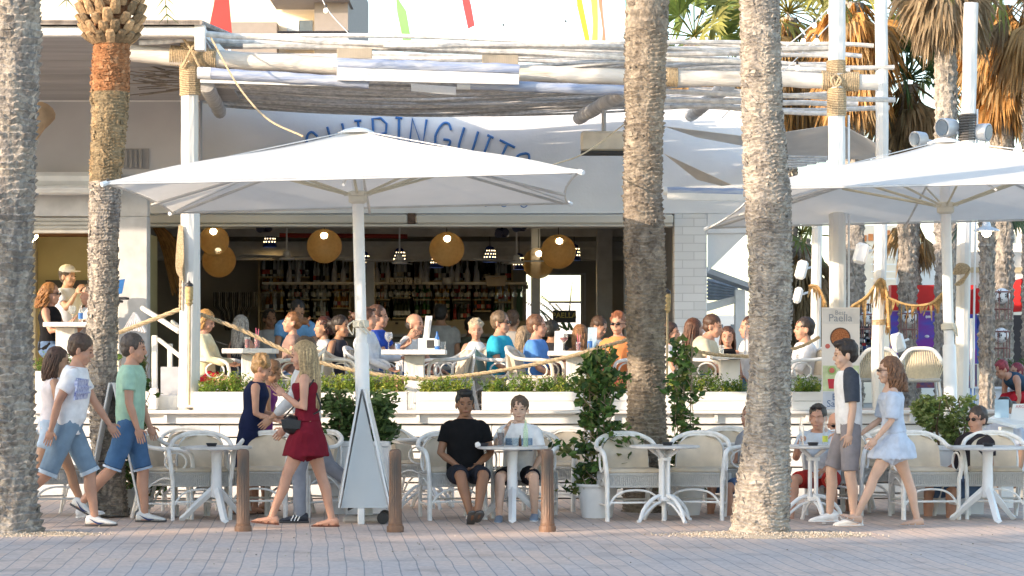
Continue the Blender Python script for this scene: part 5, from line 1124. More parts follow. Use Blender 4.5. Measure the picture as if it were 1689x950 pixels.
# curtain
g = G()
def fn(u, v):
    px = 352 + 72 * u; k = abs(u - .55); pinch = 1 - .55 * (1 - v); return P(388 + (px - 388) * (pinch if v < .6 else 1), 545 - 63 * v, 39.4 + .06 * sin(u * 40))
cols = []
for i in range(60):
    k = (.02, .02, .02) if i % 3 == 0 else (.30, .29, .26); g.tone = k; u0, u1 = i / 60, (i + 1) / 60
    for j in range(8): g.add([fn(u0, j / 8), fn(u1, j / 8), fn(u1, (j + 1) / 8), fn(u0, (j + 1) / 8)], [(0, 1, 2, 3)])
tag(g.build('curtain', REED), 'black and white striped curtain gathered at the left back of the bar', 'curtain')
# paella sign, back window plants, outside wall
t = thing('menu_sign', 'black board lettered PAELLA in pale yellow at the right back of the bar', 'sign', P(935, 530, 38)); g = G(); g.span(X(912, 38), X(950, 38), 38, 38.04, Z(532, 38), Z(512, 38)); g.build('board', BLACK, t); g = text_g('PAELLA', .115, .006, off=.002); g.xf(Matrix.Translation(P(931, 524, 37.99)) @ Matrix.Rotation(pi / 2, 4, 'X')); g.build('lettering', mat('sign_yellow', (.65, .55, .15), .5), t)
g = G(); g.span(X(830, 47), X(1080, 47), 47, 47.3, 0, Z(498, 47)); tag(g.build('courtyard_wall', WALL), 'bright white courtyard wall seen through the bar\'s back window', 'wall')
g = G(); rnd = random.Random(9)
for i in range(9): pinnate(g, rnd, P(rnd.uniform(900, 950), 545, 43), (rnd.uniform(-1, 1), 0, rnd.uniform(.3, 1)), rnd.uniform(.5, .9), .8, (.10, .16, .06), wid=.16, n=18)
tag(g.build('courtyard_plant', LEAFM, smooth=False), 'arching green plant outside the bar\'s back window', 'plant')
g = G(); g.span(X(852, IND) , X(862, IND), IND - .05, IND - .01, Z(535, IND), Z(470, IND)); tag(g.build('poster', mat('poster_green', (.10, .18, .10), .6)), 'dark green poster on the back wall right of the shelving', 'poster')
# bar counter
t = thing('bar_counter', 'long dark bar counter behind the terrace guests', 'counter', (X(640, 37.5), 37.5, DZ)); g = G(); g.span(X(560, 37.5), X(960, 37.5), 37.5, 37.55, DZ, Z(556, 37.5)); g.build('front', mat('counter_front', (.22, .20, .16), .7), t); g = G(); g.span(X(555, 37.5), X(965, 37.5), 37.3, 37.9, Z(556, 37.5) + .001, Z(553, 37.5) + .02); g.build('top', mat('counter_top', (.3, .28, .25), .4), t)
# straw bundle left of opening
g = G(); rnd = random.Random(12)
for i in range(220): k = rnd.uniform(.5, 1.2); g.tone = (.34 * k, .17 * k, .05 * k); a = rnd.uniform(0, 1); g.tube(bez([P(246 + a * 14, 366, 33 + rnd.uniform(-.1, .1)), P(262 + a * 30, 395 + a * 6, 33), P(284 + a * 34, 440 + rnd.uniform(0, 50), 33)], 3), .007, 3, cap=False)
o = tag(g.build('straw_canopy', REED), 'shaggy brown straw fringe hanging inside the left end of the opening', 'straw fringe')
# ================================================================ BANNER (paella / sangria)
BDp = 25.0; x0_, x1_ = X(1355.5, BDp), X(1418, BDp); zt_, zb_ = Z(507, BDp), Z(676, BDp)
t = thing('banner_stand', 'tall printed banner reading Best Paella and Best Sangria behind the young man', 'banner', ((x0_ + x1_) / 2, BDp, 0)); g = G(); g.span(x0_, x1_, BDp, BDp + .012, zb_, zt_); g.build('panel', mat('banner_base', (.80, .74, .68), .5, .04, 3), t)
g = G(); g.tube([((x0_ + x1_) / 2, BDp + .03, 0), ((x0_ + x1_) / 2, BDp + .03, zt_)], .012, 6); g.span(x0_, x1_, BDp - .1, BDp + .12, 0, .06, .01); g.build('stand', DARK, t)
def pz(name, pa, pb, ya, yb, m, dy=.003): g = G(); g.span(X(pa, BDp), X(pb, BDp), BDp - dy - .001, BDp - .0008, Z(yb, BDp), Z(ya, BDp)); return g.build(name, m, t, smooth=False)
pz('header_band', 1357, 1417, 509, 534, mat('banner_grey', (.70, .66, .62), .5)); pz('green_band', 1357, 1417, 603, 645, mat('banner_green', (.60, .66, .38), .5, .25, 12)); pz('footer_band', 1357, 1417, 646, 675, mat('banner_lilac', (.62, .64, .70), .5))
def wr(txt, px, py, hpx, m, name='lettering', dy=.006):
    g = text_g(txt, hpx / FP * BDp * 1.45, .003); g.xf(Matrix.Translation(Vector((X(px, BDp), BDp - dy, Z(py, BDp)))) @ Matrix.Rotation(pi / 2, 4, 'X')); return g.build(name, m, t, smooth=False)
GT = mat('print_grey', (.28, .30, .33), .6); BT = mat('print_blue', (.12, .18, .32), .6)
wr('Best', 1386, 519, 7, GT); wr('Paella', 1386, 530, 12, GT); wr('Best', 1386, 660, 11, BT); wr('Sangria', 1386, 671, 11, BT)
def disc(px, py, r, m, nm, dy=.005, sq=1.0): g = G(); g.lathe((X(px, BDp), BDp - dy, Z(py, BDp)), [(r / FP * BDp, 0), (r / FP * BDp * .98, .002)], 24, (0, -1, 0)); g.build(nm, m, t, smooth=False)
disc(1386, 557, 17, mat('pan_dark', (.10, .05, .03), .5), 'paella_pan'); disc(1386, 557, 15, mat('paella_rice', (.50, .20, .07), .7, .6, 90, col2=(.25, .06, .02)), 'paella_rice', .008); disc(1365, 571, 4, mat('print_red', (.6, .15, .12), .6), 'small_plate'); disc(1372, 611, 7, mat('print_green', (.35, .5, .15), .6), 'lime_slice'); disc(1372, 611, 4.5, mat('print_red', (.6, .1, .1)), 'lime_heart', .008)
for a in ((1372, 632), (1384, 636)):
    g = G(); k = 1 / FP * BDp; c = Vector((X(a[0], BDp), BDp - .004, Z(a[1], BDp))); g.slab([c + Vector((-5 * k, 0, -9 * k)), c + Vector((5 * k, 0, -9 * k)), c + Vector((7 * k, 0, 7 * k)), c + Vector((-7 * k, 0, 7 * k))], (0, -1, 0), .003); g.build('printed_glass', mat('sangria_red', (.55, .03, .05), .5), t, smooth=False)
# ================================================================ AWNINGS / right side
SAIL = vcmat('pale_sail', .85, trans=.35, var=.08, nscale=4)
def sail(label, pts, D0, sagz=.0):
    g = G(); g.tone = (.80, .76, .70); g.slab([P(a, b, D0 + c) for a, b, c in pts], (0, .1, -1), .006); tag(g.build('shade_sail', SAIL, smooth=False), label, 'awning', 'grey shade sails')
sail('large grey peaked canvas awning between the torn trunk and the pale pole', [(1240, 226, 0), (1385, 204, 0), (1385, 262, 2), (1240, 264, 2)], 30); sail('right slope of the grey canvas awning, running down to the pole', [(1386, 204, 0), (1470, 249, 0), (1462, 262, 2), (1386, 262, 2)], 30)
sail('narrow grey shade cloth across the white gable left of the torn trunk', [(1096, 208, 0), (1226, 224, 0), (1226, 240, .6), (1150, 226, .6)], 31); sail('narrow triangular shade cloth falling beside the scaled trunk', [(1095, 253, 0), (1206, 304, 0), (1190, 306, .4), (1150, 296, .4)], 31)
g = G(); g.tone = (.6, .58, .55)
for i in range(6): g.tube([P(1296 - i * 2, 258 + i * 4.5, 29 + i * .3), P(1395 - i * 16, 260 + i * 3.2, 29 + i * .3)], .015, 5)
tag(g.build('awning_slats', REED), 'bundle of thin canes below the large grey awning', 'canes')
t = thing('lean_to_roof', 'white timber lean-to roof beside the brick pillar', 'roof', P(1200, 560, 34)); g = G(); g.slab([P(1166, 440, 33), P(1262, 476, 33), P(1262, 484, 33), P(1166, 450, 33)], (0, 1, 0), .9); g.build('sloping_roof', mat('lean_shade_grey', (.5, .52, .55), .7), t)  # underside shade put into the roof's grey colour
g = G(); g.slab([P(1166, 500, 33.2), P(1214, 488, 33.2), P(1214, 500, 33.2), P(1166, 514, 33.2)], (0, 1, 0), .1); g.span(X(1212, 33.2), X(1228, 33.2), 33.1, 33.3, 0, Z(478, 33.2)); g.build('beam', WHITE, t)
g = G()
for i in range(6): g.tube([P(1168, 462 + i * 6, 35), P(1215, 474 + i * 3.6, 34)], .03, 4)
g.build('rafter', mat('rafter_grey', (.45, .48, .52), .7), t)
for px, py, sz, D_, lb in ((1322, 445, (.13, .12, .23), 29.2, 'white loudspeaker tilted on the slim white post, upper one'), (1316, 487, (.10, .1, .2), 29.2, 'white loudspeaker lower on the slim white post'), (1420, 418, (.15, .13, .24), 27.6, 'white loudspeaker tilted by the thin weathered pole'), (1481, 565, (.15, .12, .22), 27.8, 'white loudspeaker between the two round backed wicker chairs')):
    t = thing('loudspeaker', lb, 'loudspeaker', P(px, py, D_), group='white outdoor loudspeakers', local=True); Rm = Matrix.Rotation(radians(14 if px != 1481 else -16), 3, 'Y'); g = G(); g.box((0, 0, 0), sz, Rm, .03); g.build('cabinet', WHITEPL, t); g = G(); g.tube([(.02, .05, 0), (.14, .1, .04)], .015, 6); g.build('bracket', WHITEPL, t)
t = thing('patio_heater', 'white box heater hanging on a bracket left of the scaled trunk', 'heater', P(995, 235, 28.5)); g = G(); D_ = 28.5; g.span(X(958, D_), X(1035, D_), D_ - .15, D_ + .15, Z(250, D_), Z(218, D_), .02); g.build('housing', mat('heater_cream', (.70, .64, .54), .5), t); g = G(); g.span(X(958, D_), X(1035, D_), D_ - .17, D_ + .17, Z(255, D_), Z(251, D_)); g.build('grille', DARK, t); g = G(); g.tube([P(996, 218, D_), P(996, 165, D_)], .03, 6); g.build('bracket', mat('inner_post', (.5, .5, .5)), t)
for px, py, r, lb in ((1517, 229, 13, 'left grey floodlight peeping above the right parasol'), (1564, 210, 16, 'middle grey floodlight above the right parasol'), (1618, 218, 15, 'right grey floodlight behind the dark bound pole')):
    D_ = 27.0; t = thing('floodlight', lb, 'floodlight', P(px, py, D_), group='round grey floodlights', local=True); k = r / FP * D_; sx = -1 if px < 1600 else 1; ax = Vector((sx * .8, -.6, -.1)).normalized()
    g = G(); g.lathe(-ax * k * 1.1, [(k * .5, 0), (k * .8, k * .3), (k * .95, k * 1.2), (k * 1.0, k * 2.0), (k * .9, k * 2.05), (k * .85, k * 1.9), (.001, k * 1.9)], 20, ax); g.build('housing', mat('alu_grey', (.6, .62, .64), .4, metal=.3), t); g = G(); g.lathe(ax * k * .86, [(k * .78, 0), (k * .78, .01)], 20, ax); g.build('lens', mat('lens_dark', (.2, .25, .3), .15), t)
    g = G(); g.tube([(0, 0, 0), Vector((X(1596, D_) - X(px, D_), .0, -.12))], .02, 6); g.build('bracket', mat('alu_grey', (.6, .6, .6)), t)
# garlands of torn cloth / net
NETM = mat('burlap_fringe', (.60, .38, .16), .95, .35, 30, .3, 90)
def garland(label, pts, D_, seed, L=.22):
    rnd = random.Random(seed); g = G(); q = resample(bez([P(a, b, D_) for a, b in pts], 6), .03); g.tube(q, .014, 5)
    for p in q:
        l = L * rnd.uniform(.25, 1.1); w_ = rnd.uniform(.01, .03); dx = rnd.uniform(-.05, .05); g.add([p + Vector((-w_, 0, 0)), p + Vector((w_, .01, 0)), p + Vector((dx + w_ * .3, .02, -l)), p + Vector((dx - w_ * .3, .0, -l * .9))], [(0, 1, 2, 3)])
    tag(g.build('cloth_garland', NETM, smooth=False), label, 'garland', 'torn cloth garlands')
garland('torn orange cloth garland sagging towards the right parasol mast', [(1462, 490), (1500, 503), (1535, 500), (1558, 480)], 27.4, 1); garland('ragged net hanging left of the thin weathered pole', [(1405, 505), (1430, 488), (1452, 460), (1462, 480), (1466, 540)], 27.4, 2, .3)
garland('short ragged cloth between slim post and pergola post', [(1336, 470), (1350, 474), (1362, 500)], 28.9, 3, .2)
g = G(); rnd = random.Random(6)
for i in range(14): g.tube(bez([P(1573, 452, 26.8), P(1580 + i, 436 + i, 26.8), P(1596, 438, 26.85), P(1598 - i * .6, 450 + i, 26.8), P(1575 + i * .5, 470, 26.8)], 4), .012, 4)
tag(g.build('rope_coil', ROPE), 'bundle of rope tied round the pole right of the parasol mast', 'rope')
# ================================================================ ARCADE right background
AD = 40.0
ar = thing('arcade_building', 'low arcade shop with a red fascia and purple stadium mural behind the right parasol', 'building', (X(1600, AD), AD, 0))
RED = mat('arcade_red', (.62, .02, .02), .5, .15, 2); g = G(); g.span(X(1470, AD), X(1610, AD), AD, AD + .3, Z(512, AD), Z(470, AD)); g.build('red_fascia', RED, ar)
g = G(); g.slab([P(1600, 478, AD - .4), P(1720, 452, AD - 2), P(1720, 512, AD - 2), P(1600, 518, AD - .4)], (0, 1, 0), .3); g.build('red_canopy', RED, ar)
MUR = mat('stadium_mural', (.06, .10, .55), .5, .4, 1.6, col2=(.22, .04, .38), stretch=(1, 1, 3), contrast=(.4, .6))
g = G(); g.span(X(1470, AD), X(1612, AD), AD + .05, AD + .2, Z(600, AD), Z(513, AD)); g.build('mural', MUR, ar)
g = G(); g.span(X(1612, AD), X(1665, AD), AD + .3, AD + .4, Z(600, AD), Z(519, AD)); g.build('mural', mat('mural_blue', (.12, .28, .60), .5, .5, 3, col2=(.02, .05, .25)), ar); g = G(); g.span(X(1668, AD), X(1760, AD), AD + .3, AD + .4, Z(600, AD), Z(519, AD)); g.build('doorway', mat('dark_door', (.05, .045, .05), .5), ar)
g = G(); rnd = random.Random(3)
for i in range(7): a = rnd.uniform(1475, 1560); y = rnd.uniform(520, 560); g.ell(P(a, y, AD + .045), (rnd.uniform(.02, .06), .012, rnd.uniform(.01, .03)), None, 8, 4)
g.build('mural_lights', mat('mural_white', (.75, .78, .9), .5), ar)
g = G(); g.span(X(1470, AD), X(1612, AD), AD + .03, AD + .2, Z(640, AD), Z(601, AD)); g.build('crowd_strip', mat('crowd_strip', (.35, .10, .08), .6, .7, 14, col2=(.04, .08, .25)), ar)
WB = mat('pale_block', (.75, .72, .66), .8); g = G(); g.span(X(1590, AD + 1), X(1800, AD + 1), AD + 1, AD + 3, Z(500, AD), Z(411, AD)); g.build('upper_wall', WB, ar); g = G(); g.span(X(1590, AD), X(1800, AD), AD + .97, AD + .995, Z(446, AD), Z(437, AD)); g.build('wall_band', mat('ochre_band', (.6, .5, .32), .8), ar)
for a in ((1490, 478), (1655, 470)):
    g = G(); g.tube(bez([P(a[0], a[1], AD - .3), P(a[0] + 10, a[1] - 3, AD - .5), P(a[0] + 25, a[1] + 2, AD - .6)], 4), .02, 5); g.build('spotlight_arm', WHITE, ar)
g = G(); g.span(X(1606, 36), X(1800, 36), 36, 36.2, 0, Z(642, 36)); g.span(X(1606, 36), X(1800, 36), 35.95, 36.25, Z(642, 36) + .001, Z(638, 36)); tag(g.build('low_wall', WALL), 'low white wall in front of the arcade on the right', 'wall')
# green plant strip
g = G(); rnd = random.Random(15); tufts(g, rnd, X(1632, 36.6), X(1760, 36.6), 36.6, Z(615, 36.6), .3, 130, [(.08, .14, .04), (.12, .18, .05)]); tag(g.build('hedge_plant', LEAFM, smooth=False), 'dark green plant strip below the hanging footballs on the right', 'plant')
def ball(px, py, r, D_, label, grp='footballs hanging at the arcade'):
    c = P(px, py, D_); R = r / FP * D_; t = thing('football', label, 'ball', c, group=grp, local=True); g = G(); g.ell((0, 0, 0), (R, R, R), None, 20, 14); g.build('ball', WHITEPL, t)
    ph = (1 + sqrt(5)) / 2; g = G()
    for v in [(0, s1, s2 * ph) for s1 in (-1, 1) for s2 in (-1, 1)] + [(s1, s2 * ph, 0) for s1 in (-1, 1) for s2 in (-1, 1)] + [(s2 * ph, 0, s1) for s1 in (-1, 1) for s2 in (-1, 1)]:
        d = Vector(v).normalized(); d = Matrix.Rotation(.5 + px, 3, 'Z') @ d; u, w_ = frame_of(d); g.add([d * R * 1.012] + [(d * .93 + (u * cos(k * 2 * pi / 5) + w_ * sin(k * 2 * pi / 5)) * .36).normalized() * R * 1.012 for k in range(5)], [(0, 1 + k, 1 + (k + 1) % 5) for k in range(5)])
    g.build('black_panels', BLACK, t, smooth=False)
    g = G(); 
    for k in range(6): a = k * pi / 3; g.tube([(R * 1.15 * cos(a), R * 1.15 * sin(a), R * .5), (R * 1.15 * cos(a), R * 1.15 * sin(a), -R * 3)], .008, 4)
    for zz in (.5, -1.7): g.tube([(R * 1.15 * cos(a * pi / 6), R * 1.15 * sin(a * pi / 6), R * zz) for a in range(13)], .01, 4, cap=False)
    g.build('wire_cage', mat('cage_red', (.25, .12, .10), .5), t)
ball(1653, 488, 13, 35, 'upper football in a wire cage at the right arcade'); ball(1651, 553, 12.5, 35.2, 'lower football in a wire cage at the right arcade'); ball(1500, 523, 12, 34, 'football on the wire rack left of the thin weathered pole', 'footballs on the rack'); ball(1428, 506, 7, 36, 'small football on top of the rack beside the paella banner', 'footballs on the rack'); ball(1429, 524, 11, 34.5, 'larger football below the small one beside the paella banner', 'footballs on the rack')
t = thing('wire_rack', 'dark wire souvenir rack between the banner and the weathered pole', 'rack', (X(1430, 35), 35, DZ)); g = G()
for i in range(9): g.tube([P(1416 + i * 4, 500, 35), P(1416 + i * 4, 600, 35)], .008, 4)
for i in range(7): g.tube([P(1415, 540 + i * 9, 35), P(1450, 540 + i * 9, 35)], .02, 5)
g.build('frame', DARK, t); g = G(); rnd = random.Random(1)
for i in range(40): g.tone = rnd.choice([(.3, .03, .03), (.05, .08, .2), (.4, .4, .4), (.03, .03, .03)]); g.box(P(rnd.uniform(1417, 1448), rnd.uniform(545, 592), 34.95), (.05, .03, .04))
g.build('wares', REED, t, smooth=False)
# street lamp (arcade)
t = thing('street_lamp', 'round white shaded lamp on the short grey palm at the far right', 'lamp', P(1627, 380, 31)); c = P(1627, 380, 31); g = G(); g.lathe(c + Vector((0, 0, -.01)), [(.17, 0), (.16, .02), (.06, .06), (.04, .14), (.001, .15)], 20); g.build('shade', mat('alu_grey', (.6, .6, .6)), t); g = G(); g.ell(c + Vector((0, 0, -.03)), (.06, .06, .055), None, 14, 9); g.build('bulb', BULB, t)
# background apartments
def block(label, px0, px1, ptop, D_, m, wins, pbot=650, dep=8):
    t = thing('apartment_block', label, 'building', ((X(px0, D_) + X(px1, D_)) / 2, D_, 0)); g = G(); g.span(X(px0, D_), X(px1, D_), D_, D_ + dep, 0, Z(ptop, D_)); g.build('wall', m, t)
    for (a, b, c_, d, mm) in wins: g = G(); g.span(X(a, D_), X(b, D_), D_ - .06, D_ + .02, Z(d, D_), Z(c_, D_)); g.build('window', mm, t)
    return t
OR = mat('orange_shutter', (.6, .22, .07), .6); GLW = mat('window_glass', (.12, .15, .18), .1); CRW = mat('cream_plaster', (.80, .72, .58), .8, .06, .5); WHW = mat('bright_plaster', (.80, .78, .74), .8, .06, .5)
t = block('cream apartment block with orange shutters far behind the weathered pole', 1408, 1478, 372, 90, CRW, [(1422, 1429, 388, 398, OR), (1432, 1440, 386, 397, OR), (1462, 1468, 380, 392, OR), (1415, 1424, 430, 445, GLW), (1440, 1452, 430, 450, GLW)])
g = G()
for i in range(5): g.span(X(1440, 89), X(1482, 89), 89.4, 89.5, Z(412 + i * 12, 89), Z(410 + i * 12, 89))
g.build('balcony_rail', WHITE, t)
block('white stepped apartment block far behind the cloth garland', 1478, 1600, 400, 95, WHW, [(1484, 1494, 415, 430, GLW), (1508, 1522, 425, 440, GLW), (1530, 1545, 408, 424, GLW), (1560, 1572, 420, 436, GLW)]); block('cream apartment block beyond the arcade at the far right', 1600, 1760, 372, 100, CRW, [(1612, 1622, 385, 396, GLW), (1660, 1672, 385, 400, GLW)])
block('pale low building glimpsed between the brick pillar and torn trunk', 1150, 1408, 520, 80, WHW, [(1180, 1192, 535, 550, GLW), (1205, 1216, 535, 550, GLW)])
# top-left block
D_ = 70; t = thing('apartment_block', 'cream and grey apartment block with a railed balcony above the pergola', 'building', (X(460, D_), D_, 0)); GP = mat('grey_plaster', (.28, .25, .23), .8, .05)
g = G(); g.span(X(-300, D_), X(518, D_), D_ + 1.5, D_ + 10, 0, Z(-80, D_)); g.build('wall', CRW, t); g = G(); g.span(X(518, D_) + .01, X(574, D_), D_, D_ + 10, 0, Z(-80, D_)); g.build('side_wall', GP, t)
g = G(); g.span(X(350, D_), X(452, D_), D_ + .8, D_ + 1.49, 0, Z(30, D_)); g.build('lower_block', GP, t); g = G(); g.span(X(448, D_), X(578, D_), D_ - .6, D_ + 1.4, Z(4, D_), Z(-2, D_)); g.build('balcony_slab', GP, t); g = G(); g.span(X(462, D_), X(576, D_), D_ - .6, D_ + 1.4, Z(72, D_), Z(66, D_)); g.build('balcony_slab', WHITE, t)
g = G(); g.span(X(466, D_), X(486, D_), D_ + 1.42, D_ + 1.48, Z(64, D_), Z(22, D_)); g.build('window', mat('pale_shutter', (.62, .70, .76), .5), t); g = G(); g.span(X(486, D_) + .02, X(509, D_), D_ + 1.42, D_ + 1.48, Z(64, D_), Z(22, D_)); g.build('window', GLW, t)
g = G()
for i in range(26): a = 460 + i * 4.5; g.tube([P(a, 66, D_ - .55), P(a, 53, D_ - .55)], .02, 4)
g.tube([P(458, 53, D_ - .55), P(576, 53, D_ - .55)], .035, 4); g.build('balcony_rail', DARK, t)
# ================================================================ FLAGS, string lights
def flag(label, px, D_, pts, col, pole, key):
    t = thing('feather_flag', label, 'flag', P(pole[-1][0], pole[-1][1], D_), group='coloured feather flags above the bar'); m = mat(key, col, .7, .08, 3, trans=0); g = G(); ps = [P(a, b, D_) for a, b in pts]; g.slab(ps, (0, 1, 0), .015); g.build('cloth', m, t, smooth=False); g = G(); g.tube([P(a, b, D_ + .02) for a, b in pole], .018, 5); g.build('pole', WHITEPL, t)
flag('red feather flag with a white edge at the upper left', 0, 34, [(357, -20), (366, -20), (378, 0), (383, 60), (345, 44), (352, 10)], (.62, .06, .05), [(368, -20), (378, 60), (380, 110)], 'flag_red'); flag('pale green feather flag above the rolled blind', 0, 34, [(651, -30), (658, 0), (670, 18), (680, 76), (666, 74), (655, 20)], (.25, .55, .16), [(650, -30), (666, 76), (668, 110)], 'flag_green')
flag('narrow red feather flag with a yellow stem right of the green one', 0, 34, [(757, -30), (772, -10), (777, 8), (783, 42), (772, 47), (764, 10)], (.62, .08, .08), [(770, 20), (779, 90), (781, 110)], 'flag_red2'); flag('golden yellow feather flag, left of the cluster by the scaled trunk', 0, 34, [(950, -20), (960, 0), (968, 40), (977, 88), (970, 88), (960, 45), (952, 10)], (.75, .50, .05), [(949, -20), (970, 88), (972, 110)], 'flag_gold')
flag('lime yellow feather flag in the middle of the cluster', 0, 34, [(972, -30), (984, -20), (986, 30), (985, 100), (974, 96), (978, 40)], (.68, .75, .12), [(987, -30), (986, 105)], 'flag_lime'); flag('salmon orange feather flag at the right of the cluster', 0, 34, [(984, -20), (991, -20), (994, 20), (1001, 90), (991, 90), (994, 50), (990, 20)], (.75, .25, .15), [(993, -20), (1000, 110)], 'flag_orange'); flag('thin teal feather flag touching the scaled trunk', 0, 34, [(1030, -20), (1037, -20), (1037, 55), (1032, 30)], (.15, .55, .42), [(1030, -20), (1034, 100)], 'flag_teal')
def sline(label, pts, D_, bulbs, r=.006, sag=0, cat='string light'):
    t = thing('string_light', label, cat, P(*pts[0], D_)); q = bez([P(a, b, D_) for a, b in pts], 6); g = G(); g.tube(q, r, 4); g.build('cable', WHITEPL, t)
    for (a, b) in bulbs:
        g = G(); c = P(a, b, D_); g.lathe(c + Vector((0, 0, 0)), [(.012, 0), (.014, .04), (.01, .05)], 8); g.build('socket', DARK, t); g = G(); g.ell(c + Vector((0, 0, -.025)), (.028, .028, .032), None, 10, 7); g.build('bulb', mat('bulb_glass', (.85, .82, .75), .2, emit=(1, .8, .5), estr=1.2), t)
sline('string of bulbs dropping across the grey apartment wall', [(520, -30), (540, 15), (575, 55)], 30, [(537, 14)]); sline('upper string of bulbs crossing the orange palm skirt', [(1385, -5), (1340, 40), (1283, 88)], 26.5, [(1343, 38), (1325, 64)]); sline('lower string of bulbs crossing the orange palm skirt', [(1386, 20), (1340, 70), (1280, 130)], 26.5, [(1347, 64), (1315, 108)])
sline('bulb string under the canes beside the torn trunk', [(1190, 195), (1206, 180), (1226, 172)], 28, [(1208, 176), (1218, 184)]); sline('thin wires crossing the pale sky over the pergola', [(780, 110), (860, 30), (900, -10)], 40, [(830, 44)]); sline('thin wire between sky and flags', [(900, 90), (945, 20), (960, -10)], 40, [(933, 38)])
g = G(); g.tube(bez([P(348, 62, 25.9), P(392, 140, 25.0), P(440, 195, 23.5), P(500, 225, 22.6)], 8), .010, 5); tag(g.build('guy_rope', ROPE), 'thin pale guy rope running from the pergola post to the parasol top', 'rope')
g = G(); g.tube(bez([P(912, 272, 22.0), P(965, 252, 24.5), P(1030, 205, 27)], 8), .008, 5); tag(g.build('guy_rope', ROPE), 'thin pale guy rope from the left parasol\'s right corner to the trunk', 'rope')
# menu lectern far right
D_ = 24.3; t = thing('menu_lectern', 'white menu lectern with a clear card holder at the right edge', 'lectern', (X(1662, D_), D_, 0)); g = G(); g.slab([P(1630, 690, D_), P(1676, 702, D_), P(1720, 690, D_ + .4), P(1650, 680, D_ + .4)], (0, 0, -1), .03); g.build('top', WHITE, t); g = G(); g.span(X(1655, D_), X(1675, D_), D_ + .1, D_ + .25, 0, Z(700, D_) - .03); g.build('post', WHITE, t)
g = G(); g.slab([P(1641, 689, D_ + .1), P(1664, 689, D_ + .1), P(1664, 659, D_ + .12), P(1641, 659, D_ + .12)], (0, 1, 0), .008); g.build('card_holder', mat('menu_blue', (.5, .6, .7)), t); g = G(); g.slab([P(1666, 694, D_ + .2), P(1720, 694, D_ + .2), P(1720, 666, D_ + .3), P(1671, 666, D_ + .3)], (0, 1, 0), .008); g.build('menu_page', WHITE, t)
g = text_g('ARGA', .045, .003, align='LEFT'); g.xf(Matrix.Translation(P(1675, 673, D_ + .19)) @ Matrix.Rotation(pi / 2, 4, 'X')); g.build('lettering', mat('print_red', (.6, .15, .12)), t, smooth=False)
# ================================================================ PEOPLE
SKINS = {'tan': (.46, .27, .175), 'fair': (.62, .40, .29), 'red': (.52, .285, .195), 'brown': (.25, .125, .07), 'olive': (.38, .21, .125)}
def skin(k): return mat('skin_' + k, SKINS[k], .5, .10, 9, .05, 60, sss=.08, spec=.35)
def cloth(k, c, col2=None, n=30): return mat('cloth_' + k, c, .9, .12, n, .25, 220, col2=col2, spec=.15)
def hairm(k, c): return vcmat('hair_' + k, .55, var=.45, nscale=50, spec=.5)
def rot(axis, deg): return Matrix.Rotation(radians(deg), 3, axis)
def limb(g, pts, rs, n=12):
    pts = [Vector(p) for p in pts]; g.tube(pts, rs, n)
    for i in (0, -1): g.ell(pts[i], (rs[i] * .98,) * 3, None, 10, 7)
def hand_g(g, w_, d, side_v, curl, k, thumb_up):
    "palm + four bent fingers + thumb leaving the side of the palm"
    d = d.normalized(); s_ = (side_v - d * side_v.dot(d)).normalized(); nrm = d.cross(s_).normalized()
    R = Matrix((d, s_, nrm)).transposed(); pc = w_ + d * .045 * k; g.ell(pc, (.052 * k, .041 * k, .017 * k), R, 10, 7)
    for i, (off, L) in enumerate(((.030, .068), (.010, .078), (-.010, .072), (-.029, .055))):
        b = w_ + d * .082 * k + s_ * off * k; c1 = curl * .6; c2 = curl * 1.3
        p1 = b + (d * cos(c1) + nrm * sin(c1) + s_ * off * 2) * L * .45 * k; p2 = p1 + (d * cos(c2) + nrm * sin(c2)) * L * .33 * k; p3 = p2 + (d * cos(c2 * 1.3) + nrm * sin(c2 * 1.3)) * L * .24 * k
        g.tube([b - d * .015 * k, b, p1, p2, p3], [.009 * k, .0092 * k, .0085 * k, .0078 * k, .005 * k], 6)
    b = w_ + d * .03 * k + s_ * .034 * k * thumb_up; p1 = b + (d * .6 + s_ * .75 * thumb_up + nrm * .3).normalized() * .034 * k; p2 = p1 + (d * .9 + s_ * .25 * thumb_up + nrm * .45).normalized() * .032 * k
    g.tube([b - d * .012 * k, b, p1, p2], [.011 * k, .012 * k, .0095 * k, .006 * k], 6)
MENR = [(-.17, .115, .085), (-.05, .158, .105), (.12, .156, .11), (.32, .146, .105), (.55, .152, .108), (.74, .168, .115), (.86, .162, .102), (.94, .118, .085), (1.0, .078, .068), (1.06, .055, .055)]
WOMR = [(-.17, .12, .09), (-.05, .168, .112), (.10, .16, .11), (.34, .118, .088), (.55, .128, .098), (.72, .140, .120), (.85, .136, .092), (.93, .098, .074), (.99, .062, .056), (1.05, .045, .046)]
PEOPLE = {}
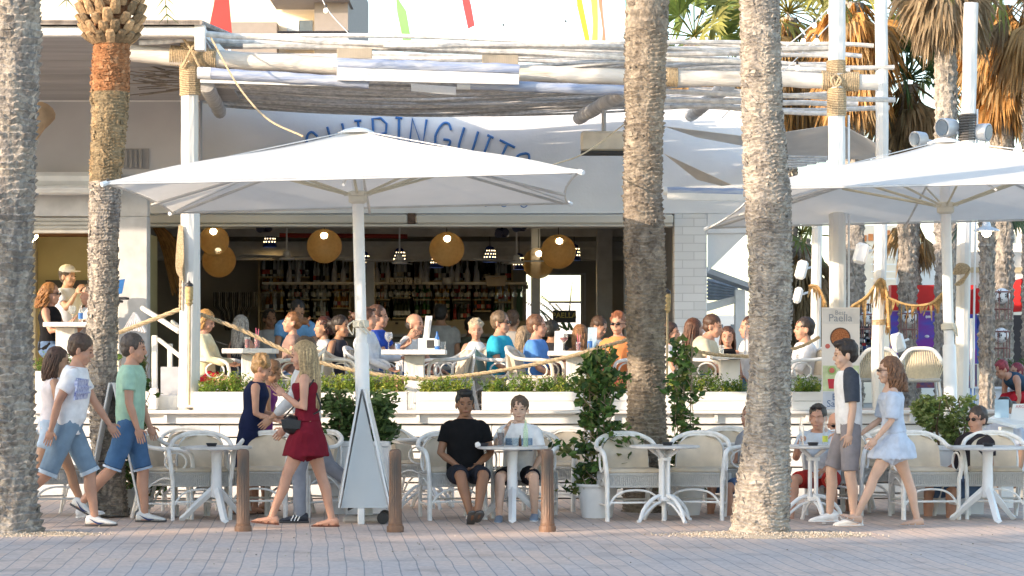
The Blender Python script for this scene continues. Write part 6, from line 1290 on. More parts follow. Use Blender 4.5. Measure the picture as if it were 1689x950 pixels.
def person(label, px, D_, deg, H=1.75, z=0, sit=None, lean=0, legs=((0, 3, 0, 0), (0, 3, 0, 0)), arms=((0, 8, 10, 5), (0, 8, 10, 5)), head=(0, 0), skinc='tan', hair=('short', (.05, .03, .02)),
           top=('tee', 'white', (.78, .78, .78), .5), bottom=('shorts', 'denim', (.10, .16, .28), .9), shoes=('sneaker', (.8, .8, .8)), female=False, belly=0, glasses=None, top_py=None, hi=False, curl=.5, sidelean=0, build_=1.0, atfeet=False, sit_drop=.085):
    k = H / 1.75; W = build_; RR = WOMR if female else MENR; cen = 1 if not atfeet else 0
    spL = .50 * k; sl = radians(lean); tv = Vector((sin(sl), sin(radians(sidelean)), cos(sl))).normalized(); Lv = Vector((0, 1, 0)); Lv = (Lv - tv * Lv.dot(tv)).normalized(); Fv = Lv.cross(tv)
    pel = Vector((0, 0, 0)); neckb = pel + tv * spL
    dv = lambda f, o, s_: Vector((sin(radians(f)), s_ * sin(radians(o)), -cos(radians(f)))).normalized()
    J = {}; hw = .085 * k; zmin = 9
    for i, s_ in ((0, 1), (1, -1)):
        th, ou, shn, fp = legs[i][:4]; hip = pel + Vector((0, s_ * hw, -.04 * k)); kn = hip + dv(th, ou, s_) * .425 * k; an = kn + dv(shn, 0 if len(legs[i]) < 5 else legs[i][4], s_) * .40 * k
        if i == 0: J['k'] = []; J['h'] = []; J['a'] = []; J['f'] = []
        fd = Vector((cos(radians(fp)), 0, sin(radians(fp)))); J['h'].append(hip); J['k'].append(kn); J['a'].append(an); J['f'].append((fd, fp))
        low = min(an.z - .075 * k * cos(radians(fp)) + (.16 * k * sin(radians(fp)) if fp < 0 else -.06 * k * sin(radians(fp))), 9); zmin = min(zmin, low)
    base = Vector((0, 0, (sit + sit_drop if sit is not None else -zmin)))
    # head
    hy, hp = head; nk = neckb + tv * .018 * k; hd_dir = (tv * .7 + Vector((0, 0, 1)) * .5 + Vector((sin(radians(hp)) * .35 + .12, 0, 0))).normalized(); hc = nk + hd_dir * .124 * k; HS = 1.12
    RH = rot('Z', hy) @ rot('Y', hp); h2 = lambda v: hc + RH @ (Vector(v) * k * HS)
    topz = (hc + Vector((0, 0, .12 * k)) + base).z
    rz = radians(deg - 90); Rz = Matrix.Rotation(rz, 3, 'Z'); hw_ = Rz @ hc
    zz = z if top_py is None else Z(top_py, D_) - topz
    loc = Vector((X(px, D_) - (hw_.x if cen else 0), D_ - (hw_.y if cen else 0), zz))
    t = thing('person', label, 'person', loc, rz, local=True); B = lambda v: Vector(v) + base
    vox = .012 if hi else .021; sm = skin(skinc)
    # ---- body
    g = G(); g.rings([(B(pel + tv * spL * a), Lv * r * k * W, Fv * (f + (belly if .05 < a < .6 else 0)) * k * W) for a, r, f in RR], 18)
    sh = .164 if not female else .152; J['s'] = []; J['e'] = []; J['w'] = []
    legr = (1.0 if not female else .93) * (W * .5 + .5)
    for i, s_ in ((0, 1), (1, -1)):
        hip, kn, an = J['h'][i], J['k'][i], J['a'][i]; m1 = hip.lerp(kn, .45); sd_ = (an - kn); m2 = kn.lerp(an, .33) - Vector((.012, 0, 0)) * k
        limb(g, [B(hip), B(m1), B(kn), B(m2), B(kn.lerp(an, .7)), B(an)], [.092 * k * legr, .082 * k * legr, .056 * k * legr, .056 * k * legr, .042 * k * legr, .034 * k])
        fd, fp = J['f'][i]; up = Vector((-fd.z, 0, fd.x)); g.tube([B(an - fd * .04 * k - up * .04 * k), B(an + fd * .05 * k - up * .045 * k), B(an + fd * .15 * k - up * .06 * k)], [.032 * k, .034 * k, .022 * k], 10)
        sp = pel + tv * spL * .865 + Lv * s_ * sh * k * W; a0, a1, a2, a3 = arms[i][:4]; el = sp + dv(a0, a1, s_) * .285 * k; fv = Vector((sin(radians(a2)), -s_ * sin(radians(a3)), -cos(radians(a2)))).normalized(); wr_ = el + fv * .245 * k
        J['s'].append(sp); J['e'].append(el); J['w'].append(wr_); ar = (.9 if female else 1.05) * (W * .6 + .4)
        limb(g, [B(sp - Lv * s_ * .03 * k), B(sp + (el - sp) * .25), B(el), B(el.lerp(wr_, .3)), B(wr_)], [.054 * k * ar, .048 * k * ar, .036 * k * ar, .037 * k * ar, .024 * k])
    g.tube([B(neckb - tv * .05 * k), B(nk), B(hc - Vector((0, 0, .04 * k)))], [.062 * k, (.05 if female else .058) * k, (.047 if female else .055) * k], 12)
    gb = remesh(g, vox, 3)
    g = G(); g.ell(B(h2((-.012, 0, .032))), tuple(c * k * HS for c in (.094, .075, .084)), RH, 18, 12); g.ell(B(h2((.022, 0, -.032))), tuple(c * k * HS for c in (.066, .059, .082)), RH, 16, 10); g.ell(B(h2((.048, 0, -.09))), tuple(c * k * HS for c in (.033, .035, .024)), RH, 12, 8)
    g.ell(B(h2((.092, 0, -.022))), tuple(c * k * HS for c in (.018, .012, .021)), RH, 10, 8); g.ell(B(h2((.083, 0, .004))), tuple(c * k * HS for c in (.012, .009, .022)), RH, 8, 6); g.ell(B(h2((.074, 0, .022))), tuple(c * k * HS for c in (.014, .048, .011)), RH, 12, 6); g.ell(B(h2((.081, 0, -.066))), tuple(c * k * HS for c in (.012, .025, .011)), RH, 10, 6)
    for s_ in (1, -1): g.ell(B(h2((-.008, s_ * .076, -.018))), tuple(c * k * HS for c in (.019, .009, .031)), RH @ rot('Z', -20 * s_), 10, 8); g.ell(B(h2((.052, s_ * .04, -.04))), tuple(c * k * HS for c in (.025, .02, .025)), RH, 10, 8)
    g.tube([B(h2((-.01, 0, -.05))), B(nk + Vector((0, 0, .01)))], [.05 * k, .048 * k], 12)
    gh = remesh(g, .0065 if hi else .011, 2); gb.add(gh.v, gh.f)
    for i, s_ in ((0, 1), (1, -1)):
        d = (J['w'][i] - J['e'][i]); cv = arms[i][4] if len(arms[i]) > 4 else curl; hand_g(gb, B(J['w'][i] - d.normalized() * .01), d, Vector((1, 0, .2)) if abs(d.normalized().x) < .8 else Vector((0, -s_, .3)), cv, k * .97, 1)
    gb.build('body', sm, t, sharp=180)
    # ---- face
    if hair[0] != 'back':
        for s_ in (1, -1):
            if not glasses: g = G(); g.ell(B(h2((.0835, s_ * .031, -.001))), tuple(c * k * HS for c in (.006, .0115, .0055)), RH, 8, 6); g.build('eye', mat('eye_dark', (.09, .06, .05), .25), t)
            g = G(); g.tube([B(h2((.0865, s_ * .016, .020))), B(h2((.083, s_ * .034, .025))), B(h2((.073, s_ * .048, .020)))], .0026 * k, 5); g.build('eyebrow', mat('brow_%d' % (hair[1][0] > .2), (.10, .06, .04) if hair[1][0] < .2 else (.26, .15, .08), .8), t)
        g = G(); g.ell(B(h2((.0905, 0, -.066))), tuple(c * k * HS for c in (.0045, .022, .0035)), RH, 8, 5); g.build('mouth', mat('lips', (.30, .09, .07), .5), t)
    if glasses:
        up_ = glasses == 'up'; o_ = Vector((-.02, 0, .095)) if up_ else Vector((0, 0, 0)); g = G()
        for s_ in (1, -1): g.ell(B(h2(Vector((.094, s_ * .031, 0)) + o_)), tuple(c * k * HS for c in (.007, .026, .017)), RH, 12, 6); g.tube([B(h2(Vector((.088, s_ * .055, .004)) + o_)), B(h2(Vector((0, s_ * .080, .002)) + o_ * .9))], .003 * k, 4)
        g.tube([B(h2(Vector((.098, -.012, .004)) + o_)), B(h2(Vector((.098, .012, .004)) + o_))], .003 * k, 4); g.build('sunglasses' if glasses != 'clear' else 'spectacles', mat('shades', (.015, .01, .01), .12), t)
    # ---- hair
    st, hcq = hair[0], tuple(c * .8 for c in hair[1]); g = G(); rnd = random.Random(label); HM = hairm('strand', hcq)
    if st in ('back',): st = hair[2] if len(hair) > 2 else 'short'
    if st == 'bald': g.ell(B(h2((-.03, 0, .0))), tuple(c * k * HS for c in (.086, .079, .062)), RH, 16, 10)
    elif st != 'none':
        g.ell(B(h2((-.020, 0, .040))), tuple(c * k * HS for c in (.097, .082, .088)), RH, 18, 12); g.ell(B(h2((-.045, 0, -.005))), tuple(c * k * HS for c in (.066, .070, .07)), RH, 14, 9)
        if st == 'quiff': g.ell(B(h2((.034, 0, .09))), tuple(c * k * HS for c in (.056, .064, .036)), RH, 14, 9); g.ell(B(h2((-.015, 0, .092))), tuple(c * k * HS for c in (.082, .074, .042)), RH, 14, 9)
        if st == 'fluffy':
            for i in range(26): a, b = rnd.uniform(-2.4, 2.4) + pi, rnd.uniform(.1, 1.4); g.ell(B(h2((-.02 + .09 * cos(a) * sin(b), .078 * sin(a) * sin(b), .04 + .088 * cos(b)))), (.026 * k,) * 3, None, 7, 5)
        if st == 'bun': g.ell(B(h2((-.135, 0, .03))), tuple(c * k * HS for c in (.045, .042, .045)), RH, 12, 8)
        if st == 'buzz': g = G(); g.ell(B(h2((-.019, 0, .040))), tuple(c * k * HS for c in (.0985, .0845, .0875)), RH, 18, 12); g.ell(B(h2((-.045, 0, 0))), tuple(c * k * HS for c in (.066, .072, .07)), RH, 14, 9)
    if st != 'none':
        gr = wrinkle(remesh(g, .007 if hi else .012, 1), .007, 32); gr.tone = hcq; gr.t = [hcq] * len(gr.v); gr.use = True
        if st in ('long', 'curly', 'bob'):
            Lh = {'long': .40, 'curly': .26, 'bob': .13}[st] if len(hair) < 3 or not isinstance(hair[2], float) else hair[2]; ns = 150 if hi else 80
            for i in range(ns):
                a = pi + rnd.uniform(-1.9, 1.9); ca, sa = cos(a), sin(a); ph = rnd.uniform(0, 6); amp = (.022 if st == 'curly' else .007); q = []; k2 = rnd.uniform(.55, 1.45); c0 = Vector((-.018, 0, .04))
                for j in range(9):
                    s2 = j / 8
                    if s2 < .25: b = s2 / .25 * 1.5 + .1; v = c0 + Vector((.098 * ca * sin(b), .083 * sa * sin(b), .092 * cos(b)))
                    else: u = (s2 - .25) / .75; rr = 1 + .12 * sin(pi * u) + (.25 if st == 'curly' else .0) * u; v = c0 + Vector((.1 * ca * rr - .03 * u, .085 * sa * rr, -.005 - Lh * rnd.uniform(.93, 1.05) * u))
                    v = v + Vector((amp * sin(ph + s2 * 11), amp * cos(ph * 1.3 + s2 * 9), 0)) * (s2 > .2)
                    q.append(B(hc + RH @ (v * k) if s2 < .3 else hc + rot('Z', hy) @ (v * k)))
                gr.tone = tuple(c * k2 for c in hcq); gr.tube(q, [.011 * k, .012 * k, .012 * k, .012 * k, .012 * k, .011 * k, .010 * k, .008 * k, .003 * k], 5, cap=False)
        if st == 'bun':
            for i in range(16): a = rnd.uniform(0, 6.28); gr.tone = tuple(c * rnd.uniform(.8, 1.4) for c in hcq); b0 = Vector((-.14, 0, .03)); gr.tube([B(h2(b0)), B(h2(b0 + Vector((-.05, cos(a) * .06, sin(a) * .06))))], .005 * k, 4)
        gr.build('hair', HM, t, sharp=180)
    if top[0] == 'capped': pass
    # ---- top
    inf = .013; kind, key, col = top[0], top[1], top[2]; slv = top[3] if len(top) > 3 else .5; m = cloth(key, col, n=14); gS = None
    if kind != 'none':
        lo = {'tee': -.18, 'long': -.12, 'tank': -.14, 'strapless': .1, 'dress': -.05, 'offshoulder': .05}.get(kind, -.1); hi_t = {'strapless': .80, 'offshoulder': .86}.get(kind, .985)
        def rad(a):
            for j in range(len(RR) - 1):
                if RR[j][0] <= a <= RR[j + 1][0]: u = (a - RR[j][0]) / (RR[j + 1][0] - RR[j][0]); return [RR[j][q] + (RR[j + 1][q] - RR[j][q]) * u for q in (1, 2)]
            return RR[0][1:] if a < RR[0][0] else RR[-1][1:]
        g = G(); rr = []; nst = 12
        for j in range(nst + 1):
            a = lo + (hi_t - lo) * j / nst; r, f = rad(a); loose = (.014 if kind in ('tee', 'long') else .002) * (1 - abs(a - .4)); f += belly if .05 < a < .6 else 0
            if kind in ('tee', 'long') and a < .5: r = max(r, .150 if not female else .135); f = max(f, .105)
            rr.append((B(pel + tv * spL * a), Lv * (r + inf + loose) * k * W, Fv * (f + inf + loose) * k * W))
        g.rings(rr, 22)
        if kind in ('tee', 'long', 'offshoulder'):
            for i in (0, 1):
                s_ = (1, -1)[i]; sp, el, wr_ = J['s'][i], J['e'][i], J['w'][i]; ar = (.9 if female else 1.05) * (W * .6 + .4)
                if kind == 'long': limb(g, [B(sp - Lv * s_ * .04 * k), B(sp.lerp(el, .4)), B(el), B(el.lerp(wr_, .5)), B(el.lerp(wr_, slv))], [.066 * k * ar, .062 * k * ar, .053 * k * ar, .050 * k, .040 * k])
                else:
                    s0 = .1 if kind == 'offshoulder' else 0; flare = 1.35 if kind == 'offshoulder' else 1.0; g.tube([B(sp - Lv * s_ * .05 * k + tv * .0), B(sp.lerp(el, .12 + s0)), B(sp.lerp(el, slv))], [(.062 if kind != 'offshoulder' else .05) * k * ar, .064 * k * ar * flare, .060 * k * ar * flare], 14); g.ell(B(sp - Lv * s_ * .015 * k - tv * .012 * k), (.058 * k * ar,) * 3, None, 12, 8) if kind == 'tee' else None
        if kind in ('tee', 'long', 'tank'): 
            pass
        gS = wrinkle(remesh(g, .011 if hi else .017, 2), .006 * k if hi else .007 * k, 11, seed=len(label) * .7)
        gS.build(kind if kind in ('tank',) else ('dress_bodice' if kind in ('strapless', 'dress') else 'shirt'), m, t, sharp=180)
    # ---- bottom
    bk, bkey, bcol = bottom[0], bottom[1], bottom[2]; bl = bottom[3] if len(bottom) > 3 else .9; bm_ = cloth(bkey, bcol, n=12)
    if bk in ('shorts', 'trousers'):
        g = G(); g.rings([(B(pel + tv * spL * a), Lv * (r + .012) * k * W, Fv * (f + .014 + (belly * .5)) * k * W) for a, r, f in [(-.19, .11, .085), (-.1, .155, .105), (0, .165, .11), (.1, .160, .108), (.16, .157, .106)]], 20)
        for i, s_ in ((0, 1), (1, -1)):
            hip, kn, an = J['h'][i], J['k'][i], J['a'][i]
            if bk == 'shorts':
                e = hip.lerp(kn, min(bl, 1)); e2 = e if bl <= 1 else kn.lerp(an, bl - 1); q = [B(hip), B(hip.lerp(kn, .4)), B(e)] + ([B(e2)] if bl > 1 else []); g.tube(q, [.100 * k * legr, .098 * k * legr, .084 * k * legr] + ([.082 * k * legr] if bl > 1 else []), 16); g.ell(B(hip), (.1 * k * legr,) * 3, None, 12, 8)
            else: limb(g, [B(hip), B(hip.lerp(kn, .5)), B(kn), B(kn.lerp(an, .5)), B(kn.lerp(an, .95))], [.1 * k * legr, .092 * k, .070 * k, .064 * k, .060 * k])
        gp = wrinkle(remesh(g, .011 if hi else .017, 2), .006 * k, 12, seed=3.3 + len(label)); gp.build(bk, bm_, t, sharp=180)
    elif bk == 'skirt':
        g = G(); mid = (J['k'][0] + J['k'][1]) / 2; sp2 = (J['k'][0] - J['k'][1]); a0 = pel + tv * spL * .25; dn = mid - pel; e = pel + dn * bl
        lx = abs(J['k'][0].x - J['k'][1].x) * .5 * bl; wv = bottom[4] if len(bottom) > 4 else 1.0
        g.rings([(B(a0), Lv * .15 * k * (.85 if female else 1), Fv * .108 * k), (B(pel), Lv * .182 * k, Fv * .128 * k), (B(pel.lerp(e, .4)), Lv * .185 * k * wv, Fv * (.138 * k * wv + lx * .55)), (B(e), Lv * .20 * k * wv, Vector((1, 0, 0)) * (.135 * k * wv + lx * 1.0)), (B(e - dn * .02), Lv * .19 * k * wv, Vector((1, 0, 0)) * (.125 * k * wv + lx * 1.0))], 26)
        for i in (0, 1): g.tube([B(J['h'][i]), B(J['h'][i].lerp(J['k'][i], bl * .5)), B(J['h'][i].lerp(J['k'][i], bl))], [.108 * k, .104 * k, .098 * k], 14)
        gp = wrinkle(remesh(g, .011 if hi else .018, 1), .010 * k, 14, seed=1.7); gp.build('skirt', bm_, t, sharp=180)
    # ---- shoes
    sk_, scol = shoes[0], shoes[1]
    for i in (0, 1):
        an = J['a'][i]; fd, fp = J['f'][i]; up = Vector((-fd.z, 0, fd.x)); Y = Vector((0, 1, 0)); so_ = an - up * .075 * k; fr = lambda a, h, w_, hh: (B(so_ + fd * a * k + up * h * k), Y * w_ * k, up * hh * k)
        def ring_shoe(lst):
            rr = []
            for a, w_, z0_, z1_ in lst: rr.append((B(so_ + fd * a * k + up * (z0_ + z1_) / 2 * k), Y * w_ * k, up * (z1_ - z0_) / 2 * k))
            return rr
        if sk_ in ('sneaker', 'boot'):
            g = G(); g.rings(ring_shoe([(-.078, .018, .02, .07), (-.068, .034, .012, .092), (-.03, .038, .010, .102), (.02, .040, .010, .090), (.07, .044, .010, .068), (.13, .045, .010, .052), (.17, .036, .012, .040), (.188, .016, .016, .030)]), 14); o = g.build('shoe', mat('shoe_%.2f_%.2f_%.2f' % tuple(scol), scol, .5, .1, 20), t, sharp=60)
            g = G(); g.rings(ring_shoe([(-.084, .02, 0, .022), (-.07, .038, 0, .022), (0, .042, 0, .02), (.08, .048, 0, .02), (.14, .048, 0, .02), (.18, .038, .002, .022), (.197, .018, .006, .022)]), 14); g.build('sole', mat('white_sole', (.8, .8, .78), .6) if len(shoes) < 3 else mat('dark_sole', (.1, .1, .1), .6), o, sharp=60); ORG[o.name] = (0, 0, 0)
            if len(shoes) > 3 and shoes[3] == 'stripes':
                g = G()
                for q in range(3):
                    for s_ in (1, -1): g.tube([B(so_ + fd * (.02 + .03 * q) * k + up * .022 * k + Y * s_ * .0435 * k), B(so_ + fd * (-.005 + .03 * q) * k + up * .072 * k + Y * s_ * .036 * k)], .006 * k, 4)
                g.build('stripes', WHITEPL, o)
            if len(shoes) > 3 and shoes[3] == 'swoosh':
                g = G()
                for s_ in (1, -1): g.tube(bez([B(so_ + fd * .09 * k + up * .03 * k + Y * s_ * .045 * k), B(so_ + fd * .03 * k + up * .028 * k + Y * s_ * .0435 * k), B(so_ + fd * -.045 * k + up * .068 * k + Y * s_ * .039 * k)], 4), [.002, .004, .0065, .008, .008, .007, .005, .003, .001], 5)
                g.build('side_mark', WHITEPL if scol[0] < .5 else mat('navy_mark', (.03, .05, .15), .5), o)
        else:
            g = G(); g.rings(ring_shoe([(-.07, .03, 0, .014), (0, .038, 0, .012), (.09, .046, 0, .012), (.16, .040, 0, .012), (.185, .02, .001, .012)]), 14); o = g.build('sandal', mat('sandal_%.2f' % scol[0], scol, .7), t, sharp=60); ORG[o.name] = (0, 0, 0); g = G()
            for a in (.03, .09, .12): g.tube([B(so_ + fd * a * k + Y * .042 * k + up * .012 * k), B(so_ + fd * (a - .02) * k + up * .058 * k * (1 - a * 2)), B(so_ + fd * a * k - Y * .042 * k + up * .012 * k)], .006 * k, 5)
            g.tube([B(an + Y * .03 * k - up * .02 * k), B(an + fd * .035 * k), B(an - Y * .03 * k - up * .02 * k), B(an - fd * .035 * k), B(an + Y * .03 * k - up * .02 * k)], .005 * k, 5); g.build('strap', mat('sandal_%.2f' % scol[0], scol, .7), o)
            gf = G(); gf.rings(ring_shoe([(-.065, .02, .014, .06), (-.05, .03, .012, .085), (0, .034, .012, .09), (.05, .036, .012, .062), (.11, .042, .012, .036), (.14, .038, .012, .028), (.17, .02, .013, .022)]), 12); gf.build('foot', sm, t, sharp=70)
    J['B'] = B; J['h2'] = h2; J['HS'] = HS; J['RH'] = RH; J['t'] = t; J['shirt'] = gS; J['k1'] = k; J['base'] = base; J['neck'] = nk; J['Lv'] = Lv; J['Fv'] = Fv; J['tv'] = tv; J['spL'] = spL; J['pel'] = pel
    return J
def decal(J, g, name, m, dirv, mat4, lift=.004):
    "drape a flat print onto the shirt along dirv"
    s = J['shirt']; bv = BVHTree.FromPolygons([Vector(v) for v in s.v], s.f); out = []; d = Vector(dirv)
    g.xf(mat4)
    for v in g.v:
        v = Vector(v); h = bv.ray_cast(v, d, 3)
        out.append(tuple((h[0] - d * lift) if h[0] else v))
    g.v = out; return g.build(name, m, J['t'], smooth=False)
def fine(g0, n=1): return g0
def patch(w_, h_, nx=10, nz=10):
    g = G(); g.grid(lambda u, v: Vector(((u - .5) * w_, 0, (v - .5) * h_)), nx, nz); return g
FR = 21.75
# --- left walkers
walkA = ((22, 2, 12, 4), (-14, 2, -50, -38))
J = person('woman with long brown hair mostly hidden behind the man in the white T-shirt', 96, 22.15, 100, 1.66, lean=5, legs=((26, 2, 18, 8), (-18, 2, -35, -30)), arms=((-20, 6, -5, 0), (15, 6, 30, 0)), head=(0, 10), skinc='tan', hair=('long', (.10, .05, .03), .22), top=('tank', 'palepink', (.74, .68, .68)), bottom=('shorts', 'lightdenim', (.45, .55, .66), .42), shoes=('sneaker', (.75, .75, .75)), female=True)
JB = person('man in a white T-shirt with a blue print and rolled denim shorts striding right', 134, 21.55, 92, 1.80, lean=9, legs=((24, 3, 6, 0), (-22, 3, -48, -30)), arms=((28, 8, 34, 4), (-26, 8, -14, -2)), head=(0, 16), skinc='red', hair=('buzz', (.10, .06, .04)), top=('tee', 'whiteprint', (.80, .80, .82), .62), bottom=('shorts', 'denimb', (.20, .28, .37), .96), shoes=('sneaker', (.78, .76, .72), 0, 'swoosh'), hi=True, belly=.02, build_=.98)
decal(JB, patch(.13, .17), 'shirt_print', mat('print_indigo', (.14, .17, .42), .8, .7, 30, col2=(.6, .62, .75)), (0, 1, 0), Matrix.Translation(JB['B'](JB['neck']) + Vector((.07, -1, -.22))) @ Matrix.Rotation(radians(9), 4, 'Y'))
for i in (0, 1): g = G(); kn, hp_ = JB['k'][i], JB['h'][i]; e = hp_.lerp(kn, .95); g.tube([JB['B'](e), JB['B'](hp_.lerp(kn, 1.03))], .0925, 16); g.build('rolled_cuff', cloth('cuff', (.50, .58, .66)), JB['t'])
JC = person('man in a mint green T-shirt and blue shorts striding right behind the white T-shirt man', 221, 22.1, 90, 1.775, lean=2, legs=((14, 3, 2, 0), (-20, 3, -42, -30)), arms=((10, 8, 22, 4), (2, 8, 18, 2)), head=(0, 6), skinc='red', hair=('short', (.09, .07, .06)), top=('tee', 'mint', (.36, .56, .44), .6), bottom=('shorts', 'blueshort', (.07, .15, .29), .95), shoes=('sneaker', (.7, .7, .68), 0, 'swoosh'), hi=True, build_=.98)
for i in (0, 1): g = G(); kn, hp_ = JC['k'][i], JC['h'][i]; g.tube([JC['B'](hp_.lerp(kn, .955)), JC['B'](hp_.lerp(kn, 1.0))], .0905, 16); g.build('rolled_cuff', cloth('cuffb', (.45, .55, .68)), JC['t'])
# --- centre walkers
JD = person('woman with cropped blond hair in a sleeveless navy dress behind the left armchairs', 432, 23.3, 88, 1.57, lean=9, legs=((4, 3, 0, 0), (-6, 3, -10, 0)), arms=((10, 6, 78, 10), (2, 6, 72, 10)), head=(0, 22), skinc='red', hair=('fluffy', (.40, .24, .10)), top=('tank', 'navy', (.012, .018, .055)), bottom=('skirt', 'navy', (.012, .018, .055), .95), shoes=('sandal', (.1, .06, .04)), female=True, hi=True, build_=1.08)
person('woman in a purple top, face turned down, just beyond the navy dress', 449, 23.8, 90, 1.53, lean=10, legs=((4, 3, 0, 0), (-6, 3, -10, 0)), arms=((14, 6, 60, 10), (8, 6, 60, 10)), head=(0, 25), skinc='olive', hair=('short', (.22, .12, .06)), top=('tank', 'purple', (.18, .04, .18)), bottom=('skirt', 'purple', (.18, .04, .18), .9), shoes=('sandal', (.1, .06, .04)), female=True)
JG = person('man in grey shirt and jeans behind the woman in red, holding her hand', 500, 22.2, -88, 1.74, lean=2, legs=((10, 3, -2, 0), (-28, 3, -50, -32)), arms=((28, 6, 48, 5), (-14, 6, 0, 0)), head=(0, 5), skinc='tan', hair=('short', (.12, .08, .05)), top=('long', 'greyshirt', (.55, .57, .58), .6), bottom=('trousers', 'greyjeans', (.27, .30, .36)), shoes=('sneaker', (.03, .035, .05), 0, 'stripes'))
JF = person('woman with very long blond hair in a short red strapless dress striding left', 500, 21.5, -90, 1.715, lean=2, legs=((24, 2, 20, 6), (-16, 2, -14, 0)), arms=((0, 8, 128, 12), (10, 5, 42, 0)), head=(-6, 8), skinc='red', hair=('long', (.46, .33, .17), .50), top=('strapless', 'redlace', (.17, .012, .024)), bottom=('skirt', 'redlace', (.17, .012, .024), .62, .92), shoes=('sandal', (.20, .08, .05)), female=True, hi=True)
g = G(); B = JF['B']; c = B(Vector((.13, .10, .02))); g.ell(c, (.09, .065, .085), rot('Y', 20), 14, 10); g.ell(c + Vector((-.03, .0, -.03)), (.10, .055, .06), None, 12, 8); gg = wrinkle(remesh(g, .01, 2), .006, 22); bag = thing('handbag', 'small black leather shoulder bag hanging at the red dress woman\'s hip', 'bag', tuple(JF['t'].matrix_basis @ c), JF['t'].rotation_euler.z, local=True)
gg.v = [tuple(Vector(v) - c) for v in gg.v]; gg.build('pouch', mat('black_leather', (.012, .011, .012), .35, .2, 12, .3, 80), bag); g = G(); g.slab([Vector((-.09, .068, .04)), Vector((.09, .068, .05)), Vector((.07, .075, -.03)), Vector((-.08, .075, -.035))], (0, 1, 0), .008); g.build('flap', mat('black_leather', (0, 0, 0)), bag); g = G(); g.tube(bez([Vector((.07, .0, .06)), B(Vector((.05, .15, .25))) - c, B(Vector((-.07, .13, .42))) - c], 5) , .008, 5); g.tube(bez([Vector((-.07, .03, .05)), B(Vector((-.12, .1, .15))) - c, B(Vector((-.09, .1, .3))) - c], 5), .008, 5); g.build('strap', mat('black_leather', (0, 0, 0)), bag)
# --- seated men
JH = person('young man in a black T-shirt and shorts, ankles crossed, at the middle table', 767, 22.45, 8, 1.66, sit=.385, lean=-5, legs=((90, 5, 30, 22, -12), (90, 2, 20, 30, -12)), arms=((12, 16, 52, 60), (10, 16, 50, 58)), head=(-2, 0), skinc='brown', hair=('quiff', (.008, .007, .007)), top=('tee', 'blacktee', (.008, .008, .009), .62), bottom=('shorts', 'blackshort', (.018, .02, .028), .95), shoes=('sneaker', (.02, .02, .02), 1, 'swoosh'), hi=True, build_=1.04, top_py=646)
JI = person('young man in a white printed T-shirt, hand on chin, at the middle table', 857, 22.75, -4, 1.60, sit=.38, lean=-1, legs=((90, 12, -18, 0, 0), (90, 12, 14, 0, 0)), arms=((20, 16, 50, 20), (52, 14, 160, 34, 1.2)), head=(0, 2), skinc='fair', hair=('buzz', (.13, .08, .05)), top=('tee', 'whitetee', (.80, .80, .80), .72), bottom=('shorts', 'blackshort2', (.015, .015, .02), .8), shoes=('sneaker', (.2, .25, .32)), hi=True, build_=.97, top_py=655)
BI = JI['B'](JI['neck']); PR = Matrix(((0, 0, 0, 0),) * 4)
def front(J, y, z): return Matrix.Translation(J['B'](J['neck']) + Vector((1, y, z))) @ Matrix.Rotation(pi / 2, 4, 'Z')
decal(JI, text_g('MARKO SS', .072, .0, off=.002), 'shirt_lettering', BLACK, (-1, 0, 0), front(JI, 0, -.135)); decal(JI, patch(.25, .12), 'shirt_print', mat('print_sea', (.07, .12, .20), .8, .8, 40, col2=(.3, .4, .5), stretch=(1, 1, 4)), (-1, 0, 0), front(JI, 0, -.22))
decal(JI, text_g('~~~', .05, .0), 'shirt_mark', BLACK, (-1, 0, 0), front(JI, 0.02, -.36))
JL = person('man with sunglasses on his head, pale blue shirt and red shorts, chin on hand', 1349, 22.9, -22, 1.60, sit=.35, lean=20, legs=((90, 14, -24, 0, 0), (90, 16, 20, 0, 0)), arms=((30, 10, 60, 30), (36, 8, 138, 22, 1.3)), head=(4, 6), skinc='red', hair=('short', (.07, .06, .05)), top=('tee', 'paleblue', (.50, .58, .66), .6), bottom=('shorts', 'redshort', (.38, .035, .03), .85), shoes=('sandal', (.04, .03, .03)), glasses='up', hi=True, belly=.03, build_=1.05, top_py=669)
person('bald man with spectacles seated behind the young man in the raglan T-shirt', 1379, 24.0, -10, 1.58, sit=.33, lean=22, legs=((82, 10, 0, 0), (82, 10, 0, 0)), arms=((20, 10, 60, 20), (20, 10, 60, 20)), head=(8, 8), skinc='red', hair=('none', (.3, .3, .3)), top=('tee', 'lightshirt', (.62, .66, .68), .6), glasses='clear', belly=.03, build_=1.05, top_py=682)
person('man in wrap sunglasses and a charcoal T-shirt seated behind the far right table', 1612, 23.25, -55, 1.64, sit=.33, lean=-14, legs=((82, 10, 0, 0), (82, 10, 0, 0)), arms=((10, 14, 60, 10), (14, 12, 60, 10)), head=(6, 0), skinc='red', hair=('buzz', (.07, .05, .04)), top=('tee', 'charcoal', (.035, .03, .035), .6), glasses='on', build_=1.1, top_py=672)
person('person in a dotted shirt whose arm shows beside the torn trunk', 1238, 23.5, -60, 1.6, sit=.38, lean=0, legs=((82, 10, 0, 0), (82, 10, 0, 0)), arms=((5, 14, 60, 10), (5, 14, 60, 10)), skinc='red', hair=('short', (.2, .15, .1)), top=('tee', 'dotted', (.35, .37, .42), .5), top_py=668)
person('dark haired person in a blue and white cap behind the far right pole', 1655, 25.0, -30, 1.65, sit=.46, skinc='tan', legs=((82, 10, 0, 0), (82, 10, 0, 0)), hair=('short', (.03, .03, .03)), top=('tee', 'bluewhite', (.5, .56, .68), .6), top_py=657)
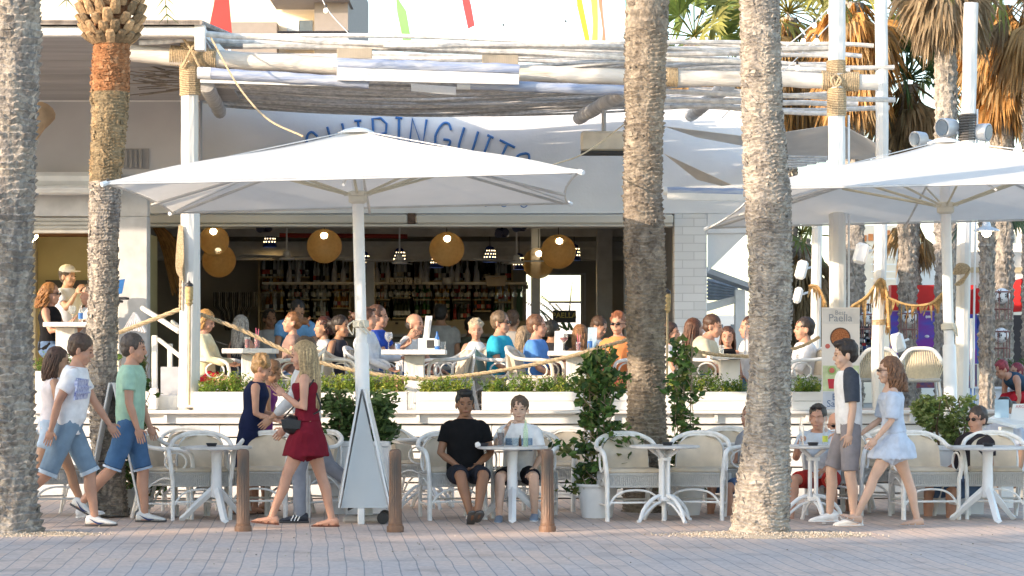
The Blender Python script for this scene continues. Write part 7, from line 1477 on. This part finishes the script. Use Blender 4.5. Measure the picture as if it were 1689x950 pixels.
person('dark haired woman in a white shirt seated at the right edge beyond the menu lectern', 1668, 25.6, 160, 1.65, sit=.46, skinc='tan', legs=((82, 10, 0, 0), (82, 10, 0, 0)), hair=('back', (.03, .025, .02), 'short'), top=('tee', 'whiteshirtr', (.76, .76, .78), .7), female=True, top_py=664)
# --- right walkers
JJ = person('young man in a white T-shirt with dark raglan sleeves and grey shorts walking left', 1394, 21.75, -86, 1.70, lean=2, legs=((2, 3, -6, 0), (20, 3, 2, 0)), arms=((-2, 8, 8, 2), (2, 8, 12, 2)), head=(0, 6), skinc='fair', hair=('quiff', (.035, .022, .016)), top=('tee', 'raglan', (.80, .80, .80), .1), bottom=('shorts', 'greyshort', (.26, .24, .25), .92), shoes=('sneaker', (.80, .79, .76)), hi=True, build_=.93)
for i in (0, 1):
    s_ = (1, -1)[i]; g = G(); B = JJ['B']; sp, el = JJ['s'][i], JJ['e'][i]; g.tube([B(sp - Vector((0, s_ * .075, -.045))), B(sp + Vector((0, s_ * .005, .012))), B(sp.lerp(el, .3)), B(sp.lerp(el, .8))], [.052, .072, .074, .068], 16); g.build('raglan_sleeve', cloth('raglan_dark', (.06, .07, .09)), JJ['t'])
JK = person('woman with wavy auburn hair in a pale blue off-shoulder playsuit walking left', 1466, 21.55, -88, 1.585, lean=3, legs=((30, 2, 24, 20), (-22, 2, -14, 0)), arms=((6, 8, 40, 6), (14, 6, 54, 6)), head=(0, 2), skinc='fair', hair=('curly', (.24, .11, .05), .24), top=('offshoulder', 'iceblue', (.54, .60, .70), .95), bottom=('skirt', 'iceblue', (.54, .60, .70), .55, 1.12), shoes=('sandal', (.62, .56, .52)), female=True, hi=True, glasses='on')
# --- deck guests
SE = dict(sit=.47, z=DZ, legs=((84, 8, 4, 0), (84, 8, 4, 0)))
def guest(label, px, top_py, deg, D_=28.0, **kw):
    a = dict(SE); a['top_py'] = top_py; a.update(kw); return person(label, px, D_, deg, **a)
WT = ('tee', 'whiteg', (.76, .76, .76), .6); FH = ((35, 8, 120, 10), (10, 10, 70, 10))
guest('woman with curly auburn hair and a black sleeveless top at the left window table', 84, 468, 75, 28.9, skinc='red', hair=('curly', (.38, .17, .05), .2), top=('tank', 'blackt', (.012, .012, .014)), arms=((20, 10, 120, 10), (25, 12, 118, 8)), female=True, glasses='on', build_=1.05)
jc = guest('man in a white cap holding his hand to his face in the left window', 112, 440, 60, 30.6, skinc='tan', hair=('short', (.1, .07, .05)), top=('tee', 'whitecapman', (.62, .65, .70), .6), arms=((10, 10, 60, 10), (40, 12, 150, 12)))
g = G(); RHc = jc['RH']; g.ell(jc['B'](jc['h2']((-.01, 0, .07))), (.112, .097, .076), RHc, 16, 10); gc = remesh(g, .01, 1); gc.build('cap_crown', WHITE, jc['t'], sharp=180); g = G(); g.ell(jc['B'](jc['h2']((.11, 0, .055))), (.07, .07, .010), RHc, 14, 6); g.build('cap_brim', WHITE, jc['t'])
guest('person half hidden behind the left palm trunk at the window table', 148, 470, -80, 29.2, skinc='red', hair=('short', (.08, .05, .03)), arms=FH)
guest('blond girl in a cream shirt and red shorts looking at her phone', 340, 513, 78, 27.4, H=1.66, skinc='red', hair=('bob', (.52, .28, .09)), top=('long', 'creamshirt', (.72, .66, .44), .7), bottom=('shorts', 'redg', (.45, .02, .04), .5), arms=((25, 8, 78, 6), (28, 8, 76, 6)), head=(0, 20), female=True)
g = G(); g.box(P(365, 566, 27.25), (.14, .07, .012), Matrix.Rotation(.3, 3, 'Y')); tag(g.build('phone', BLACK), 'black phone in the cream shirted girl\'s hand', 'phone')
guest('woman with long ash grey hair seen from behind near the curtain', 399, 522, 150, 30.5, skinc='red', hair=('back', (.45, .42, .37), 'long'), top=('tank', 'darkt', (.05, .05, .06)), female=True)
guest('dark haired young man in grey, deep in the bar, left of the bending man', 445, 511, 20, 33.0, skinc='brown', hair=('short', (.02, .015, .01)), top=('tee', 'greyt', (.36, .35, .34), .6))
guest('man in a light blue polo bending forward over the table', 491, 497, 20, 31.0, lean=38, sit=.85, skinc='olive', hair=('short', (.02, .016, .012)), top=('tee', 'skyblue', (.16, .36, .62), .62), arms=((20, 14, 20, 4), (16, 14, 14, 4)), head=(0, 25), build_=1.15, belly=.02)
guest('girl with a bronze hair bun and brown top laughing towards the left', 482, 516, -80, 27.6, H=1.62, skinc='red', hair=('bun', (.25, .11, .04)), top=('tee', 'taupe', (.30, .20, .17), .3), arms=((10, 8, 50, 8), (4, 8, 20, 8)), female=True, head=(0, -6))
guest('woman with dark red hair and pale grey top left of the parasol mast', 533, 524, -70, 30.0, skinc='tan', hair=('back', (.07, .02, .015), 'bob'), top=('tee', 'palegrey', (.55, .56, .58), .5), female=True)
guest('dark haired woman with an earring leaning behind the parasol mast', 563, 522, 60, 28.8, skinc='olive', hair=('bun', (.03, .02, .016)), top=('tank', 'darkt', (.05, .05, .06)), female=True, lean=12)
guest('woman with pushed up sunglasses and a pale shirt right of the parasol mast', 606, 509, 80, 27.7, H=1.72, skinc='red', hair=('bun', (.13, .06, .035)), top=('long', 'whitebluey', (.62, .66, .72), .9), bottom=('shorts', 'greyg', (.3, .29, .3), .6), arms=((30, 8, 90, 8), (18, 8, 66, 6)), female=True, glasses='up', build_=1.1)
guest('man in a royal blue shirt drinking from a glass', 624, 505, 82, 28.5, H=1.82, skinc='red', hair=('short', (.12, .06, .04)), top=('tee', 'royal', (.03, .08, .42), .6), arms=((42, 8, 138, 6, 1.1), (30, 8, 120, 6, 1.1)))
guest('man with thinning dark hair in a white shirt, back to us, by the menu stand', 685, 519, 60, 29.0, skinc='red', hair=('bald', (.04, .035, .03)), top=WT, arms=((20, 8, 70, 10), (20, 8, 70, 10)), lean=10, build_=1.08)
jr = guest('barman in a grey T-shirt lettered CREW, back to us', 727, 503, 172, 33.5, sit=.75, skinc='olive', hair=('back', (.02, .018, .015), 'short'), top=('tee', 'crewgrey', (.36, .36, .34), .62), build_=1.12, H=1.85)
decal(jr, text_g('CREW', .15, .0, off=.001), 'shirt_lettering', cloth('crewblue', (.08, .12, .25)), (1, 0, 0), Matrix.Translation(jr['B'](jr['neck']) + Vector((-1, 0, -.24))) @ Matrix.Rotation(-pi / 2, 4, 'Z'))
guest('dark haired person deep in the bar behind the blonde woman', 777, 524, 170, 34.0, skinc='brown', hair=('back', (.02, .02, .02), 'short'), top=('tee', 'olivet', (.16, .17, .12), .6))
guest('blonde older woman in a white tank top facing us, right of the middle chairs', 785, 529, 8, 28.8, H=1.62, skinc='red', hair=('fluffy', (.58, .48, .33)), top=('tank', 'whitetank', (.78, .78, .78)), arms=((5, 8, 60, 24), (5, 8, 50, 20)), female=True)
guest('man in wrap sunglasses and a turquoise T-shirt facing right', 826, 515, 68, 28.0, skinc='red', hair=('buzz', (.18, .12, .07)), top=('tee', 'turq', (.04, .40, .56), .62), arms=((24, 8, 62, 8), (14, 10, 56, 6)), glasses='on', build_=1.1)
guest('grey shirted man standing just behind the turquoise T-shirt', 846, 513, 160, 32.0, sit=.7, skinc='tan', hair=('back', (.14, .08, .05), 'short'), top=('tee', 'stone', (.40, .38, .35), .6))
guest('woman with straight ash blond hair between turquoise and blue T-shirts', 866, 540, 150, 29.5, skinc='red', hair=('back', (.34, .25, .16), 'long'), top=('tank', 'darkt', (.05, .05, .06)), female=True)
guest('man with swept brown hair in a cornflower blue T-shirt facing right', 886, 521, 76, 27.8, skinc='red', hair=('short', (.18, .09, .05)), top=('tee', 'cornflower', (.10, .26, .62), .6), arms=((26, 8, 118, 6, 1.2), (16, 8, 66, 6)), build_=1.05)
guest('dark haired person half hidden right of the cornflower blue T-shirt', 911, 530, 150, 31.0, skinc='olive', hair=('back', (.02, .018, .015), 'short'), top=('tee', 'blackg', (.03, .03, .035), .6))
guest('woman with long honey brown hair and a red shawl at the blue shirted man\'s table', 955, 537, -150, 28.6, H=1.6, skinc='red', hair=('long', (.28, .13, .05), .3), top=('tee', 'olivebrown', (.25, .12, .06), .5), female=True)
guest('man in a white shirt bowing his head by the right back window', 988, 524, 60, 31.0, skinc='red', hair=('short', (.09, .05, .03)), top=WT, lean=18, head=(0, 25))
guest('woman in a tangerine top with cropped red hair and sunglasses beside the scaled trunk', 1019, 518, -20, 27.6, H=1.66, skinc='red', hair=('fluffy', (.25, .09, .04)), top=('tee', 'tangerine', (.72, .27, .10), .7), bottom=('shorts', 'coral', (.62, .14, .12), 1.1), arms=((10, 10, 60, 10), (12, 10, 66, 10)), female=True, glasses='on', build_=1.1, sit_drop=.085)
guest('dark haired woman resting her chin on her hand right of the scaled trunk', 1107, 533, 70, 28.6, H=1.62, skinc='red', hair=('bob', (.06, .03, .02)), top=WT, arms=((35, 8, 135, 10, 1.2), (20, 8, 80, 10)), female=True)
guest('woman with long chestnut hair turned away beside the beige T-shirt', 1146, 527, 110, 29.2, skinc='red', hair=('back', (.14, .055, .025), 'long'), top=('tank', 'navyg', (.03, .04, .08)), female=True, lean=-8)
guest('bearded man in a beige T-shirt leaning over the table left of the torn trunk', 1176, 521, 72, 28.0, skinc='red', hair=('short', (.10, .05, .03)), top=('tee', 'sand', (.60, .54, .40), .6), arms=((26, 8, 64, 8), (22, 8, 60, 8)), lean=22, head=(0, 10), build_=1.12)
guest('smiling woman with long brown hair facing us left of the torn trunk', 1200, 540, -8, 28.6, H=1.62, skinc='red', hair=('long', (.11, .05, .03), .3), top=('tank', 'blackt', (.012, .012, .014)), arms=((15, 8, 70, 20), (15, 8, 70, 20)), female=True)
guest('man in a white shirt mostly hidden by the torn trunk', 1235, 524, -80, 28.6, skinc='red', hair=('short', (.10, .05, .03)), top=WT)
guest('tanned man in a white shirt wiping his mouth, left of the paella banner', 1326, 525, -78, 27.9, H=1.8, skinc='red', hair=('short', (.05, .035, .03)), top=('long', 'whitelongs', (.76, .76, .78), .8), arms=((28, 8, 130, 8, 1.2), (20, 8, 80, 8)), bottom=('shorts', 'whitesh', (.6, .6, .62), .9))
guest('person in a dark blue vest bending over beneath the right arcade footballs', 1652, 596, -70, 34.5, H=1.7, lean=60, sit=.7, skinc='red', hair=('short', (.35, .04, .05)), top=('tank', 'darkblue', (.04, .08, .13)), bottom=('shorts', 'crimson', (.45, .02, .03), 1.1), head=(0, 30))
guest('second person in a maroon cap and white top at the far right arcade', 1676, 600, -60, 34.8, H=1.65, lean=35, sit=.7, skinc='red', hair=('short', (.28, .03, .05)), top=('tee', 'whitearc', (.6, .6, .62), .5), bottom=('shorts', 'crimson', (.45, .02, .03), 1.1))
